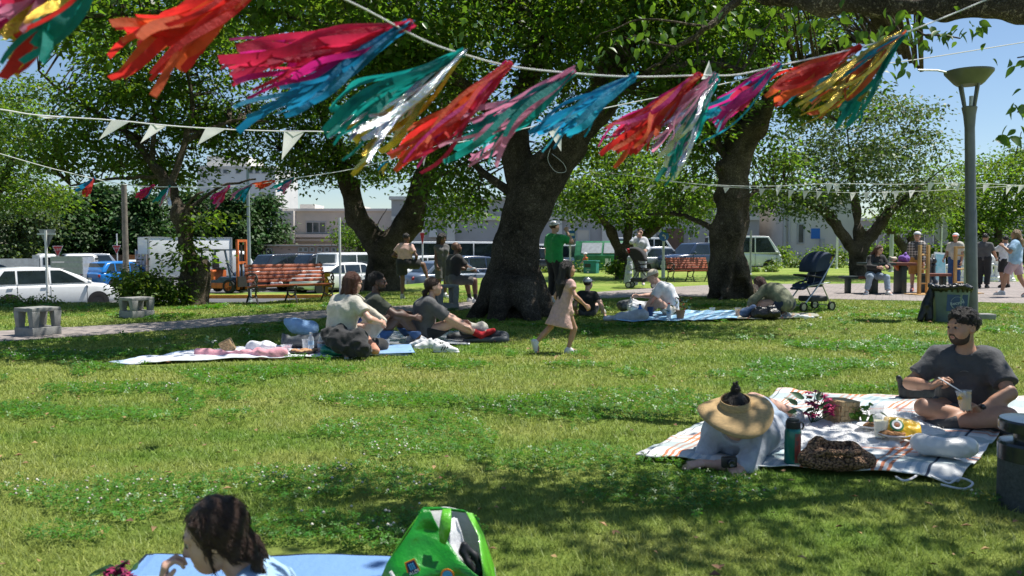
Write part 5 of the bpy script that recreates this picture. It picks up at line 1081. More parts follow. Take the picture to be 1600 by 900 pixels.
# wooden ladder toss frames
def ladder(label, px, py, H, w_, rz):
    g = gnd(px, py); t = thing('toss_ladder', label, 'toss game', (g.x, g.y, 0), rz, 'wooden ladder toss frames')
    for s_ in (-1, 1): MB().box((s_ * w_ / 2, 0, H / 2), (.075, .07, H)).build('post', 'wood', t, bevel=.006)
    for z_ in (.25, .55, .85): MB().tube([(-w_ / 2, 0, z_ * H / 1.05), (w_ / 2, 0, z_ * H / 1.05)], .022, 8).build('rung', 'wood', t)
    MB().box((0, 0, .02), (w_ + .5, .5, .03)).build('base_board', 'wood', t, bevel=.005)
    return t
ladder('wooden toss ladder in front of the boy in the checked shirt', 1442, 461, 1.3, .27, R(18))
g = gnd(1503, 452); t = ladder('wooden toss frame in front of the boy in the beige shirt', 1503, 459, 1.27, .4, R(0)); MB().box((0, 0, 1.24), (.47, .075, .06)).build('top_rail', 'wood', t, bevel=.006)
# giant chess pieces
mat('chess_white', (.80, .80, .78), .4, .04)
def chess(px, py, H, kind, lab):
    g = gnd(px, py); t = thing('chess_piece', lab, 'chess piece', (g.x, g.y, 0), 0, 'giant white chess pieces'); k = H / .8
    MB().lathe([(.19 * k, 0), (.2 * k, .05 * k), (.16 * k, .1 * k), (.17 * k, .15 * k), (.1 * k, .2 * k)], 18).build('base', 'chess_white', t)
    MB().lathe([(.11 * k, .2 * k), (.085 * k, .4 * k), (.085 * k, .5 * k), (.14 * k, .53 * k), (.14 * k, .56 * k), (.1 * k, .585 * k)], 18).build('stem', 'chess_white', t)
    if kind == 'pawn': MB().ball((0, 0, .68 * k), .11 * k, 14).build('head', 'chess_white', t)
    elif kind == 'rook':
        MB().lathe([(.1 * k, .58 * k), (.13 * k, .62 * k), (.14 * k, .74 * k), (.1 * k, .74 * k), (.1 * k, .7 * k)], 18).build('head', 'chess_white', t)
        for i in range(6): a = i * 1.047; MB().box((.12 * k * math.cos(a), .12 * k * math.sin(a), .77 * k), (.05 * k, .07 * k, .06 * k), a).build('battlement', 'chess_white', t)
    elif kind == 'bishop': MB().lathe([(.07 * k, .58 * k), (.11 * k, .66 * k), (.1 * k, .74 * k), (.03 * k, .83 * k), (.03 * k, .86 * k), (.001, .88 * k)], 16, cap=False).build('head', 'chess_white', t)
    else:
        s_ = Sdf(.04 * k); s_.rc((0, 0, .56 * k), (.02 * k, -.03 * k, .74 * k), .09 * k, .08 * k).rc((0, -.02 * k, .78 * k), (-.13 * k, -.05 * k, .7 * k), .07 * k, .045 * k).rc((.02 * k, 0, .84 * k), (.03 * k, 0, .9 * k), .025 * k, .008 * k); solid('head', s_.mesh(.018), 'chess_white', t)
for i, (px, py, H, k, lb) in enumerate(((1480, 441, .66, 'pawn', 'white giant chess pawn left of the boy in the beige shirt'), (1506, 441, .8, 'bishop', 'white giant chess bishop behind the wooden toss frame'), (1532, 440, .66, 'pawn', 'white giant chess pawn next to the lamp post'), (1546, 440, .92, 'knight', 'tall white giant chess knight held by the player in grey'), (1557, 440, .86, 'rook', 'white giant chess rook before the player in white'), (1568, 441, .7, 'pawn', 'white giant chess pawn at the feet of the player in white'), (1580, 440, .62, 'pawn', 'white giant chess pawn beside the girl in light blue'), (1524, 436, .6, 'rook', 'small white giant chess rook behind the dark lamp post'))): chess(px, py, H, k, lb)
# black pieces and the sandwich board behind the picnic table
mat('poster_teal', (.05, .35, .42), .5, .35, 3, col2=(.4, .55, .6))
g = gnd(1468, 443); t = thing('sandwich_board', 'leaning board with a teal poster beyond the toss ladder', 'sign board', (g.x, g.y, 0), R(10)); MB().box((0, 0, .55), (.42, .03, 1.05), rot=Matrix.Rotation(-.2, 3, 'X') @ Matrix.Rotation(.1, 3, 'Y')).build('board', 'white_paint', t, smooth=False); MB().box((0, -.025, .56), (.36, .012, .9), rot=Matrix.Rotation(-.2, 3, 'X') @ Matrix.Rotation(.1, 3, 'Y')).build('poster', 'poster_teal', t, smooth=False); MB().box((0, .25, .5), (.42, .03, 1.02), rot=Matrix.Rotation(.2, 3, 'X')).build('rear_board', 'white_paint', t, smooth=False)
for i, (px, m_) in enumerate(((1451, 'cloth_grey'), (1457, 'bag_black'))):
    g = gnd(px, 444); t = thing('chess_piece', ('grey' if i == 0 else 'black') + ' giant chess pawn between the picnic bench and the teal poster', 'chess piece', (g.x, g.y, 0)); MB().lathe([(.16, 0), (.16, .1), (.08, .2), (.07, .6), (.12, .63), (.09, .67)], 16).build('stem', m_, t); MB().ball((0, 0, .78), .12, 12).build('head', m_, t)
# ================================================================ PEOPLE (local frame: facing +y, right hand at +x, adult of 1.7 m, then scaled)
A_ = lambda *v: np.array(v, float)
def nrm(v): return v / (np.linalg.norm(v) + 1e-9)
def ik(a, c, l1, l2, hint):
    d = c - a; L_ = np.linalg.norm(d)
    if L_ > l1 + l2 - .008: c = a + d / L_ * (l1 + l2 - .008); d = c - a; L_ = np.linalg.norm(d)
    u = d / L_; x = (L_ * L_ + l1 * l1 - l2 * l2) / (2 * L_); h = math.sqrt(max(l1 * l1 - x * x, 0)); n = np.asarray(hint, float); n = n - u * (n @ u)
    return a + u * x + nrm(n) * h, c
def headrot(yaw, pitch, roll=0):
    return np.array(Matrix.Rotation(R(yaw), 3, 'Z') @ Matrix.Rotation(R(pitch), 3, 'X') @ Matrix.Rotation(R(roll), 3, 'Y'))
def hand(wr, d, n, side, curl=.5, k=1.0, spread=1.0, h=.0045, pinch=None):
    d = nrm(d); n = nrm(n - d * (n @ d)); t = np.cross(d, n) * side; s = Sdf(.012); cu = curl if hasattr(curl, '__len__') else (curl,) * 4
    for i, (o, ln) in enumerate(((.031, .072), (.0105, .08), (-.0105, .074), (-.031, .058))):
        kn = wr + (d * (.088 - .006 * abs(i - 1)) + t * o) * k; s.rc(wr + t * o * .5 * k, kn, .0165 * k, .0125 * k, k=.015)
        c1 = cu[i] * 1.1; f1 = kn + (d * math.cos(c1) + n * math.sin(c1) + t * (o * 1.2 * spread)) * ln * .5 * k; c2 = c1 + cu[i] * 1.35; f2 = f1 + (d * math.cos(c2) + n * math.sin(c2)) * ln * .34 * k; c3 = c2 + cu[i] * .7; f3 = f2 + (d * math.cos(c3) + n * math.sin(c3)) * ln * .24 * k
        s.rc(kn, f1, .0102 * k, .0088 * k, k=.004); s.rc(f1, f2, .0088 * k, .0078 * k, k=.003); s.rc(f2, f3, .0078 * k, .0066 * k, k=.003)
    b = wr + (d * .022 + t * .026) * k; m = b + (d * .032 + t * .026 + n * .014) * k; e = m + (d * .024 + t * .004 + n * .016) * k if pinch is None else pinch
    s.rc(wr, b, .017 * k, .0165 * k); s.rc(b, m, .0155 * k, .0115 * k, k=.008); s.rc(m, e, .011 * k, .008 * k, k=.004)
    return s.mesh(h)
class HL:
    """head-local shapes placed on the head"""
    def __init__(s, o, m, k): s.o, s.m, s.k = o, m, k
    def p(s, q): return s.o + s.m @ (np.asarray(q, float) * s.k)
    def rc(s, S_, a, b, ra, rb=None, k=.015, op='u'): S_.rc(s.p(a), s.p(b), ra * s.k, (rb if rb is not None else ra) * s.k, k=k * s.k, op=op)
    def el(s, S_, c, r, k=.02, op='u'): S_.el(s.p(c), np.asarray(r, float) * s.k, rot=s.m, k=k * s.k, op=op)
    def box(s, S_, c, d, k=.005, op='u', rd=.004): S_.box(s.p(c), np.asarray(d, float) * s.k, rot=s.m, k=k * s.k, op=op, rd=rd)
def head_shape(H, fat=1.0):
    s = Sdf(.02); e = H
    e.el(s, (0, -.012, .03), (.076, .096, .09)); e.el(s, (0, .03, -.03), (.062 * fat, .066, .078), k=.04); e.el(s, (0, .052, -.085), (.034 * fat, .03, .028), k=.04); e.el(s, (0, .02, -.075), (.054 * fat, .05, .034), k=.03)
    for x in (-1, 1): e.el(s, (x * .04, .055, -.035), (.026, .026, .028), k=.03); e.el(s, (x * .032, .094, .006), (.019, .012, .013), k=.02, op='s')
    e.rc(s, (-.036, .078, .026), (.036, .078, .026), .013, k=.018); e.rc(s, (0, .083, .012), (0, .106, -.03), .009, .0125, k=.014)
    for x in (-1, 1): e.el(s, (x * .0125, .096, -.033), (.009, .011, .008), k=.008); e.el(s, (x * .078, -.004, -.008), (.009, .021, .032), k=.01); e.el(s, (x * .086, .006, -.004), (.006, .012, .018), k=.006, op='s')
    e.rc(s, (-.02, .081, -.0585), (.02, .081, -.0585), .0085, k=.008); e.rc(s, (-.017, .081, -.071), (.017, .081, -.071), .0095, k=.008); e.rc(s, (-.024, .093, -.0648), (.024, .093, -.0648), .003, k=.006, op='s')
    return s
def person(label, loc, face, s=1.0, d=15, group=None, skin='skin_light', pel=(0, 0, .93), nk=(0, .0, 1.42), bow=0.0, hd=(0, 0, 0), RH=(.24, .05, .80), LH=(-.24, .05, .80), RE=(.3, -1, -.2), LE=(-.3, -1, -.2), RF=(.1, -.02, .08), LF=(-.1, -.02, .08), RK=(.1, 1, .1), LK=(-.1, 1, .1),
           RT=None, LT=None, sx=(1, 0, 0), hx=(1, 0, 0), bw=1.0, hs=1.0, fem=False, top=('cloth_grey', .62, .016, .12), bot=('cloth_black', 1.85, .014), shoe='cloth_sneaker', sock=None, hair=('hair_brown', 'short'), cap=None, beard=None, glasses=None, handR=(None, None, .55), handL=(None, None, .55), skirt=None, eyes=True, name='person', wrinkle=.006, neck_open=.072):
    t = thing(name, label, 'person', tuple(loc), R(face) - math.atan2(loc[0], loc[1]), group, s); pel, nk = A_(*pel), A_(*nk); sx, hx = nrm(A_(*sx)), nrm(A_(*hx)); J = {}
    h = min(.02, max(.0085, .00105 * d)) / max(.6, s) if d < 25 else .024; up = nrm(nk - pel); fw = nrm(np.cross(up, sx))
    mid = (pel + nk) / 2 - fw * bow; bez = lambda q: (1 - q) ** 2 * pel + 2 * q * (1 - q) * (mid * 2 - (pel + nk) / 2) + q * q * nk
    wst, chs = bez(.36), bez(.72); upn = nrm(nk - chs)
    shd = {1: nk - upn * .06 + sx * .157 * bw ** .5, -1: nk - upn * .06 - sx * .157 * bw ** .5}; hip = {1: pel + hx * .088, -1: pel - hx * .088}
    arm, leg = {}, {}
    for k, (W_, E_) in {1: (RH, RE), -1: (LH, LE)}.items():
        wr = A_(*W_); e, wr = ik(shd[k], wr, .285, .255, E_); arm[k] = (shd[k], e, wr)
    for k, (F_, K_) in {1: (RF, RK), -1: (LF, LK)}.items():
        an = A_(*F_); kn, an = ik(hip[k], an, .43, .41, K_); leg[k] = (hip[k], kn, an)
    toe = {}
    for k, T_ in {1: RT, -1: LT}.items():
        f = A_(*T_) if T_ is not None else A_(.12 * k, 1, -.05); toe[k] = nrm(f)
    def torso(S_, g=0.0, low=True):
        b = bw ** .8
        for k in (1, -1):
            S_.rc(hip[k], wst + hx * .062 * k * b, .1 * b + g, .088 * b + g, k=.06); S_.rc(wst + hx * .062 * k * b, chs + sx * .08 * k * b, .088 * b + g, .1 * b + g, k=.06)
            S_.rc(chs + sx * .08 * k * b, shd[k] - sx * .045 * k - upn * .02, .098 * b + g, .058 + g, k=.06); S_.rc(nk - upn * .03, shd[k], .05 + g, .05 + g, k=.05)
            if fem: S_.el(chs + fw * .085 + sx * .065 * k - upn * .02, .058 + g, k=.05)
        S_.el(wst + fw * .03 * b, (.10 * b + g, .10 * b + g, .12 + g), k=.06)
    def limb(S_, P_, r, l0, ln, g):
        """a limb to a fraction ln of its length (0-2), flat ended, widened by g"""
        a, b, c = P_
        if ln <= 1: S_.rc(a, a + (b - a) * ln, r[0] + g, r[0] + (r[1] - r[0]) * ln + g * 1.15, k=.03, flat=1)
        else: S_.rc(a, b, r[0] + g, r[1] + g, k=.03); S_.rc(b, b + (c - b) * (ln - 1), r[1] + g * .95, r[1] + (r[2] - r[1]) * (ln - 1) + g * 1.1, k=.03, flat=1)
    ar = (.05 * bw ** .6, .04 * bw ** .5, .028) if not fem else (.043, .036, .025); lr = (.086 * bw ** .5, .058 * bw ** .4, .04)
    # body: one continuous surface, with finer head and hands
    B_ = Sdf(.03); torso(B_)
    for k in (1, -1):
        a, e, wr = arm[k]; B_.rc(a, e, ar[0], ar[1]); B_.rc(e, wr, ar[1] * .98, ar[2]); B_.rc(e + (wr - e) * .2, e + (wr - e) * .45, ar[1] * 1.04, ar[1] * .92, k=.03)
        q, kn, an = leg[k]; B_.rc(q, kn, lr[0], lr[1], k=.05); B_.rc(kn, an, lr[1] * .92, lr[2]); cb = -nrm(np.cross(np.cross(kn - q, an - kn), an - kn) + 1e-6 * fw); B_.rc(kn + (an - kn) * .15, kn + (an - kn) * .5, .05 * bw ** .4, .045, k=.04)
        B_.rc(an, an + toe[k] * .1 - A_(0, 0, .02), .034, .03); B_.rc(an + toe[k] * .1 - A_(0, 0, .02), an + toe[k] * .16 - A_(0, 0, .03), .03, .02)
    Mh = headrot(*hd); hk = hs; hc = nk + upn * .045 + Mh @ A_(0, .018, .125) * hk; H = HL(hc, Mh, hk)
    B_.rc(nk - upn * .03, hc + Mh @ A_(0, -.012, -.05) * hk, .052 * (1 if not fem else .9) * bw ** .3, .05 * (1 if not fem else .9) * hk)
    hsf = head_shape(H, bw ** .35); hh = max(.0045, .00055 * d) / max(.6, s) if d < 25 else .012
    parts = [B_.mesh(h), hsf.mesh(hh)]; J['hand'] = {}
    for k, (dr, nn, cu) in {1: handR, -1: handL}.items():
        a, e, wr = arm[k]; dr_ = nrm(wr - e) if dr is None else nrm(A_(*dr)); nn_ = A_(-k * .8, .2, -.4) if nn is None else A_(*nn)
        if d < 30: parts.append(hand(wr, dr_, nn_, k, cu, 1.0 if s > .8 else 1.05, h=.0042 if d < 8 else .006))
        J['hand'][k] = (wr, dr_)
    body = solid('body', parts, skin, t)
    # clothes
    if top:
        m, sl_, g, hem = top; S_ = Sdf(.035); torso(S_, g)
        for k in (1, -1):
            if sl_: limb(S_, arm[k], ar, 0, sl_, g + .006)
        S_.clip(pel - up * hem, -up); S_.el(nk + upn * .055 + fw * .018, neck_open, op='s', k=.012)
        if skirt:                                            # a dress flows on below the waist
            c, rb = A_(*skirt[0]), skirt[1]; S_.clips.clear(); S_.rc(wst + upn * .02, c, .105 + g, rb, k=.09); S_.clip(c, nrm(c - wst))
        solid('shirt' if not skirt else 'dress', S_.mesh(h, noise=[(wrinkle * 1.5, 8, .6), (wrinkle, 17, .45), (wrinkle * .5, 34)]), m, t); J['shirt'] = S_
    if bot:
        m, ln, g = bot; S_ = Sdf(.045); b = bw ** .8
        for k in (1, -1): limb(S_, leg[k], lr, 0, ln, g + (.012 if ln < 1.2 else .006)); S_.rc(hip[k], wst + hx * .062 * k, .102 * b + g * .6, .086 * b + g * .5, k=.06)
        S_.clip(pel + up * .11, up)
        solid('shorts' if ln < 1.2 else 'trousers', S_.mesh(h, noise=[(wrinkle * 1.3, 8), (wrinkle, 19), (wrinkle * .5, 34)]), m, t)
    for k in (1, -1):
        q, kn, an = leg[k]; f = toe[k]; sd = np.cross(f, A_(0, 0, 1)); dn = nrm(A_(0, 0, -1) - f * (A_(0, 0, -1) @ f)); toep = an + f * .165 + dn * .05
        if sock: S_ = Sdf(.02); S_.rc(an + (kn - an) * .26, an, .047, .044, k=.01); S_.rc(an, an + f * .1 + dn * .025, .043, .038); S_.rc(an + f * .1 + dn * .025, toep, .038, .03); S_.rc(an, an - f * .03 + dn * .035, .04, .036); solid('sock', S_.mesh(min(h, .012)), sock, t)
        if shoe:
            S_ = Sdf(.025); S_.rc(an + nrm(kn - an) * .02, an - f * .02 + dn * .02, .044, .046, k=.02); S_.rc(an - f * .035 + dn * .042, an + f * .07 + dn * .042, .042, .042); S_.rc(an + f * .05 + dn * .04, toep - f * .01, .043, .034); S_.rc(an + f * .03, an + f * .12 + dn * .04, .042, .03)
            S_.clip(an + dn * .078, dn); so_ = solid('shoe', S_.mesh(min(h, .011)), shoe, t)
            if d < 22: Q_ = Sdf(.01); Q_.rc(an - f * .035 + dn * .072, an + f * .07 + dn * .072, .044, .045); Q_.rc(an + f * .07 + dn * .072, toep + dn * .02, .045, .036); Q_.clip(an + dn * .082, dn); Q_.clip(an + dn * .062, -dn); solid('sole', Q_.mesh(min(h, .009)), 'sole', so_)
    # hair, hats, face
    hm, st = hair; S_ = Sdf(.02)
    if st != 'none':
        H.el(S_, (0, -.016, .034), (.084, .101, .094)); 
        H.el(S_, (0, .1, -.035), (.068, .06, .098), op='s', k=.02); H.box(S_, (0, .02, -.13), (.3, .22, .17), op='s', k=.03)
        nz = [(.004, 30 / hk), (.003, 60)]
        if st == 'short': H.box(S_, (0, .07, -.02), (.3, .13, .09), op='s', k=.015); H.box(S_, (0, 0, -.12), (.3, .4, .13), op='s', k=.02)
        if st == 'curly': H.box(S_, (0, .075, -.02), (.3, .13, .1), op='s', k=.01); H.box(S_, (0, 0, -.11), (.3, .4, .13), op='s', k=.02); H.el(S_, (0, -.0, .062), (.08, .092, .078)); H.el(S_, (0, .115, -.005), (.078, .056, .088), op='s', k=.01); nz = [(.008, 45), (.005, 90)]
        if st in ('long', 'verylong'):
            z1 = -.30 if st == 'long' else -.42
            for x in (-.05, 0, .05): H.rc(S_, (x, -.065, .0), (x * 1.4, -.125, z1 * .5), .045, .044, k=.04); H.rc(S_, (x * 1.4, -.125, z1 * .5), (x * 1.2, -.16, z1), .044, .022, k=.04)
            for x in (-1, 1): H.rc(S_, (x * .07, -.015, .03), (x * .085, .0, z1 * .7), .026, .022, k=.03)
        if st == 'bob':
            for x in (-1, 1): H.rc(S_, (x * .062, -.03, .02), (x * .068, -.01, -.10), .036, .03, k=.03)
            for x in (-.03, .03): H.rc(S_, (x, -.07, .02), (x * 1.3, -.075, -.12), .045, .036, k=.03)
        if st == 'pony': H.rc(S_, (0, -.09, .03), (0, -.135, .01), .03, .034, k=.02); H.rc(S_, (0, -.135, .01), (0, -.15, -.16), .036, .016, k=.02)
        if st == 'lowpony': H.rc(S_, (0, -.08, -.04), (0, -.12, -.06), .028, .032, k=.02); H.rc(S_, (0, -.12, -.06), (0, -.13, -.2), .034, .014, k=.02)
        if st == 'bun':
            H.el(S_, (.0, -.035, .14), (.03, .03, .03), k=.012); H.rc(S_, (0, -.03, .155), (.012, -.025, .185), .014, .006, k=.01); H.rc(S_, (0, -.03, .155), (-.008, -.035, .188), .012, .005, k=.01)
        if st == 'big': H.el(S_, (0, -.03, .02), (.115, .12, .115)); [H.rc(S_, (x, -.05, 0), (x * 1.25, -.06, -.2), .06, .045, k=.04) for x in (-.07, 0, .07)]; nz = [(.014, 22), (.008, 45)]
        if st == 'braids':
            H.el(S_, (0, .105, -.045), (.14, .085, .112), op='s', k=.015)
            for x in (-1, 1):
                pts = [(x * .045, -.085, -.07), (x * .06, -.105, -.1), (x * .07, -.11, -.14), (x * .075, -.105, -.18), (x * .078, -.1, -.22), (x * .08, -.095, -.26)]
                for i in range(5): a, b = A_(*pts[i]), A_(*pts[i + 1]); H.el(S_, (a + b) / 2 + A_(.009 * (-1) ** i, 0, 0), (.021 - .002 * i, .02 - .002 * i, .03), k=.008)
                H.rc(S_, (x * .05, -.045, .02), pts[0], .042, .024, k=.03); H.rc(S_, (x * .07, .0, .03), (x * .062, -.05, -.06), .03, .03, k=.03)
            for x in (-1, 1): H.rc(S_, (x * .06, .05, .07), (x * .078, .022, -.03), .012, .008, k=.015); H.rc(S_, (x * .078, .022, -.03), (x * .07, .03, -.13), .008, .004, k=.01)
        hv, hf = S_.mesh(hh * 1.1, noise=nz); ho = solid('hair', (hv, hf), hm, t)
        if d < 12:                                           # loose strands lying on the hair
            q = RNG.integers(0, len(hf), 1000 if d < 4 else 700); c = hv[hf[q]].mean(1); n_ = np.cross(hv[hf[q, 1]] - hv[hf[q, 0]], hv[hf[q, 2]] - hv[hf[q, 0]]); n_ /= np.linalg.norm(n_, axis=1, keepdims=True) + 1e-9
            tv = (Mh @ A_(0, -.35, -1))[None] + RNG.normal(size=c.shape) * (.9 if st == 'curly' else .28); tv -= n_ * (tv * n_).sum(1, keepdims=True); tv /= np.linalg.norm(tv, axis=1, keepdims=True) + 1e-9; sv = np.cross(tv, n_) * .0011 * hk; ln = (.012 if st == 'curly' else .034) * hk
            Q = np.stack([c - sv + n_ * .0015, c + sv + n_ * .0015, c + tv * ln * .5 + n_ * .0045 + sv, c + tv * ln * (.8 + .5 * RNG.random((len(c), 1))) + n_ * .003], 1)
            obj('strand', raw_mesh('strand', Q.reshape(-1, 3), np.arange(len(q) * 4).reshape(-1, 4), hm, False), ho)['kind'] = 'stuff'
    if cap:
        S_ = Sdf(.012); H.el(S_, (0, -.014, .045), (.093, .11, .088)); S_.clip(H.p((0, 0, .036)), H.m @ A_(0, .12, -1)); ob = solid('cap', S_.mesh(hh), cap[0], t)
        S_ = Sdf(.012); H.el(S_, (0, .115, .045), (.074, .075, .012)); H.el(S_, (0, .12, .02), (.09, .085, .02), op='s', k=.006); solid('cap_brim', S_.mesh(hh * .8), cap[1], t)
    if beard:
        S_ = head_shape(H, bw ** .35); S_.p = [q for q in S_.p]; H.box(S_, (0, .0, .058), (.3, .3, .19), op='s', k=.004); H.box(S_, (0, -.06, -.0), (.3, .13, .3), op='s', k=.01); H.el(S_, (0, .098, -.064), (.026, .03, .0125), op='s', k=.004)
        for x in (-1, 1): H.el(S_, (x * .058, .07, -.035), (.036, .05, .036), op='s', k=.012)
        solid('beard', S_.mesh(hh, off=.0018 * hk, noise=[(.0014, 140)]), beard, t)
    if d < 30:
        for x in (-1, 1):
            if not glasses and eyes:
                o = MB().ball(H.p((x * .031, .081, .003)), (.0115 * hk,) * 3, 10).build('eye', 'eye_white', t); MB().ball(H.p((x * .031 + .001, .0890, .003)), tuple(np.abs(H.m) @ A_(.008, .0042, .008) * hk + .001), 8).build('iris', 'iris', o)
                S_ = Sdf(.004); H.rc(S_, (x * .018, .087, .0125), (x * .046, .077, .010), .0072, .006); H.rc(S_, (x * .02, .0875, -.0075), (x * .044, .079, -.0075), .0058, .005); solid('eyelid', S_.mesh(.003), skin, t)
            S_ = Sdf(.006); H.rc(S_, (x * .014, .0885, .026), (x * .034, .0855, .033), .0036, .004); H.rc(S_, (x * .034, .0855, .033), (x * .05, .071, .028), .004, .002); solid('eyebrow', S_.mesh(.0032), hm if st != 'none' else 'hair_black', t)
        S_ = Sdf(.004); H.rc(S_, (-.021, .083, -.060), (0, .0885, -.0585), .004, .0052); H.rc(S_, (.021, .083, -.060), (0, .0885, -.0585), .004, .0052); H.rc(S_, (-.018, .083, -.0695), (.018, .083, -.0695), .0052); H.rc(S_, (-.024, .095, -.065), (.024, .095, -.065), .0022, k=.002, op='s'); solid('lips', S_.mesh(.0032), 'lip', t)
    if glasses:
        S_ = Sdf(.004)
        for x in (-1, 1): H.el(S_, (x * .032, .093, .002), (.027, .008, .021), k=.004); H.rc(S_, (x * .055, .088, .008), (x * .08, .0, .006), .004, k=.004)
        H.rc(S_, (-.012, .1, .006), (.012, .1, .006), .004, k=.003); solid('sunglasses', S_.mesh(.0042), glasses, t)
    J.update(t=t, H=H, arm=arm, leg=leg, hip=hip, nk=nk, pel=pel, fw=fw, up=up, s=s, chs=chs, sx=sx); return J
def worldpt(J, p): return Matrix.LocRotScale(J['t'].location, J['t'].rotation_euler, J['t'].scale) @ Vector(p)
def garment_patch(J, c, r, off, m, name='print'):
    """printed patch on the shirt: the same surface a hair further out, cut to a small box"""
    S_ = Sdf(J['shirt'].k); S_.p = list(J['shirt'].p); S_.clips = list(J['shirt'].clips); fw, sx = J['fw'], J['sx']; u = nrm(np.cross(sx, fw)); c = A_(*c)
    for n_, rr in ((fw, .1), (-fw, .02), (sx, r[0]), (-sx, r[0]), (u, r[1]), (-u, r[1])): S_.clip(c + n_ * rr, n_)
    V, Fc = S_.mesh(.012, off=off)
    return solid(name, (V, Fc), m, J['t'])
CR = dict(RF=(.1, .2, .07), LF=(-.1, .2, .07))
mat('stubble', (.05, .03, .022), .8, .2, 60)
# --- the man in charcoal on the striped blanket
MAN = person('man in a charcoal T-shirt and grey shorts sitting cross legged, eating from a plastic cup', gnd(1507, 668), 176, .97, 5.5, skin='skin_tan', bw=1.1, pel=(0, -.06, .10), nk=(0.0, .03, .555), bow=.03, hd=(-44, -3, 2), hs=1.03, RH=(.185, .30, .325), LH=(-.10, .33, .185), RE=(1, -.1, -.75), LE=(-1, .1, -.3),
    RF=(-.15, .20, .085), LF=(.13, .33, .075), RK=(1, .15, .22), LK=(-1, .15, .24), RT=(-1, .15, -.1), LT=(1, .12, -.05), top=('cloth_charcoal', .72, .02, .1), bot=('cloth_grey', .66, .02), shoe=None, sock='cloth_darkgrey', hair=('hair_black', 'curly'), beard='stubble',
    handR=((-.75, .15, .55), (-.35, -.35, -.85), (.55, .9, 1.0, 1.05)), handL=((.45, .55, .6), (.55, .55, -.5), .85), wrinkle=.008)
mat('print_grey', (.14, .145, .15), .8, .1); c = MAN['chs'] + MAN['fw'] * .02
mb = MB(); f = MAN['fw']; u = nrm(np.cross(MAN['sx'], f)); oc = MAN['chs'] + f * .145 - u * .03
mb.tube([tuple(oc + MAN['sx'] * .045 * math.cos(a) + u * .05 * math.sin(a) - f * .02 * math.cos(a) ** 2) for a in np.linspace(-.6, 3.8, 18)], .0022, 4, cap=True)
for dx in (-.02, 0, .02): mb.tube([tuple(oc + MAN['sx'] * dx - u * .035), tuple(oc + MAN['sx'] * dx * 1.1 - u * .055)], .002, 4)
mb.build('print', 'print_grey', MAN['t'])
wr, dr = MAN['hand'][-1]; X = frame3(wr - nrm(dr) * .015, np.cross(nrm(dr), A_(0, 0, 1)), A_(0, 0, 1)); mb = MB(); e = MAN['arm'][-1][1]; ax = nrm(wr - e); c0 = wr - ax * .03
q = Vector(ax); mb.tube([Vector(c0 - ax * .014), Vector(c0 + ax * .014)], .036, 16, cap=False); wt = mb.build('wristwatch', 'black_plastic', MAN['t']); mb = MB(); side = nrm(np.cross(ax, A_(0, 0, 1))); fc = c0 + nrm(A_(0, .6, .35) - ax * (A_(0, .6, .35) @ ax)) * .036; mb.ball(tuple(fc), .018, 12); mb.build('watch_face', 'gloss_black', wt)
# --- the woman lying in a wide straw visor
mat('visor_pale', (.62, .52, .38), .7, .1, 30)
LADY = person('woman lying on her front in a pale shirt and wide straw sun visor', gnd(1150, 724), 170, .92, 4.6, skin='skin_light', fem=True, pel=(-.07, -.41, .15), nk=(0, -.03, .20), bow=-.03, hd=(10, -13, 0), RH=(.0, .20, .045), LH=(.155, .235, .04), RE=(1, .1, -.9), LE=(-1, .1, -.9),
    RF=(-.1, -1.04, .10), LF=(-.25, -1.06, .13), RK=(.8, 0, .1), LK=(.6, 0, .3), RT=(.1, -.6, -.6), LT=(-.1, -.6, -.6), eyes=False, top=('cloth_lightgrey', 1.2, .03, .16), bot=('cloth_paledenim', .72, .018), shoe='cloth_sneaker', hair=('hair_black', 'bun'), handR=((-.6, .75, -.25), (-.1, -.2, -1), .35), handL=((.9, .4, -.15), (.1, -.1, -1), .5), wrinkle=.007)
H = LADY['H']; S_ = Sdf(.02)
n = 40
def visor():
    V = []; Fc = []
    for r_, z_, kk in ((1.0, .085, 1), (1.06, .036, 1), (1.55, .03, 1), (2.1, .016, 1), (2.6, -.006, 1)):
        for i in range(n):
            a = 2 * math.pi * i / n; back = max(0, -math.sin(a)); rr = r_; dz = 0
            if r_ > 1.1: dz = .018 * math.sin(2 * a + .5) * (r_ - 1) - .02 * (r_ - 1) * max(0, math.sin(a)) + .02 * back
            V.append(tuple(H.p((.088 * rr * math.cos(a), -.012 + .103 * rr * math.sin(a) * (.95 if r_ > 1.1 else 1), z_ + dz))))
    for j in range(4):
        for i in range(n): Fc.append((j * n + i, j * n + (i + 1) % n, (j + 1) * n + (i + 1) % n, (j + 1) * n + i))
    return V, Fc
V, Fc = visor(); o = obj('sun_visor', raw_mesh('sun_visor', V, Fc, 'straw', True, 40), LADY['t']); md = o.modifiers.new('thick', 'SOLIDIFY'); md.thickness = .004
S_ = Sdf(.01); wr, e = LADY['arm'][1][2], LADY['arm'][1][1]; S_.rc(e + (wr - e) * .35, wr, .04, .031, flat=1); solid('arm_cover', S_.mesh(.008), 'cloth_black', LADY['t'])
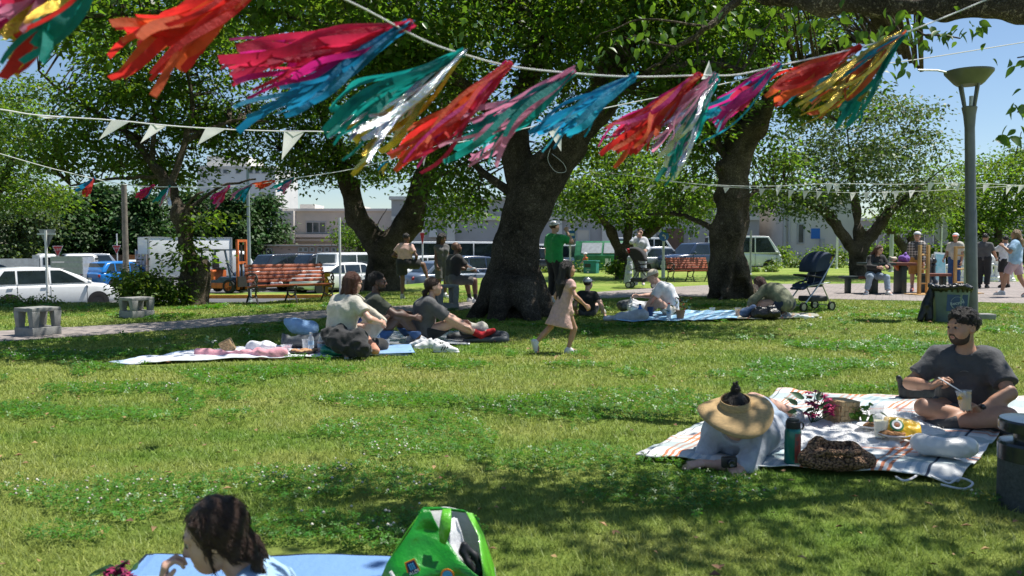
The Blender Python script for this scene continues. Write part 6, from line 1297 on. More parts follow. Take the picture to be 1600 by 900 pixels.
# --- the girl in front
GIRL = person('girl with dark braided hair in a pale blue top, hand at her mouth', (at(346, 386, 2.25).x, 2.25, -.03), 84, .76, 2.3, skin='skin_child', fem=False, pel=(0, -.3, .05), nk=(0, -.05, .44), bow=.03, hd=(0, -16, 0), hs=1.13, LH=(-.03, .225, .425), RH=(.16, .28, .05), LE=(-1, .1, -.5), RE=(1, -.2, -.4),
    RF=(-.1, .3, .07), LF=(.1, .35, .07), RK=(1, .1, .1), LK=(-1, .1, .1), bw=.8, top=('cloth_blue', .6, .014, .1), bot=('cloth_white', 1.0, .014), hair=('hair_brown', 'braids'), handL=((.1, -.12, 1), (.15, -1, 0), .8), shoe='cloth_sneaker', wrinkle=.005)
# --- the couple on the left blanket
person('woman in a beige T-shirt sitting with her back turned, reaching over a canvas tote', gnd(534, 556), -50, 1.02, 9.3, skin='skin_light', fem=True, pel=(0, 0, .16), nk=(.03, .08, .66), bow=.05, hd=(-8, -12, 0), RH=(.33, .30, .37), LH=(-.1, .4, .3), RE=(.9, -.2, -.6), RF=(.18, .0, .07), LF=(-.15, -.0, .07), RK=(.3, 1, -.2), LK=(-.2, 1, -.2), RT=(.4, -.8, -.1), LT=(-.3, -.8, -.1), top=('cloth_beige', .62, .022, .16), bot=('cloth_black', 1.8, .016), hair=('hair_red', 'bob'), glasses='black_plastic')
person('man in sunglasses and a dark T-shirt sitting with his knees up in blue jeans', gnd(590, 541), -82, 1.03, 10.2, skin='skin_dark', pel=(0, -.05, .11), nk=(0, -.02, .62), bow=.05, hd=(-12, 2, 0), RH=(.2, .42, .36), LH=(-.22, .36, .36), RE=(.9, -.5, -.6), RF=(.14, .5, .08), LF=(-.16, .46, .08), RK=(.3, .3, 1), LK=(-.5, .3, .8), bw=1.12, top=('cloth_forest', .65, .018, .12), bot=('cloth_jean', 1.85, .016), hair=('hair_black', 'short'), glasses='black_plastic', beard='hair_black')
person('woman in a dark grey T-shirt sitting with red socks stretched out', gnd(668, 536), -86, 1.0, 10.5, skin='skin_light', fem=True, bw=1.1, pel=(0, -.06, .12), nk=(0, .05, .57), bow=.06, hd=(4, 6, 0), RH=(.13, .52, .19), LH=(-.1, .58, .2), RE=(.7, -.5, -.2), LE=(-.6, -.4, -.2), RF=(.08, .70, .09), LF=(-.06, .72, .08), RK=(.1, .1, 1), LK=(-.1, .1, 1), RT=(.1, .5, .45), LT=(-.1, .6, .4), top=('cloth_grey', .95, .03, .16), bot=('cloth_black', 1.45, .02), shoe=None, sock='sock_red', hair=('hair_brown', 'lowpony'), handR=((.0, .9, -.3), (0, -.1, -1), .4))
# --- the child walking past the trunk
mat('dress_pink', (.62, .40, .35), .85, .08, 20, bump=.3, bscale=30, trans=.15)
person('little girl with long dark hair walking in a pale pink dress', gnd(878, 552), -62, .625, 9.3, skin='skin_girl', pel=(0, .04, .86), nk=(0, .10, 1.38), hd=(-12, 4, 0), hs=1.3, RH=(.36, .30, .92), LH=(-.22, .1, .85), RE=(.6, -.8, -.3), RF=(.06, .1, .08), LF=(-.1, -.52, .20), RK=(0, 1, 0), LK=(0, 1, -.1), LT=(0, .35, -.95), RT=(.05, 1, -.05), bw=.86, top=('dress_pink', .42, .018, .1), bot=('cloth_pink', .35, .01), skirt=((0.0, -.07, .50), .27), shoe='cloth_white', hair=('hair_black', 'verylong'), handR=(None, (-.8, .2, -.3), .7), wrinkle=.012)
# --- the people on the middle blanket
person('boy in a silver cap and black T-shirt sitting with his back turned', gnd(918, 494), -14, .80, 14.3, skin='skin_light', pel=(0, 0, .1), nk=(0.02, -.1, .56), bow=.03, hd=(-18, 0, 0), hs=1.12, RH=(.42, -.12, .06), LH=(-.3, .1, .1), RE=(.5, -1, .2), RF=(.2, .7, .08), LF=(-.05, .65, .08), RK=(.2, 0, 1), LK=(-.2, 0, 1), top=('cloth_black', .62, .02, .14), bot=('cloth_grey', 1.0, .016), hair=('hair_brown', 'short'), cap=('car_silver', 'cloth_grey'), handR=((.5, -.2, -.7), None, .2))
MID9 = person('man in a white T-shirt with red print and pale cap leaning over the picnic things', gnd(1044, 498), 84, 1.0, 14, skin='skin_light', pel=(0, -.05, .12), nk=(0, .16, .60), bow=.09, hd=(6, -28, 0), RH=(.12, .55, .38), LH=(-.24, .42, .10), RE=(.7, -.3, -.5), LE=(-.9, -.2, -.1), RF=(.25, .42, .07), LF=(-.2, .35, .07), RK=(.8, .3, .5), LK=(-.8, .3, .5), bw=1.1, top=('cloth_white', .7, .022, .14), bot=('cloth_cream', 1.8, .016), hair=('hair_light', 'short'), cap=('cloth_cream', 'cloth_cream'))
mat('print_red', (.45, .03, .05), .8, .1); garment_patch(MID9, MID9['chs'] + MID9['fw'] * .08, (.13, .06), .006, 'print_red'); garment_patch(MID9, MID9['chs'] - A_(0, 0, .085) + MID9['fw'] * .05, (.09, .016), .006, 'cloth_navy')
mat('camo', (.22, .23, .15), .9, .2, 7, bump=.3, bscale=30, col2=(.055, .065, .045))
person('person in a mottled olive shirt kneeling bent over beside the pushchair', gnd(1214, 497), 62, 1.0, 14.1, skin='skin_light', fem=True, pel=(0, -.16, .26), nk=(0, .22, .50), bow=.07, hd=(4, -35, 0), RH=(.15, .5, .2), LH=(-.2, .45, .18), RE=(.8, -.4, .1), LE=(-.8, -.4, .1), RF=(.16, -.1, .06), LF=(-.16, -.1, .06), RK=(.3, 1, -.2), LK=(-.3, 1, -.2), RT=(.1, -.9, -.2), LT=(-.1, -.9, -.2), bw=1.12, top=('camo', 1.5, .03, .24), bot=('cloth_navy', 1.8, .016), hair=('hair_red', 'bob'))
# --- people by the path
person('woman in a white top and black skirt standing with one foot up on the stool', gnd(633, 467), -22, .94, 19.2, skin='skin_brown', fem=True, pel=(0, 0, .92), nk=(0, .03, 1.40), hd=(-15, -15, 0), RH=(.24, .2, .98), LH=(-.2, .2, 1.05), RE=(.7, -.7, -.3), LE=(-.7, -.7, -.3), RF=(.52, .28, .50), LF=(-.08, 0, .08), RK=(.6, 1, .6), RT=(.5, .8, -.2), top=('cloth_pink', .6, .02, .03), bot=('cloth_black', .72, .05), shoe='cloth_beige', hair=('hair_black', 'short'))
person('man in a black T-shirt and grey shorts sitting on a stool, eating', (at(709, 386, 17.6).x, 17.6, 0), -62, 1.04, 17.6, skin='skin_brown', bw=1.12, pel=(0, -.02, .52), nk=(0, .06, 1.02), bow=.03, hd=(-12, 12, 0), RH=(.13, .42, .72), LH=(-.1, .42, .72), RE=(.8, -.3, -.5), LE=(-.8, -.3, -.5), RF=(.2, .42, .08), LF=(-.2, .5, .08), RK=(.2, 1, .8), LK=(-.2, 1, .8), top=('cloth_black', .68, .022, .12), bot=('cloth_grey', .9, .02), shoe='cloth_sneaker', sock='cloth_black', hair=('hair_black', 'none'), beard='hair_black')
person('woman with big loose dark hair standing behind the man in black', (at(690, 386, 19.6).x, 19.6, 0), 205, .92, 19.6, skin='skin_brown', fem=True, hd=(10, -8, 0), top=('cloth_grey', 0, .016, .1), bot=('cloth_grey', 1.0, .02), hair=('hair_black', 'big'), hs=1.05, RH=(.2, .15, .78), LH=(-.22, .05, .8))
person('man in a green T-shirt and grey cap standing behind the trunk, drinking', (at(866, 386, 17.8).x, 17.8, 0), -48, 1.07, 17.8, skin='skin_light', bw=1.12, hd=(-10, 6, 0), RH=(.12, .24, 1.50), LH=(-.3, .1, .85), RE=(.6, .3, -1), top=('cloth_green', .7, .022, .14), bot=('cloth_black', 1.85, .016), hair=('hair_brown', 'short'), cap=('car_silver', 'cloth_lightgrey'), handR=((-.3, .2, .9), (-.6, .6, .1), .8))
mat('cloth_floral', (.44, .47, .52), .85, .25, 16, bump=.2, col2=(.62, .63, .66))
person('woman in sunglasses and pale clothes standing behind the black pushchair', (at(1000, 386, 25).x, 25, .03), 176, 1.06, 25, skin='skin_light', fem=True, hd=(4, -6, 0), RH=(.06, .17, 1.46), LH=(-.2, .35, 1.05), RE=(.8, .2, -.8), LE=(-.5, -.5, -.5), top=('cloth_floral', 1.85, .02, .2), bot=('cloth_lightgrey', 1.9, .03), hair=('hair_black', 'short'), glasses='black_plastic', handR=((-.3, .2, .8), (-.6, -.4, .1), .8))
person('small child in an orange top and white cap at the teal litter bin', (at(915, 386, 40.5).x, 40.5, -.3), 120, .72, 40, skin='skin_light', hs=1.2, RH=(.3, .3, .9), top=('cloth_orange', .6, .02, .1), bot=('cloth_grey', 1.0, .016), hair=('hair_brown', 'short'), cap=('cloth_white', 'cloth_white'))
person('woman with reddish brown hair in a black jacket sitting at the picnic table', (at(1366, 386, 21.1).x, 21.1, 0), 208, 1.0, 21, skin='skin_light', fem=True, pel=(0, 0, .50), nk=(-.04, .08, 1.02), bow=.03, hd=(26, -12, 0), RH=(.1, .42, .72), LH=(-.16, .4, .74), RE=(.7, -.5, -.5), LE=(-.7, -.5, -.5), RF=(.34, .3, .08), LF=(-.1, .55, .08), RK=(.4, 1, .6), LK=(-.1, 1, .6), RT=(.7, .7, -.1), top=('cloth_black', 1.85, .025, .14), bot=('cloth_paledenim', 1.85, .018), hair=('hair_red', 'long'), shoe='cloth_sneaker')
def _plaid(t, N, L, b):
    p = N.new('ShaderNodeTexCoord').outputs['Object']; out = None
    for ax, m in (('X', 1), ('Z', 1)):
        wv = N.new('ShaderNodeTexWave'); wv.bands_direction = ax; wv.inputs['Scale'].default_value = 4.2; L.new(p, wv.inputs[0]); r_ = ramp(N, L, wv.outputs['Fac'], [(.35, (.03, .028, .03)), (.6, (.55, .5, .46))]); out = r_ if out is None else mixc(N, L, .5, out, r_)
    L.new(out, b.inputs['Base Color']); b.inputs['Roughness'].default_value = .85
node_mat('plaid', _plaid)
J = person('boy in an open checked shirt, mustard shorts and white cap facing the toss ladder', gnd(1431, 457), 178, .97, 21.8, skin='skin_light', bw=.9, hs=1.05, RH=(.22, .05, .80), LH=(-.2, .18, .85), top=('plaid', 1.85, .03, .2), bot=('cloth_mustard', .95, .025), shoe='cloth_orange', sock='cloth_mauve', hair=('hair_brown', 'short'), cap=('cloth_white', 'cloth_darkgrey'))
garment_patch(J, J['chs'] - A_(0, 0, .1) + J['fw'] * .04, (.055, .26), .006, 'cloth_grey', 'undershirt')
person('boy in a beige T-shirt and jeans holding a can by the toss frame', gnd(1491, 452), 158, .97, 22.6, skin='skin_tan', bw=.95, hd=(14, -4, 0), RH=(.24, .22, .92), LH=(-.22, .08, .80), top=('cloth_beige', .72, .026, .22), bot=('cloth_jean', 1.9, .02), hair=('hair_brown', 'short'), cap=('cloth_white', 'cloth_orange'))
person('player in a grey shirt and black trousers with his back turned, behind the lamp post', gnd(1536, 451), -14, .97, 22.8, skin='skin_tan', hd=(-10, -12, 0), RH=(.28, .28, .95), LH=(-.2, .1, .8), top=('cloth_grey', .7, .022, .2), bot=('cloth_black', 1.9, .03), hair=('hair_black', 'short'), shoe='black_plastic')
person('player in a white T-shirt and black shorts reaching to the chess pieces', gnd(1570, 450), 34, .93, 23.2, skin='skin_tan', hd=(8, -8, 0), LH=(-.22, .48, 1.22), RH=(.25, .1, .85), LE=(-.6, .2, -.8), top=('cloth_white', .72, .028, .24), bot=('cloth_black', .95, .03), hair=('hair_black', 'short'), shoe='cloth_black', bw=1.1)
person('girl in a light blue T-shirt with long fair hair walking past the chess pieces', gnd(1585, 465), 80, .98, 19.4, skin='skin_tan', fem=True, hd=(4, 2, 0), RH=(.22, .1, .85), LH=(-.24, .24, 1.3), LE=(-.6, .3, -.7), RF=(.1, -.3, .10), LF=(-.1, .28, .08), RK=(.05, 1, 0), LK=(0, 1, 0), RT=(0, 1, -.4), top=('cloth_blue', .75, .035, .22), bot=('cloth_mauve', .82, .02), shoe='cloth_sneaker', hair=('hair_light', 'long'))
# ================================================================ PICNICS
def cloth(name, label, cat, C4, nu, nv, m, z=.028, amp=.018, thick=.006, seed=0, wave=.02, edge=None, freq=3.0):
    """a spread cloth between four ground corners: front left, front right, back right, back left"""
    fl, fr, br_, bl_ = [A_(*q, 0) for q in C4]; u, v = np.meshgrid(np.linspace(0, 1, nu), np.linspace(0, 1, nv)); u, v = u.ravel()[:, None], v.ravel()[:, None]
    P = (fl * (1 - u) + fr * u) * (1 - v) + (bl_ * (1 - u) + br_ * u) * v; o = P.mean(0)
    rim = np.minimum(np.minimum(u, 1 - u), np.minimum(v, 1 - v))[:, 0]; n1 = vnoise(P * [1, 1, 0], freq, seed + 1); n2 = vnoise(P * [1, 1, 0], freq * 3.3, seed + 2)
    P[:, 2] = z + amp * (n1 - .3) * 1.4 + amp * .5 * (n2 - .5); P[:, 2] = np.maximum(P[:, 2], .012); k = (rim < .03); P[k, 2] -= np.minimum(z * .5, .012)
    w_ = wave * (vnoise(P * [1, 1, 0], 2.4, seed + 7) - .5) * np.exp(-rim * 12); P[:, 0] += w_ * 2.2; P[:, 1] += w_ * 2.2 * np.where(v[:, 0] < .5, 1, -1)
    i = np.arange(nv - 1)[:, None] * nu + np.arange(nu - 1)[None]; Fc = np.stack([i, i + 1, i + nu + 1, i + nu], -1).reshape(-1, 4)
    o_ = obj(name, raw_mesh(name, P - o, Fc, m, uv=np.concatenate([u, v], 1)), loc=o); md = o_.modifiers.new('thick', 'SOLIDIFY'); md.thickness = thick
    return tag(o_, label, cat)
def uvstripes(name, bands, base, bump=.4, rough=.85, warp=.0):
    """bands: (axis, start, end, colour) in UV"""
    def f(t, N, L, b):
        tc = N.new('ShaderNodeTexCoord'); sp = N.new('ShaderNodeSeparateXYZ'); L.new(tc.outputs['UV'], sp.inputs[0]); rgb = N.new('ShaderNodeRGB'); rgb.outputs[0].default_value = (*base, 1); cur = rgb.outputs[0]
        for ax, a, e, c, al in bands:
            g1 = N.new('ShaderNodeMath'); g1.operation = 'GREATER_THAN'; g1.inputs[1].default_value = a; L.new(sp.outputs[ax], g1.inputs[0]); g2 = N.new('ShaderNodeMath'); g2.operation = 'LESS_THAN'; g2.inputs[1].default_value = e; L.new(sp.outputs[ax], g2.inputs[0])
            mm = N.new('ShaderNodeMath'); mm.operation = 'MULTIPLY'; L.new(g1.outputs[0], mm.inputs[0]); L.new(g2.outputs[0], mm.inputs[1]); m2 = N.new('ShaderNodeMath'); m2.operation = 'MULTIPLY'; L.new(mm.outputs[0], m2.inputs[0]); m2.inputs[1].default_value = al; cur = mixc(N, L, m2.outputs[0], cur, c)
        L.new(cur, b.inputs['Base Color']); b.inputs['Roughness'].default_value = rough; b.inputs['Specular IOR Level'].default_value = .2
        bp = N.new('ShaderNodeBump'); bp.inputs['Strength'].default_value = bump; bp.inputs['Distance'].default_value = .02; L.new(noise(N, L, tc.outputs['Object'], 22, 4), bp.inputs['Height']); L.new(bp.outputs[0], b.inputs['Normal'])
    return node_mat(name, f)
OR, TE, NV, BG = (.55, .14, .03), (.17, .28, .30), (.02, .03, .06), (.30, .40, .46)
bands = []
for c in (.115, .335, .555, .77): bands += [('X', c + k * .024, c + k * .024 + .011, OR, .85) for k in (-1, 0, 1)]; bands += [('X', c + .07 + k * .03, c + .085 + k * .03, BG, .75) for k in (0, 1, 2)]
for c in (.10, .36, .62, .88): bands += [('Y', c - .035, c + .035, TE, .55), ('Y', c + .07, c + .082, OR, .6), ('Y', c + .10, c + .112, OR, .6)]
bands += [('X', .905, .913, NV, .95), ('X', .03, .036, NV, .9)]
uvstripes('plaid_blanket', bands, (.62, .63, .62))
BR4 = (gxy(985, 722), gxy(1492, 760), gxy(1616, 629), gxy(1212, 616))
cloth('picnic_blanket', 'white picnic blanket with orange stripes and grey bands under the man and the visored woman', 'blanket', BR4, 90, 90, 'plaid_blanket', z=.035, amp=.04, seed=3, wave=.06)
# fluffy white rug
mat('fleece', (.86, .86, .85), .95, .02, 30, bump=.5, bscale=60, trans=.2)
RUG = gp((1192, 712), (1215, 690), (1240, 662), (1300, 652), (1400, 652), (1458, 668), (1440, 690), (1408, 716), (1330, 720), (1260, 716)); rc_ = A_(*np.mean(RUG, 0), 0)
S_ = Sdf(.03); q = [A_(x, y, .055) - rc_ for x, y in RUG]
for i in range(len(q)):
    a, b = q[i] * .86, q[(i + 1) % len(q)] * .86; a[2] = b[2] = .05; S_.rc(a, b, .028); S_.rc(a, (0, 0, .05), .028, .03)
for x in np.linspace(-.5, .5, 6):
    for y in np.linspace(-.25, .35, 5):
        if inpoly(np.array([rc_[0] + x]), np.array([rc_[1] + y]), RUG)[0]: S_.el((x, y, .05), (.15, .15, .03))
t = thing('fleece_rug', 'fluffy white fleece rug in the middle of the striped blanket', 'rug', tuple(rc_)); V, Fc = S_.mesh(.016, noise=[(.012, 14), (.008, 30)]); rg = solid('fleece', (V, Fc), 'fleece', t)
k = RNG.integers(0, len(V), 9000); P = V[k] + RNG.normal(size=(9000, 3)) * .006; P = P[P[:, 2] > .035]; n = len(P); a = RNG.random(n) * 6.283; tip = P + np.stack([np.cos(a) * .012, np.sin(a) * .012, .004 + .006 * RNG.random(n)], -1); sd_ = np.stack([-np.sin(a), np.cos(a), 0 * a], -1) * .003
o = obj('fibre', raw_mesh('fibre', np.stack([P - sd_, P + sd_, tip], 1).reshape(-1, 3), np.arange(n * 3).reshape(n, 3), 'fleece', False), t); o['kind'] = 'stuff'
# drink and food builders
clear('clear_plastic', (.9, .93, .95), .08, .32); clear('bottle_plastic', (.8, .88, .95), .06, .35)
mat('lemonade', (.72, .66, .42), .3, .05); mat('orange_juice', (.75, .30, .02), .3, .1); mat('red_tea', (.50, .07, .015), .2, .1); mat('mango', (.80, .42, .02), .45, .2, 40); mat('cookie', (.40, .20, .08), .85, .3, 60, bump=.7, bscale=90); mat('paper_plate', (.78, .78, .76), .7, .03)
def cup(name, label, p, h, r, liq=None, fill=.6, m='clear_plastic', rz=0):
    t = thing(name, label, 'cup', tuple(p), rz); MB().lathe([(r * .72, 0), (r * .74, .004), (r * .98, h - .008), (r * 1.05, h - .006), (r * 1.05, h), (r * .95, h)], 20, cap=False).build('cup_wall', m, t)
    MB().lathe([(.001, .002), (r * .72, .002)], 20, cap=False).build('cup_base', m, t)
    if liq: MB().lathe([(.001, .005), (r * .69, .005), (r * (.69 + .24 * fill), h * fill), (.001, h * fill)], 18, cap=False).build('drink', liq, t)
    return t
def bottle(name, label, p, h, r, liq=None, m='bottle_plastic', capm='white_paint', fill=.7):
    t = thing(name, label, 'bottle', tuple(p)); MB().lathe([(r * .9, 0), (r, .01), (r, h * .62), (r * .92, h * .68), (r * .4, h * .86), (r * .38, h * .92)], 16).build('bottle_wall', m, t); MB().lathe([(r * .45, h * .91), (r * .45, h), (.001, h)], 14).build('bottle_cap', capm, t)
    MB().lathe([(r * 1.01, h * .3), (r * 1.01, h * .52)], 16, cap=False).build('bottle_label', 'cloth_blue', t)
    if liq: MB().lathe([(.001, .006), (r * .9, .006), (r * .92, h * .6 * fill), (.001, h * .6 * fill)], 14, cap=False).build('drink', liq, t)
    return t
G1 = lambda px, py, z=.085: gnd(px, py, z)
cup('plastic_cup', 'clear cup of pale lemonade behind the other lemonade cup, by the pepper plant', G1(1369, 661), .125, .048, 'lemonade', .25); cup('plastic_cup', 'clear cup of cloudy lemonade standing between the two cookie plates', G1(1376, 683), .13, .046, 'lemonade', .78); cup('plastic_cup', 'clear cup with an orange drink behind the yellow crisp bag', G1(1412, 664), .12, .05, 'orange_juice', .3)
for lb, px, py, r, n in (('paper plate with one brown cookie, left of the lemonade cup', 1358, 668, .075, 2), ('paper plate with a row of cookies under the yellow crisp bag', 1397, 681, .10, 5)):
    g = G1(px, py, .10); t = thing('paper_plate', lb, 'plate', tuple(g)); MB().lathe([(.001, .004), (r * .75, .004), (r, .016), (r * .99, .02), (r * .72, .008), (.001, .008)], 24, cap=False).build('plate', 'paper_plate', t)
    for i in range(n):
        S_ = Sdf(.01); S_.el((0, 0, 0), (.034, .03, .014)); c = obj('cookie', raw_mesh('cookie', *S_.mesh(.005, noise=[(.004, 70)]), 'cookie'), None); ck = thing('cookie', (('left', 'right')[i] + ' cookie of the pair on the plate left of the lemonade cup' if n == 2 else ('leftmost', 'second', 'middle', 'fourth', 'rightmost')[i] + ' cookie of the row on the plate under the crisp bag'), 'cookie', tuple(g + Vector(((i - (n - 1) / 2) * r * .34, random.uniform(-.015, .015), .02))), 0, 'cookies on the plate left of the cup' if n == 2 else 'cookies on the plate under the crisp bag'); c.name = 'biscuit'; c.parent = ck; c.rotation_euler = (random.uniform(-.3, .3), random.uniform(-.3, .3), 0)
# crisp bag
mat('bag_yellow', (.78, .46, .01), .3, .08, 20, bump=.3, coat=.3); mat('print_green', (.02, .16, .05), .4, .1); mat('print_brown', (.25, .08, .03), .5, .1)
g = G1(1409, 678, .11); t = thing('crisp_bag', 'yellow crisp bag with a round green emblem lying by the cookie plate', 'snack bag', tuple(g), R(-12))
rot = np.array(Matrix.Rotation(R(52), 3, 'X') @ Matrix.Rotation(R(-8), 3, 'Z')); S_ = Sdf(.03); S_.el((0, 0, .035), (.095, .062, .03), rot=rot).box((0, 0, .035), (.20, .12, .012), rot=rot, rd=.005); S_.k = .02; solid('bag', S_.mesh(.006, noise=[(.006, 28), (.003, 60)]), 'bag_yellow', t)
ax, ay, az = [rot[:, i] for i in range(3)]; Xe = frame3(A_(0, 0, .035) + az * .031 + ax * -.035, ax, ay); mb = MB(); mb.lathe([(.001, .004), (.04, 0), (.04, .001), (.001, .0055)], 22, X=Xe, cap=False); e = mb.build('emblem', 'print_green', t); mb = MB(); mb.lathe([(.018, .0045), (.021, .006), (.028, .0055), (.03, .0035)], 20, X=Xe, cap=False); mb.build('ring', 'white_paint', e); mb = MB(); mb.lathe([(.001, .0075), (.016, .006)], 16, X=Xe, cap=False); mb.build('centre', 'print_brown', e)
# round white neck cushion
mat('satin', (.66, .66, .65), .35, .05, 8, bump=.25, bscale=14, sheen=.2)
g = G1(1474, 707); S_ = Sdf(.05); pts = [(.2 * math.cos(a), .11 * math.sin(a), .075) for a in np.linspace(R(-215), R(35), 13)]
for i in range(12): S_.rc(pts[i], pts[i + 1], .078 if 1 < i < 10 else .07)
S_.box((0, .0, .05), (.3, .16, .06), rd=.03)
t = thing('neck_cushion', 'plump white satin cushion lying at the right front of the striped blanket', 'cushion', tuple(g), R(-20), None, .6); solid('cushion', S_.mesh(.01, noise=[(.007, 10), (.005, 24)]), 'satin', t)
S_ = Sdf(.004); [S_.rc(A_(*pts[i]) + A_(pts[i][0] * .37, pts[i][1] * .7, -.01), A_(*pts[i + 1]) + A_(pts[i + 1][0] * .37, pts[i + 1][1] * .7, -.01), .005) for i in range(12)]; solid('piping', S_.mesh(.006), 'satin', t)
# water bottle
mat('bottle_teal', (.008, .17, .14), .35, .08, metal=.35, coat=.3); mat('decal', (.10, .09, .09), .5, .5, 40, col2=(.45, .06, .03))
g = G1(1238, 724, .03); t = thing('water_bottle', 'teal steel water bottle with a black loop lid beside the crochet bag', 'bottle', tuple(g), R(-20)); MB().lathe([(.042, 0), (.045, .006), (.045, .185), (.04, .2), (.034, .206)], 26).build('bottle_body', 'bottle_teal', t, angle=30)
MB().lathe([(.04, .203), (.041, .21), (.04, .24), (.034, .245), (.034, .252), (.001, .254)], 24).build('lid', 'black_plastic', t, angle=30); MB().tube([(.036, 0, .238), (.052, 0, .235), (.056, 0, .215), (.05, 0, .2), (.04, 0, .2)], .005, 6).build('carry_loop', 'black_plastic', t)
V = []; nA = 8
for z_ in (.012, .178): V += [(.0462 * math.cos(a), .0462 * math.sin(a), z_) for a in np.linspace(R(-75), R(-20), nA)]
MB().add(V, [(i, i + 1, nA + i + 1, nA + i) for i in range(nA - 1)]).build('sticker', 'decal', t, fix=False)
# crochet bag
def _croch(t, N, L, b):
    p = N.new('ShaderNodeTexCoord').outputs['Object']; v = N.new('ShaderNodeTexVoronoi'); v.inputs['Scale'].default_value = 62; L.new(p, v.inputs[0]); c = ramp(N, L, v.outputs['Distance'], [(.1, (.40, .25, .14)), (.5, (.26, .15, .085)), (.72, (.05, .028, .016))]); L.new(c, b.inputs['Base Color']); b.inputs['Roughness'].default_value = .9
    bp = N.new('ShaderNodeBump'); bp.invert = True; bp.inputs['Strength'].default_value = 1; bp.inputs['Distance'].default_value = .02; L.new(v.outputs['Distance'], bp.inputs['Height']); L.new(bp.outputs[0], b.inputs['Normal'])
node_mat('crochet', _croch)
g = G1(1308, 733, .03); S_ = Sdf(.05); S_.el((-.06, 0, .06), (.17, .10, .07)).el((.09, .01, .055), (.13, .10, .065)).rc((-.2, .02, .06), (-.1, .06, .15), .045, .03).rc((-.1, .06, .15), (.12, .06, .13), .03).rc((.12, .06, .13), (.2, 0, .06), .03, .045).rc((-.13, .05, .15), (-.11, .06, .19), .03, .012); S_.el((.0, .03, .15), (.11, .035, .05), op='s', k=.02)
t = thing('crochet_bag', 'slumped brown crochet bag in front of the fleece rug', 'bag', tuple(g), 0, None, .84); solid('bag_body', S_.mesh(.009, noise=[(.012, 14), (.004, 60)]), 'crochet', t); S_ = Sdf(.02); hp = [(-.16, -.05, .11), (-.08, -.09, .135), (.04, -.08, .125), (.13, -.03, .12)]; [S_.rc(hp[i], hp[i + 1], .02) for i in range(3)]; solid('strap', S_.mesh(.008, noise=[(.004, 50)]), 'crochet', t)
# flowers, basket, peppers
mat('petal_magenta', (.50, .015, .14), .6, .25, 30, trans=.2, isl=.35); mat('petal_dark', (.30, .01, .09), .6, .25, 30, trans=.2, isl=.35); mat('petal_red', (.50, .02, .03), .6, .2, 30, trans=.2, isl=.3); mat('leaf_dark', (.035, .10, .035), .4, .2, 6, trans=.2, isl=.3); mat('pepper', (.14, .26, .02), .35, .2, 20, isl=.25)
def bouquet(name, label, p, spread, nb, nl, pm, leafl=.07, lean=(0, 0, 0), hgt=.12, br=.016, cat='flowers'):
    t = thing(name, label, cat, tuple(p)); mb = MB(); C = []
    for i in range(nb):
        c = Vector((random.gauss(0, spread[0]), random.gauss(0, spread[1]), hgt * random.uniform(.35, 1))) + Vector(lean) * random.random(); C.append(c)
        for j in range(7):
            a = j * .9 + i; q = Matrix.Rotation(a, 4, 'Z') @ Matrix.Rotation(random.uniform(.2, 1.1), 4, 'Y'); mb.add([(0, 0, 0), (br * .6, -br * .5, br * .2), (br * 1.3, 0, br * .45), (br * .6, br * .5, br * .2)], [(0, 1, 2, 3)], Matrix.Translation(c) @ q)
    mb.build('blossom', pm, t, fix=False)
    for c in C[::3]: MB().tube([(0, 0, .0), tuple(c * .6), tuple(c)], .003, 5, cap=False).build('stem', 'leaf_dark', t)
    for i in range(nl):
        c = Vector((random.gauss(0, spread[0] * 1.1), random.gauss(0, spread[1]), hgt * random.uniform(.2, .95))) + Vector(lean) * random.random(); o = obj('leaf', random.choice(LEAFV2), t, c); s = leafl * random.uniform(.7, 1.3); o.scale = (s, s, s); o.rotation_euler = (random.uniform(-.3, 1.1), random.gauss(0, .5), random.uniform(0, 6.28))
    return t
LEAFV2 = []
for me in LEAFV: m2 = me.copy(); m2.materials.clear(); m2.materials.append(M('leaf_dark')); LEAFV2.append(m2)
bouquet('bouquet', 'bunch of pink rhododendron flowers with dark leaves beside the woven basket', G1(1268, 662, .08), (.055, .05), 34, 22, 'petal_magenta', .075, (.06, 0, .05), .17, .023)
mat('wicker', (.52, .36, .18), .7, .15, 30, bump=.4, bscale=80)
def basket(name, label, p, w_, h_, rot):
    t = thing(name, label, 'basket', tuple(p)); X = Matrix.Rotation(rot[2], 4, 'Z') @ Matrix.Rotation(rot[1], 4, 'Y') @ Matrix.Rotation(rot[0], 4, 'X'); n = 5
    MB().box((0, 0, h_ / 2), (w_ * .93, w_ * .93, h_), X=X).build('lining', 'wicker', t, smooth=False)
    for f in range(4):
        for i in range(n):
            for j in range(n):
                u = (i + .5) / n - .5; dp = .006 if (i + j) % 2 else .001; c = Matrix.Rotation(f * math.pi / 2, 4, 'Z') @ Vector((u * w_, -w_ / 2 - dp, (j + .5) / n * h_)); MB_ALL.append((X @ c, f, w_ / n, h_ / n, X))
    mb = MB()
    for c, f, a, b, X_ in MB_ALL: mb.box(tuple(c), (a * .97, .012, b * .97), rot=(X_ @ Matrix.Rotation(f * math.pi / 2, 4, 'Z')).to_3x3())
    MB_ALL.clear(); mb.build('weave', 'wicker', t, bevel=.0015, seg=1)['kind'] = 'stuff'
    mb = MB(); mb.box((0, 0, h_), (w_ * 1.06, w_ * 1.06, .012), X=X); mb.build('rim', 'wicker', t, bevel=.003); return t
MB_ALL = []
basket('basket', 'square woven basket standing between the pink flowers and the green peppers', G1(1313, 660, .075), .155, .15, (0, .06, .35))
g = G1(1346, 661, .09); t = thing('pepper_bunch', 'bunch of green peppers and leaves beside the woven basket', 'vegetables', tuple(g))
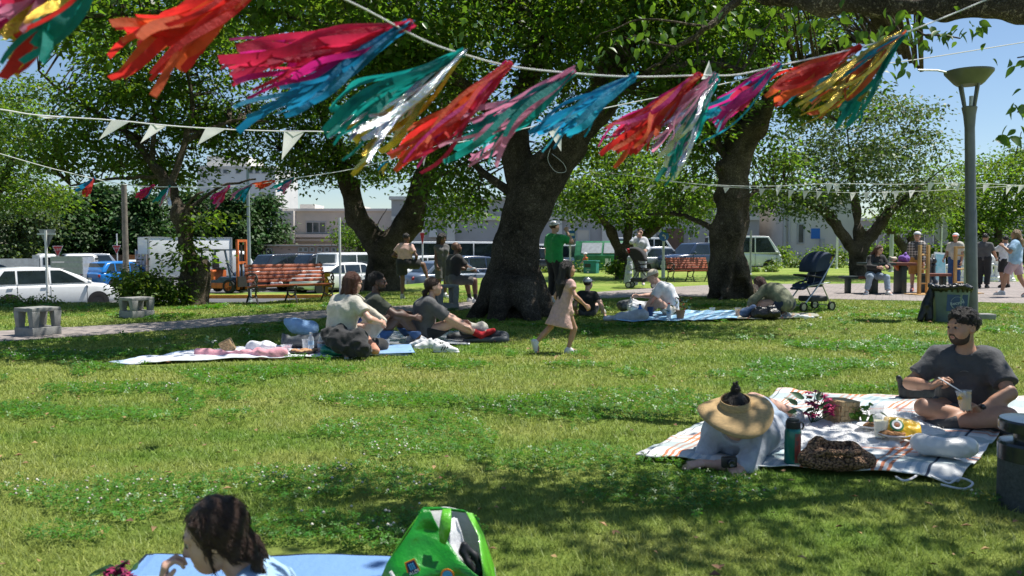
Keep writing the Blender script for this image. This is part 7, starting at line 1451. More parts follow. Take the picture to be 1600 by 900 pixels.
for i in range(7): c = A_(random.gauss(0, .045), random.gauss(0, .03), .04 + .03 * random.random()); S_ = Sdf(.015); d_ = A_(random.gauss(0, .03), random.gauss(0, .02), -.02); S_.rc(c, c + d_, .021, .014); solid('pepper', S_.mesh(.006), 'pepper', t)
mat('leaf_bright', (.10, .24, .02), .4, .2, 6, trans=.3, isl=.3); L3 = LEAFV[0].copy(); L3.materials.clear(); L3.materials.append(M('leaf_bright'))
for i in range(14): o = obj('leaf', L3, t, (random.gauss(0, .045), random.gauss(0, .03), random.uniform(.04, .12))); s = random.uniform(.05, .08); o.scale = (s, s, s); o.rotation_euler = (random.uniform(-.5, .8), random.gauss(0, .5), random.uniform(0, 6.28))
# the man's cup, spoon, bag
wl, dl = MAN['hand'][-1]; p = worldpt(MAN, wl + nrm(dl) * .075 + A_(.03, .05, -.03)); t = cup('plastic_cup', 'clear cup of mango pieces held by the man in charcoal', p, .125, .046, 'mango', .62); t.rotation_euler = (R(-4), R(-6), 0)
for i in range(6): MB().box((random.gauss(0, .016), random.gauss(0, .016), .078 + random.random() * .03), (.025, .02, .022), rot=Matrix.Rotation(random.random(), 3, 'X')).build('mango_piece', 'mango', t, bevel=.004)
wrr, drr = MAN['hand'][1]; a = worldpt(MAN, wrr + nrm(A_(*drr)) * .085 + A_(-.01, .03, .0)); b = p + Vector((-.005, 0, .105)); t = thing('spoon', 'white plastic spoon in the raised hand of the man in charcoal', 'spoon', tuple(a)); q = b - a; MB().tube([tuple(-q * .25), tuple(q * .5), tuple(q * .85)], [.004, .0042, .004], 6).build('handle', 'white_paint', t); MB().ball(tuple(q * .95), (.012, .008, .016), 10).build('bowl', 'white_paint', t)
S_ = Sdf(.03); S_.box((0, 0, .08), (.30, .14, .13), rd=.04).rc((-.15, 0, .05), (-.17, 0, .2), .02).rc((-.17, 0, .2), (-.1, .02, .12), .018); g = gnd(1436, 628); t = thing('shoulder_bag', 'black bag lying behind the knee of the man in charcoal', 'bag', tuple(g)); solid('bag_body', S_.mesh(.012, noise=[(.01, 12)]), 'bag_black', t)
S_ = Sdf(.03); S_.rc((-.12, 0, .05), (.1, .02, .05), .05).rc((.1, .02, .05), (.18, -.05, .035), .035); g = gnd(1568, 668); t = thing('cloth_heap', 'crumpled black cloth behind the ash stand', 'cloth', tuple(g)); solid('cloth', S_.mesh(.012, noise=[(.012, 16)]), 'bag_black', t)
g = gnd(1139, 731, .035); t = thing('camera', 'small black camera under the hands of the visored woman', 'camera', tuple(g), R(8)); MB().box((0, 0, .033), (.085, .035, .06)).build('camera_body', 'black_plastic', t, bevel=.008); MB().lathe([(.02, 0), (.02, .02), (.016, .022), (.001, .018)], 16, X=Matrix.Translation((0, -.018, .033)) @ Matrix.Rotation(math.pi / 2, 4, 'X'), cap=False).build('lens', 'gloss_black', t)
mb = MB(); mb.tube(smooth_pts([gnd(1400 + i * 12, 745 + 6 * math.sin(i * 1.3) + (8 if i > 6 else 0), .03) for i in range(11)] + [gnd(1505, 764, .02), gnd(1470, 757, .03)]), .006, 6); tag(mb.build('tie_cord', 'rope_white', None), 'loose white cord at the front corner of the striped blanket', 'cord')

# --- the left blanket
uvstripes('blue_stripe', [('Y', .05 + .16 * i, .10 + .16 * i, (.36, .42, .62), .7) for i in range(6)] + [('X', .0, .06, (.35, .5, .68), .6)], (.74, .75, .78))
cloth('picnic_blanket', 'long white blanket with thin lilac stripes spread at the left', 'blanket', (gxy(166, 572), gxy(640, 556), gxy(600, 538), gxy(300, 549)), 90, 24, 'blue_stripe', z=.035, amp=.03, seed=9, wave=.05)
mat('mat_blue', (.22, .38, .62), .6, .1, 5, bump=.2); mat('mat_silver', (.55, .58, .62), .25, .15, 6, metal=.6, bump=.5, bscale=10); mat('mat_grey', (.07, .08, .09), .6, .1, 6)
cloth('picnic_mat', 'light blue mat at the right end of the striped left blanket', 'mat', (gxy(566, 558), gxy(648, 556), gxy(642, 543), gxy(574, 545)), 24, 12, 'mat_blue', z=.05, amp=.006, seed=2, wave=.01)
cloth('foil_mat', 'crinkled silver mat under the woman with red socks', 'mat', (gxy(585, 540), gxy(735, 540), gxy(722, 520), gxy(590, 521)), 40, 20, 'mat_silver', z=.03, amp=.02, seed=5, wave=.03, freq=6)
def lump(name, label, cat, px, py, prims, m, h=.014, noise_=((.024, 10), (.014, 24)), k=.05, part='cloth', z=.03, rz=0, parent=None):
    g = gnd(px, py, z); S_ = Sdf(k)
    for q in prims:
        if len(q) == 4: S_.rc(*q)
        else: S_.el(*q)
    t = thing(name, label, cat, tuple(g), rz); solid(part, S_.mesh(h, noise=list(noise_)), m, t); return t
lump('pink_cloth', 'crumpled pink cloth lying across the left blanket', 'cloth', 385, 557, [((-.58, .1, .03), (-.3, .07, .02), .035, .03), ((-.3, .07, .02), (-.02, .0, .03), .03, .035), ((0, 0, .02), (.2, -.06, .03), .045, .05), ((.2, -.06, .03), (.42, -.04, .04), .045, .06), ((.05, .1, .03), (.4, .1, .03), .04, .04)], 'cloth_rose', noise_=((.03, 9), (.012, 22)))
lump('white_cloth', 'white napkin heap on the pink cloth', 'cloth', 405, 551, [((-.1, 0, .06), (.15, 0, .07), .07, .06)], 'cloth_white', noise_=((.025, 12), (.01, 28)))
g = gnd(347, 545, .06); basket('basket', 'tipped wicker basket with a small plant on the left blanket', g, .13, .13, (0, 1.1, .2)); bouquet('potted_plant', 'pale leafy plant spilling from the tipped basket', gnd(332, 545, .06), (.04, .04), 4, 26, 'cloth_white', .05, (0, 0, .04), .12, cat='plant')
g = gnd(473, 551, .05); t = thing('pizza_plate', 'flat tray of pizza slices near the red drink jar', 'food tray', tuple(g)); MB().lathe([(.001, 0), (.14, 0), (.16, .02), (.001, .012)], 24, cap=False).build('tray', 'iron', t); S_ = Sdf(.02); [S_.el((random.gauss(0, .06), random.gauss(0, .05), .025), (.045, .04, .018)) for _ in range(9)]; mat('pizza', (.55, .38, .2), .8, .4, 25, col2=(.4, .13, .05), bump=.5); solid('pizza', S_.mesh(.01, noise=[(.006, 40)]), 'pizza', t)
bottle('plastic_bottle', 'small clear bottle left of the red drink jar', gnd(486, 547, .04), .21, .035); t = bottle('drink_jar', 'clear jar half filled with red tea beside the black jacket', gnd(502, 551, .04), .21, .042, 'red_tea', fill=1.0); cup('plastic_cup', 'empty clear cup left of the small bottle', gnd(478, 547, .04), .13, .045); bottle('plastic_bottle', 'clear water bottle right of the orange cloth', gnd(590, 543, .04), .21, .034); cup('plastic_cup', 'clear cup with a little orange drink by the water bottle', gnd(603, 545, .04), .11, .045, 'orange_juice', .35)
t = thing('glass_dish', 'low clear dish with snacks behind the pizza tray', 'dish', tuple(gnd(448, 545, .04))); MB().lathe([(.05, 0), (.07, .05), (.065, .05), (.045, .006)], 18).build('dish', 'clear_plastic', t); MB().ball((0, 0, .02), (.045, .045, .02), 10).build('snack', 'print_red', t)
lump('pillow', 'pale blue pillow with piping on top of the black bag', 'pillow', 474, 534, [((-.19, .02, .24), (.12, -.02, .16), .06, .07), ((-.1, .0, .21), (.1, 0, .17), .10, .10), ((-.22, .02, .27), (-.24, .02, .29), .035, .015)], 'cloth_sky', noise_=((.008, 8),), part='pillow')
lump('black_bag', 'low black bag under the pale blue pillow', 'bag', 480, 544, [((-.25, .05, .06), (.18, .02, .08), .07, .1), ((-.28, .06, .1), (-.3, .06, .16), .04, .015)], 'mat_grey', part='bag_body')
lump('jacket', 'black jacket heaped in front of the woman in beige', 'jacket', 547, 557, [((-.22, .06, .2), (.05, .0, .16), .11, .13), ((.05, 0, .16), (.2, -.02, .07), .13, .08), ((-.1, -.04, .1), (.15, -.08, .06), .1, .07), ((-.24, .1, .24), (-.12, .1, .3), .08, .05)], 'cloth_black', noise_=((.045, 7), (.028, 15), (.012, 32)), part='jacket')
lump('green_bag', 'small green bag poking out under the black jacket', 'bag', 520, 556, [((-.1, .03, .06), (.08, 0, .04), .06, .05)], 'bottle_teal', noise_=((.016, 14), (.008, 30)), part='bag_body')
lump('orange_cloth', 'salmon cloth strip between the jacket and the water bottle', 'cloth', 575, 553, [((-.12, .1, .24), (-.02, .05, .12), .05, .05), ((-.02, .05, .12), (.08, 0, .04), .055, .06)], 'cloth_salmon', part='cloth')
S_ = Sdf(.03); rot = np.array(Matrix.Rotation(R(35), 3, 'Y')); S_.box((0, 0, .0), (.42, .1, .34), rot=rot, rd=.04); t = thing('canvas_tote', 'cream canvas tote held open between the seated couple', 'bag', tuple(at(574, 502, 9.55))); solid('bag_body', S_.mesh(.014, noise=[(.016, 8), (.008, 20)]), 'cloth_canvas', t); MB().tube(smooth_pts([(-.14, -.05, .2), (-.2, -.06, .3), (-.12, -.06, .33), (-.02, -.05, .26)]), .012, 6).build('strap', 'cloth_canvas', t)
mat('bracelet_blue', (.01, .06, .35), .4, .1)
def sneaker(lab, px, py, rz, z=.0):
    g = gnd(px, py, z); t = thing('sneaker', lab, 'shoe', tuple(g), rz); S_ = Sdf(.025); S_.rc((-.1, 0, .05), (.05, 0, .045), .045, .042).rc((.05, 0, .045), (.14, 0, .03), .042, .03).rc((-.1, 0, .06), (-.1, 0, .1), .042, .036).rc((-.08, 0, .06), (.0, 0, .085), .04, .032); S_.el((-.07, 0, .125), (.05, .028, .04), op='s', k=.01); S_.clip((0, 0, .012), (0, 0, -1)); solid('upper', S_.mesh(.009), 'cloth_sneaker', t)
    S_ = Sdf(.01); S_.rc((-.1, 0, .012), (.06, 0, .012), .047, .046).rc((.06, 0, .012), (.145, 0, .012), .046, .036); S_.clip((0, 0, .024), (0, 0, 1)); S_.clip((0, 0, .0), (0, 0, -1)); solid('sole', S_.mesh(.009), 'sole', t)
    for i in range(3): MB().box((-.02 + i * .03, -.043, .055), (.012, .006, .055), rot=Matrix.Rotation(.5, 3, 'Y')).build('stripe', 'black_plastic', t, smooth=False)
sneaker('white sneaker with black stripes nearest the viewer', 695, 551, R(-12)); sneaker('white sneaker lying tilted behind the striped one', 684, 544, R(35)); sneaker('white sneaker nearest the red socked woman', 668, 545, R(200)); sneaker('white sneaker beside the edge of the silver mat', 659, 543, R(170))
S_ = Sdf(.05); S_.rc((-.3, .1, .05), (.1, .22, .1), .05, .09).rc((.1, .22, .1), (.42, .05, .06), .09, .06).rc((.42, .05, .06), (.44, -.12, .04), .06, .04).rc((.44, -.12, .04), (-.1, -.1, .03), .04, .03); S_.el((.02, .02, .14), (.3, .14, .09), op='s', k=.04)
t = thing('folded_mat', 'dark grey rolled up edge of a mat behind the red socks', 'mat', tuple(gnd(738, 534)), 0); solid('mat', S_.mesh(.016, noise=[(.012, 8)]), 'mat_grey', t)
lump('pouch', 'pale grey pouch with dark flaps inside the rolled mat', 'bag', 743, 528, [((-.13, 0, .1), (.1, 0, .1), .09, .09), ((-.1, 0, .16), (.08, 0, .16), .05, .05)], 'cloth_beige', part='bag_body')
t = thing('wristband', 'bright blue band on the wrist of the woman in beige', 'band', tuple(at(559, 499, 9.15))); MB().lathe([(.042, -.03), (.045, 0), (.042, .03)], 14, X=Matrix.Rotation(.9, 4, 'Y'), cap=False).build('band', 'bracelet_blue', t)
# --- the middle blanket
uvstripes('sheet_blue', [('X', .1 * i + .02, .1 * i + .05, (.55, .65, .75), .5) for i in range(10)], (.22, .40, .58)); uvstripes('rug_olive', [('X', .06 * i, .06 * i + .025, ((.4, .3, .2), (.25, .08, .05), (.5, .45, .35))[i % 3], .8) for i in range(16)], (.3, .3, .24))
cloth('picnic_blanket', 'light blue sheet under the man in the white T-shirt', 'blanket', (gxy(958, 505), gxy(1150, 503), gxy(1165, 489), gxy(990, 490)), 60, 20, 'sheet_blue', z=.05, amp=.04, seed=21, wave=.06)
cloth('picnic_rug', 'narrow striped rug under the person in olive', 'rug', (gxy(1130, 503), gxy(1278, 498), gxy(1272, 491), gxy(1150, 492)), 40, 14, 'rug_olive', z=.045, amp=.02, seed=25, wave=.04)
lump('grey_blanket', 'greyish bundled blanket beside the boy in the silver cap', 'blanket', 985, 501, [((-.2, 0, .05), (.2, 0, .09), .07, .11), ((-.42, 0, .04), (-.2, 0, .05), .04, .07)], 'cloth_lightgrey', noise_=((.02, 8), (.01, 20)))
lump('plastic_bag', 'white plastic bag with bottles between the boy and the man in white', 'bag', 1000, 492, [((-.1, .05, .14), (.1, .05, .12), .12, .12), ((-.14, .05, .22), (-.14, .05, .3), .04, .02)], 'cloth_white', noise_=((.02, 14), (.012, 30)), part='bag_body')
lump('cooler_bag', 'dark teal cool bag behind the white plastic bag', 'bag', 982, 488, [((-.1, .1, .12), (.1, .1, .12), .1, .1)], 'mat_grey', part='bag_body')
bottle('drink_flask', 'blue and white patterned flask in front of the plastic bag', gnd(1000, 500, .04), .27, .045, m='sign_blue', capm='black_plastic'); cup('plastic_cup', 'deep blue cup next to the patterned flask', gnd(1016, 497, .05), .19, .055, m='bin_blue'); bottle('drink_bottle', 'red capped bottle beside the flower pot', gnd(1045, 497, .05), .26, .04, m='cloth_white', capm='sign_red')
mat('terracotta', (.40, .24, .14), .8, .1); g = gnd(1063, 498, .05); t = bouquet('flower_pot', 'small pot of red flowers in front of the man in the white T-shirt', g, (.07, .05), 14, 26, 'petal_red', .08, (0, 0, .08), .3, .02, cat='flower pot'); MB().lathe([(.055, 0), (.075, .12), (.08, .12), (.08, .14), (.001, .13)], 18).build('pot', 'terracotta', t)
cup('plastic_cup', 'clear cup on the far side of the blue sheet', gnd(1113, 492, .05), .13, .05); cup('plastic_cup', 'cup of orange drink beside the black tote', gnd(1153, 493, .05), .14, .055, 'orange_juice', .7)
lump('black_tote', 'black tote bag in front of the person in olive', 'bag', 1194, 498, [((-.16, 0, .08), (.17, 0, .08), .09, .1), ((-.17, 0, .17), (.16, 0, .19), .04, .04)], 'bag_black', part='bag_body')
lump('folded_jeans', 'faded jeans bundle beside the black tote', 'clothes', 1170, 497, [((-.08, 0, .08), (.06, 0, .16), .08, .07)], 'cloth_denim')
lump('pale_cloth', 'pale cloth trailing toward the pushchair wheels', 'cloth', 1258, 498, [((-.2, 0, .03), (.25, 0, .02), .04, .02)], 'cloth_white')
# --- the front mat, flowers and green shopping bag
uvstripes('front_mat', [('X', 0, 1, (.15, .28, .52), 1), ('Y', .0, .6, (.5, .53, .62), .9), ('Y', .975, 1, NV, 1), ('X', .985, 1, NV, 1), ('X', 0, .012, NV, 1)], (.15, .28, .52), rough=.65)
cloth('picnic_mat', 'blue and white picnic mat with a dark edge beside the girl in front', 'mat', (gxy(120, 985), gxy(700, 985), gxy(640, 876), gxy(228, 872)), 70, 40, 'front_mat', z=.02, amp=.012, seed=31, wave=.03)
bouquet('bouquet', 'deep magenta flowers with dark leaves at the bottom left corner', gnd(183, 915, .03), (.03, .02), 22, 14, 'petal_dark', .05, (0, 0, .02), .07, .016)
mat('bag_green', (.012, .26, .016), .35, .15, 6, bump=.5, bscale=9, coat=.25); mat('bag_lime', (.10, .42, .02), .35, .12, 6, bump=.3, coat=.2); mat('bag_lining', (.55, .56, .56), .4, .1, 6, bump=.3); mat('logo_navy', (.008, .012, .08), .35, .05); mat('logo_orange', (.75, .22, .02), .35, .05); mat('logo_blue', (.05, .33, .62), .35, .05)
D = 2.75; t = thing('shopping_bag', 'bright green supermarket shopping bag with a blue crest, slumped open at the front', 'shopping bag', tuple(at(686, 386, D) * 1)); t.location.z = 0; B0 = Vector(t.location)
def bq(px, py, dd=0): return at(px, py, D + dd) - B0
fr = [bq(572, 960, -.08), bq(606, 878, -.06), bq(640, 830, -.03), bq(658, 797, .0), bq(672, 797, .01), bq(688, 838, -.02), bq(720, 872, -.06), bq(755, 905, -.1), bq(770, 960, -.12)]
bk = [bq(650, 960, .2), bq(668, 840, .22), bq(664, 815, .16), bq(664, 796, .10), bq(690, 795, .16), bq(726, 799, .2), bq(750, 830, .2), bq(770, 880, .16), bq(784, 960, .1)]
V = [tuple(p) for p in fr]; n = 7; base = [tuple((Vector(fr[0]).lerp(fr[-1], i / (n + 1)) + Vector((0, 0, -.12)))) for i in range(n + 2)]
bm = bmesh.new(); vs = [bm.verts.new(p) for p in fr]; f_ = bm.faces.new(vs); bmesh.ops.triangulate(bm, faces=[f_]); bmesh.ops.subdivide_edges(bm, edges=bm.edges[:], cuts=5, use_grid_fill=True)
for v in bm.verts: v.co.y += .02 * math.sin(v.co.x * 21 + v.co.z * 9) + .014 * math.sin(v.co.z * 33 - v.co.x * 12)
bm.normal_update(); me = bpy.data.meshes.new('front_panel'); bm.to_mesh(me); bm.free(); me.materials.append(M('bag_green')); me.polygons.foreach_set('use_smooth', np.ones(len(me.polygons), bool)); o = obj('front_panel', me, t); md = o.modifiers.new('thick', 'SOLIDIFY'); md.thickness = .003
def strip(name, a, b, m, nseg=10, bulge=0.0):
    V = []; 
    for p, q in zip(a, b):
        for i in range(nseg + 1): k = i / nseg; c = Vector(p).lerp(Vector(q), k); c.y += bulge * math.sin(math.pi * k); c.x += .006 * math.sin(9 * k + p[2] * 40); V.append(tuple(c))
    o = obj(name, raw_mesh(name, V, [(r * (nseg + 1) + i, r * (nseg + 1) + i + 1, (r + 1) * (nseg + 1) + i + 1, (r + 1) * (nseg + 1) + i) for r in range(len(a) - 1) for i in range(nseg)], m), t); md = o.modifiers.new('thick', 'SOLIDIFY'); md.thickness = .003; return o
strip('back_lining', [bq(662, 797, .12), bq(676, 850, .2), bq(700, 905, .2), bq(710, 980, .2)], [bq(728, 800, .2), bq(752, 834, .2), bq(772, 888, .16), bq(784, 980, .1)], 'bag_lining', 12, .05)
strip('side_panel', [bq(745, 805, .19), bq(754, 834, .19), bq(772, 884, .13), bq(786, 985, .06)], [bq(728, 799, .2), bq(748, 836, .12), bq(758, 905, -.06), bq(772, 985, -.1)], 'bag_lime', 8)
strip('left_gusset', [bq(656, 800, .0), bq(636, 832, -.02), bq(604, 880, -.05), bq(568, 975, -.07)], [bq(664, 797, .1), bq(644, 832, .12), bq(618, 880, .14), bq(600, 975, .15)], 'bag_lime', 6)
strip('top_hem', [bq(655, 799, .01), bq(664, 793, .09), bq(690, 792.5, .16), bq(727, 797, .2), bq(748, 812, .2)], [bq(657, 803, .012), bq(665, 798, .1), bq(690, 797, .165), bq(726, 801.5, .205), bq(744, 816, .205)], 'bag_green', 2)
strip('handle', [bq(689, 796, -.02), bq(688.5, 812, -.045), bq(688, 830, -.055), bq(687, 846, -.05)], [bq(706, 795, -.02), bq(704, 812, -.045), bq(702, 830, -.055), bq(697, 852, -.05)], 'bag_lime', 3)
strip('inner_paper', [bq(703, 812, .06), bq(700, 840, .05), bq(698, 866, .04), bq(712, 880, .03)], [bq(712, 810, .1), bq(724, 832, .1), bq(728, 862, .08), bq(736, 884, .05)], 'cloth_white', 8, .02)
S_ = Sdf(.01); pp = [bq(725, 852, .05), bq(742, 868, .05), bq(752, 890, .04), bq(746, 902, .03), bq(732, 880, .03), bq(722, 862, .04)]; [S_.rc(np.array(pp[i]), np.array(pp[(i + 1) % 6]), .012) for i in range(6)]; tt = thing('container', 'dark handled container inside the green shopping bag', 'container', tuple(B0)); solid('handle', S_.mesh(.006), 'black_plastic', tt); S_ = Sdf(.02); S_.rc(np.array(bq(738, 900, .08)), np.array(bq(750, 935, .06)), .045); solid('container_body', S_.mesh(.008), 'clear_plastic', tt)
# crest on the bag front, printed flat
Xc = frame3(bq(644.5, 887, -.088), Vector((1, .18, .38)), Vector((-.38, -.05, 1))); s_ = D / FPX * .78
def crest(poly, z, nm, m, par): mb = MB(); mb.prism([(x * s_, y * s_) for x, y in poly], z, z + .002, 'z', X=Xc); return mb.build(nm, m, par, smooth=False)
e = crest([(-11, 16), (10, 16), (12, -4), (13, -24), (-14, -24), (-13, -4)], 0, 'crest', 'logo_orange', t); crest([(-8.5, 13.5), (8, 13.5), (9.5, -4), (10.5, -22), (-11.5, -22), (-10.5, -4)], .0022, 'crest_field', 'logo_navy', e)
for x in (-4.5, -.5, 3.5): crest([(x - 1.3, 10), (x + 1.3, 10), (x + 2.0, -3), (x - .6, -3)], .0045, 'crest_bar', 'logo_blue', e)
text('lettering', 'ALDI', 9.5 * s_, 'white_paint', e, Xc @ Matrix.Translation((-.2 * s_, -9 * s_, .0052)), .0008)
Xo = frame3(bq(699, 899, -.12), Vector((1, 0, .1)), Vector((-.1, -.2, 1))); mb = MB(); mb.prism([(math.cos(a) * 13.5 * s_, math.sin(a) * 15 * s_) for a in np.linspace(0, 6.283, 20)[:-1]], 0, .002, 'z', X=Xo); e = mb.build('round_print', 'logo_orange', t, smooth=False); mb = MB(); mb.prism([(math.cos(a) * 10 * s_, math.sin(a) * 11.5 * s_) for a in np.linspace(0, 6.283, 20)[:-1]], .0022, .0042, 'z', X=Xo); mb.build('print_field', 'logo_blue', e, smooth=False)
MB().tube([tuple(bq(610, 893, -.1)), tuple(bq(618, 906, -.1))], .006, 6).build('drawstring', 'rope_white', t)

# ================================================================ PUSHCHAIRS
def pushchair(label, px, py, D, rz, fabric, frame_m, sc=1.0, items=False):
    b = at(px, 386, D); t = thing('pushchair', label, 'pushchair', (b.x, D, 0), rz, None, sc)      # front is local -x
    for sy in (-1, 1):
        y = sy * .21; mb = MB(); mb.tube([(-.36, y, .12), (.02, y, .52), (.36, y, .98)], .014, 6); mb.tube([(.30, y, .10), (.06, y, .50), (-.26, y * .95, .46)], .013, 6); mb.tube([(.0, y, .5), (.26, y, .52)], .012, 6); mb.build('side_frame', frame_m, t)
        for x in (-.37, .31):
            wt = MB().lathe([(.06, -.02), (.085, -.02), (.085, .02), (.06, .02)], 16, X=Matrix.Translation((x, y, .088)) @ Matrix.Rotation(math.pi / 2, 4, 'X'), cap=False).build('wheel', 'tyre', t); MB().lathe([(.001, -.012), (.062, -.012), (.062, .012), (.001, .012)], 12, X=Matrix.Translation((x, y, .088)) @ Matrix.Rotation(math.pi / 2, 4, 'X'), cap=False).build('hub', 'rim', wt)
    MB().tube([(.36, -.21, .98), (.39, -.19, 1.03), (.39, .19, 1.03), (.36, .21, .98)], .016, 6).build('handlebar', 'black_plastic', t); MB().tube([(-.37, -.21, .1), (-.37, .21, .1)], .01, 6).build('front_axle', frame_m, t); MB().tube([(.31, -.21, .1), (.31, .21, .1)], .01, 6).build('rear_axle', frame_m, t)
    S_ = Sdf(.03); S_.box((-.08, 0, .47), (.40, .38, .06), rd=.025).box((.16, 0, .70), (.07, .37, .48), rot=np.array(Matrix.Rotation(.25, 3, 'Y')), rd=.03).box((-.3, 0, .42), (.1, .34, .04), rot=np.array(Matrix.Rotation(-.4, 3, 'Y')), rd=.015); solid('seat', S_.mesh(.014, noise=[(.004, 15)]), fabric, t)
    for y in (-.19, .19): S_ = Sdf(.02); S_.rc((-.18, y, .5), (.1, y, .56), .018).rc((.1, y, .56), (.24, y, .86), .03); solid('seat_side', S_.mesh(.012), fabric, t)
    V = []; na, nb = 9, 7
    for i in range(na):
        a = R(-8 + i * 14.5)
        for j in range(nb): y = (j / (nb - 1) - .5) * .42; k = 1 - .15 * abs(y / .21) ** 3; V.append((.2 - .33 * math.cos(a) * k, y, .76 + .33 * math.sin(a) * k))
    o = obj('canopy', raw_mesh('canopy', V, [(i * nb + j, i * nb + j + 1, (i + 1) * nb + j + 1, (i + 1) * nb + j) for i in range(na - 1) for j in range(nb - 1)], fabric), t); md = o.modifiers.new('thick', 'SOLIDIFY'); md.thickness = .012
    for sy in (-1, 1): MB().add([(.2, sy * .21, .76)] + [(.2 - .33 * .85 * math.cos(R(-8 + i * 14.5)), sy * .21, .76 + .33 * .85 * math.sin(R(-8 + i * 14.5))) for i in range(na)], [(0, i, i + 1) for i in range(1, na)]).build('canopy_side', fabric, t, fix=False)
    MB().tube(smooth_pts([(.08, -.2, .62), (-.22, -.2, .66), (-.3, 0, .67), (-.22, .2, .66), (.08, .2, .62)]), .017, 7).build('bumper_bar', 'black_plastic', t); S_ = Sdf(.03); S_.box((.06, 0, .22), (.42, .34, .1), rd=.03); solid('basket', S_.mesh(.016, noise=[(.006, 12)]), 'cloth_darkgrey', t)
    for y in (-.08, .08): MB().tube([(.1, y, .9), (.02, y, .66), (-.02, y, .5)], .016, 5, flat=.3).build('harness', 'cloth_lightgrey', t)
    if items: S_ = Sdf(.02); S_.el((.38, -.05, .98), (.05, .06, .06)).el((.36, .05, 1.02), (.05, .05, .04)); solid('hanging_toy', S_.mesh(.01), 'print_red', t)
    return t
mat('canopy_navy', (.015, .03, .07), .8, .1, 10, bump=.2); mat('alu', (.55, .56, .57), .35, .05, metal=.7)
pushchair('navy blue pushchair with silver frame standing on the grass beside the kneeling person', 1268, 487, 15.7, R(24), 'canopy_navy', 'alu', 1.06, True); pushchair('black pushchair piled with bags in front of the woman in pale clothes', 1003, 446, 24.2, R(158), 'cloth_black', 'iron', 1.14, True)
lump('pale_bag', 'light blue bag hung on the black pushchair', 'bag', 999, 447, [((0, .3, .85), (.12, .3, .75), .1, .09)], 'cloth_blue', z=0)
t = lump('grey_sheet', 'pale grey sheet hanging down beside the black pushchair', 'cloth', 985, 447, [((0, .1, .9), (-.06, .1, .15), .08, .13)], 'cloth_lightgrey', z=0)
t = lump('purple_bag', 'purple bag on the red end of the picnic table', 'bag', 1411, 459, [((-.08, 0, .92), (.08, 0, .92), .08, .09), ((0, 0, .98), (.07, 0, 1.08), .07, .03)], 'cloth_purple', z=0, part='bag_body')
t = lump('paper_carton', 'small yellow and white carton on the picnic table', 'carton', 1393, 459, [((-.03, .0, .93), (.05, .0, .93), .06, .06)], 'cloth_cream', z=0, part='carton')
t = lump('snack_tray', 'small white food tray held by the man in black', 'food tray', 732, 455, [((-.02, 0, .78), (.12, 0, .78), .04, .04)], 'cloth_white', z=0, part='tray'); t.location = (at(733, 386, 17.3).x, 17.25, 0)
t = lump('white_paper', 'crumpled white paper lying on the red bench', 'paper', 432, 463, [((-.1, 0, .45), (.12, 0, .45), .025, .02)], 'cloth_white', z=0, part='paper'); t.location = Vector(BENCH_A.location) + Vector((-.3, -.12, 0))
t = lump('plastic_toy', 'small pink and white toy at the arm of the red bench', 'toy', 395, 470, [((0, 0, .38), (.05, 0, .44), .05, .05)], 'cloth_rose', z=0, part='toy')

# ================================================================ GARLANDS AND BUNTING
def cordline(pts, dfun, r, sag=True): return smooth_pts([at(px, py, dfun(px)) for px, py in pts], 5)
def rib(parent, a, b, w_, m, sag, seed, tw=None):
    """one crepe strip from its knot a to its free end b"""
    a, b = Vector(a), Vector(b); d = b - a; L_ = d.length; u = d.normalized(); view = ((a + b) / 2 - Vector((0, 0, CAM_H))).normalized(); side = u.cross(view).normalized(); n_ = side.cross(u); rr = random.Random(seed); tw = rr.uniform(-.9, .9) if tw is None else tw; ph = rr.uniform(0, 6.28); am = rr.uniform(.02, .075) * L_ * 1.3; V = []; N_ = 15
    for i in range(N_):
        k = i / (N_ - 1); c = a + d * k + side * am * math.sin(ph + k * 5.5) * k + n_ * am * 1.5 * math.sin(ph * 1.7 + k * 6.5) * k + Vector((0, 0, -sag * L_ * k * (k - .0) * .35 + sag * L_ * .35 * k)) ; an = tw * (1.4 * k - .3) + .5 * math.sin(k * 4 + ph); wd = w_ * min(1, .3 + 1.5 * k) * (1 if k < .97 else .85); e = side * math.cos(an) + n_ * math.sin(an)
        V += [tuple(c - e * wd / 2), tuple(c + n_ * wd * .12 * math.sin(ph + k * 9)), tuple(c + e * wd / 2)]
    return obj('ribbon', raw_mesh('ribbon', V, [(i * 3 + j, i * 3 + j + 1, i * 3 + j + 4, i * 3 + j + 3) for i in range(N_ - 1) for j in range(2)], m), parent)
def tassel(parent, px, py, d, tips, n, cols, w_, jit, seed, dspread=.12):
    rr = random.Random(seed); a = at(px, py, d); mb = MB(); mb.ball(tuple(a), w_ * .55, 8); k = mb.build('tassel', cols[0], parent)
    w_ *= 1.05
    for i in range(int(n * 2.0)):
        q = rr.random(); j = q * (len(tips) - 1); i0 = min(int(j), len(tips) - 2); f = j - i0; tx = tips[i0][0] + (tips[i0 + 1][0] - tips[i0][0]) * f + rr.gauss(0, jit); ty = tips[i0][1] + (tips[i0 + 1][1] - tips[i0][1]) * f + rr.gauss(0, jit); sh = rr.uniform(.72, 1.05); tx, ty = px + (tx - px) * sh, py + (ty - py) * sh
        ci = min(len(cols) - 1, int(max(0, min(.999, q + rr.gauss(0, .12))) * len(cols))); rib(k, a + Vector((rr.gauss(0, .006), rr.gauss(0, .01), rr.gauss(0, .006))), at(tx, ty, d + rr.gauss(0, dspread)), w_ * rr.uniform(.4, 1.25), cols[ci], rr.uniform(-.25, .35), seed * 100 + i)
    return k
dn_ = lambda px: 1.72 + max(-.2, px) / 1540 * 1.15
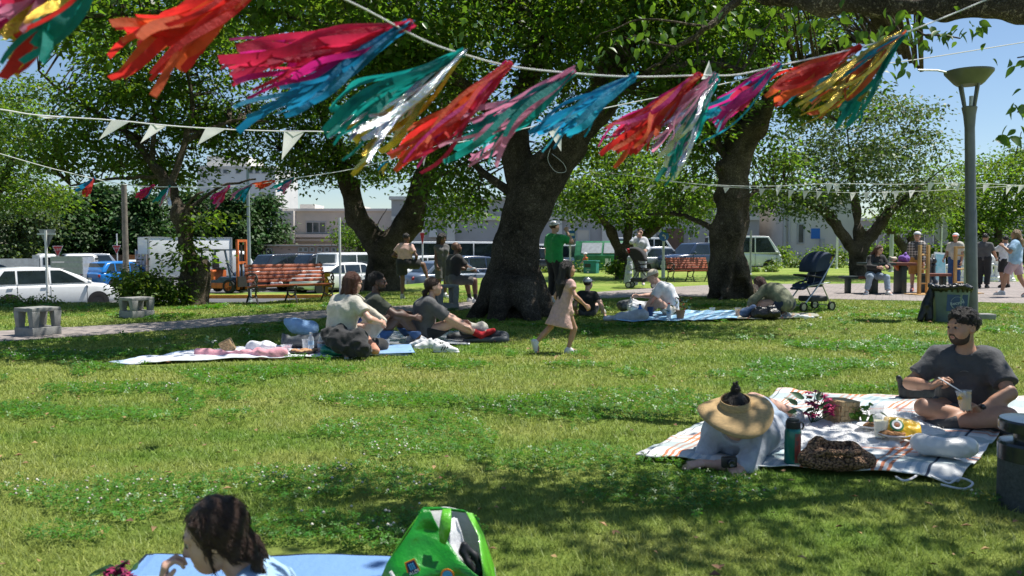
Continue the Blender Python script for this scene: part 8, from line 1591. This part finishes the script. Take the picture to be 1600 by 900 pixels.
GC = [(-60, -150), (150, -95), (420, -45), (545, 2), (660, 62), (725, 85), (800, 104), (900, 115), (990, 120), (1092, 118), (1150, 117), (1215, 103), (1340, 75), (1412, 52), (1540, 0), (1720, -80)]
gl = thing('tassel_garland', 'garland of bright crepe paper tassels blowing on a pale cord across the top', 'garland', (0, 0, 0))
MB().tube(cordline(GC, dn_, 0), .0024, 6).build('cord', 'rope_white', gl)
c_ = lambda *n: ['crepe_' + x if not x.startswith('foil') else x for x in n]
TS = [(175, -88, [(-60, -20), (-40, 70), (10, 95), (60, 118)], 26, c_('rose', 'pink', 'magenta', 'red', 'foil_gold', 'teal', 'teal'), .028, 14), (430, -42, [(172, 52), (178, 95), (225, 118), (252, 132)], 15, c_('red', 'orange', 'red', 'red', 'orange'), .026, 9),
      (640, 36, [(338, 88), (365, 125), (372, 165), (385, 196), (405, 195)], 20, c_('rose', 'magenta', 'rose', 'magenta', 'blue', 'blue', 'blue'), .021, 9), (722, 82, [(508, 168), (510, 205), (540, 240), (575, 272)], 20, c_('teal', 'teal', 'teal', 'foil_silver', 'foil_gold', 'foil_silver'), .018, 9),
      (796, 100, [(598, 252), (615, 268), (640, 240), (655, 262)], 16, c_('orange', 'red', 'red', 'magenta', 'rose'), .018, 8), (895, 112, [(692, 218), (700, 240), (728, 274), (770, 225)], 16, c_('pink', 'teal', 'pink', 'pink', 'teal'), .018, 8), (990, 120, [(820, 205), (838, 216), (880, 205), (905, 180)], 16, c_('blue', 'cyan', 'blue', 'cyan'), .017, 8),
      (1092, 118, [(942, 215), (945, 232), (962, 250), (1000, 225)], 18, c_('magenta', 'rose', 'red', 'orange', 'red'), .016, 7), (1118, 118, [(1010, 215), (1018, 250), (1040, 280), (1058, 262)], 20, c_('pink', 'foil_silver', 'foil_silver', 'teal', 'foil_silver', 'teal'), .014, 7), (1218, 102, [(1092, 180), (1098, 205), (1110, 215), (1125, 178)], 15, c_('cyan', 'magenta', 'cyan', 'rose', 'magenta'), .017, 6),
      (1342, 75, [(1198, 140), (1200, 160), (1225, 150)], 12, c_('red', 'orange', 'red', 'orange'), .02, 6), (1412, 52, [(1282, 118), (1250, 172), (1268, 188), (1300, 196), (1322, 192)], 22, c_('cyan', 'foil_gold', 'foil_gold', 'orange', 'foil_gold', 'teal', 'teal'), .017, 6)]
for i, (px, py, tips, n, cols, w_, jit) in enumerate(TS): tassel(gl, px, py, dn_(px), tips, n, cols, w_, jit, 40 + i)
# the second, small garland far left
d2 = lambda px: 8.6 + px / 600 * 1.5
g2 = thing('tassel_garland', 'small far garland of bright tassels strung between the left trees', 'garland', (0, 0, 0)); MB().tube(cordline([(-80, 215), (0, 240), (100, 268), (200, 289), (280, 292), (380, 290), (455, 279), (560, 262), (690, 226)], d2, 0), .005, 5).build('cord', 'rope_white', g2)
for i, (px, py, tips, cols) in enumerate(((148, 278, [(120, 298), (134, 308)], c_('blue', 'foil_silver', 'foil_gold', 'red')), (240, 290, [(210, 305), (226, 314)], c_('magenta', 'rose', 'blue')), (265, 291, [(240, 314), (262, 326)], c_('teal', 'pink', 'foil_silver')), (358, 291, [(330, 312), (340, 324)], c_('magenta', 'rose', 'pink')), (392, 289, [(362, 306), (378, 318)], c_('pink', 'teal', 'cyan')), (428, 283, [(392, 288), (402, 296)], c_('orange', 'red', 'orange')), (458, 279, [(425, 294), (440, 303)], c_('teal', 'blue', 'pink')), (604, 254, [(590, 264), (596, 274)], c_('cyan', 'foil_gold')))): tassel(g2, px, py, d2(px), tips, 9, cols, .03, 2.5, 80 + i, .06)
# white bunting
def bunting(label, pts, dfun, pens, r, up=None):
    t = thing('bunting', label, 'bunting', (0, 0, 0)); MB().tube(cordline(pts, dfun, 0), r, 5).build('cord', 'rope_white', t)
    for j, q in enumerate(pens):
        (x0, y0), (x1, y1), (tx, ty) = q; a, b, c = at(x0, y0, dfun(x0)), at(x1, y1, dfun(x1)), at(tx, ty, dfun(tx) - abs(x1 - x0) / FPX * dfun(x0) * random.uniform(.5, .9)); V = []; Fc = []; n = 7
        for i in range(n):
            k = i / (n - 1); l, rgt = a.lerp(c, k), b.lerp(c, k); m_ = (l + rgt) / 2 + Vector((0, (.02 + .02 * random.random()) * (1 - k) * (-1) ** j, 0)); V += [tuple(l), tuple(m_), tuple(rgt)]
        for i in range(n - 1):
            for jj in range(2): Fc.append((i * 3 + jj, i * 3 + jj + 1, i * 3 + jj + 4, i * 3 + jj + 3))
        obj('pennant', raw_mesh('pennant', V, Fc, 'pennant'), t)
    return t
d3 = lambda px: 4.6 + px / 900 * 1.2
bunting('white pennant bunting hanging across the left trees and the great trunk', [(-80, 165), (0, 171), (60, 180), (180, 188), (260, 196), (350, 202), (440, 205), (510, 206), (620, 214), (700, 224), (800, 205), (880, 186), (950, 168), (1112, 135), (1250, 105), (1380, 100), (1600, 66), (1700, 50)], d3,
        [((58, 181), (100, 184), (72, 185)), ((174, 188), (203, 190), (154, 219)), ((236, 193), (263, 195), (219, 224)), ((322, 199), (354, 201), (308, 227)), ((444, 204), (476, 206), (440, 250)), ((654, 222), (671, 217), (662, 260)), ((850, 194), (878, 190), (877, 237)), ((1096, 124), (1116, 124), (1108, 94)), ((1276, 120), (1296, 118), (1281, 132))], .0042)
d4 = lambda px: 14.0
P2 = [(1020, 281), (1100, 288), (1190, 291), (1300, 287), (1400, 288), (1505, 286), (1600, 290), (1720, 296)]
bunting('line of small white pennants between the hollow tree and the lamp post', P2, d4, [((x, 287 + 2 * math.sin(x / 60)), (x + 11, 287 + 2 * math.sin(x / 60)), (x + dx, 287 + 2 * math.sin(x / 60) + dy)) for x, dx, dy in ((1212, 2, 18), (1290, 4, 16), (1302, 5, 17), (1450, 0, 17), (1490, 6, 14), (1536, 0, 14), (1572, 0, 16), (1592, -2, 14))] , .006)
bunting('lower line of small white pennants in front of the dark straight trunk', [(920, 266), (1000, 276), (1110, 290), (1215, 296), (1330, 301), (1430, 299), (1540, 293), (1700, 284)], lambda px: 17.0, [((x, 288 + (x - 1000) * .038 if x < 1330 else 301 - (x - 1330) * .038), (x + 10, 288 + (x + 10 - 1000) * .038 if x < 1330 else 301 - (x - 1320) * .038), (x + dx, 288 + (x - 1000) * .038 + dy if x < 1330 else 301 - (x - 1330) * .038 + dy)) for x, dx, dy in ((1016, -6, 9), (1070, -6, 10), (1084, -6, 10), (1130, 3, 9), (1186, 2, 12), (1232, 0, 14), (1254, 2, 15), (1276, 0, 14), (1328, 2, 14), (1350, 2, 15), (1378, 4, 14), (1396, 2, 14), (1420, 2, 13))], .006)
mb = MB(); mb.tube(smooth_pts([at(860, 232, 13), at(856, 250, 13), at(868, 268, 12.9), at(884, 268, 12.9), at(880, 255, 12.9), at(862, 240, 13)]), .0035, 5); tag(mb.build('loose_string', 'rope_white'), 'loop of loose white string hanging on the great leaning trunk', 'string')
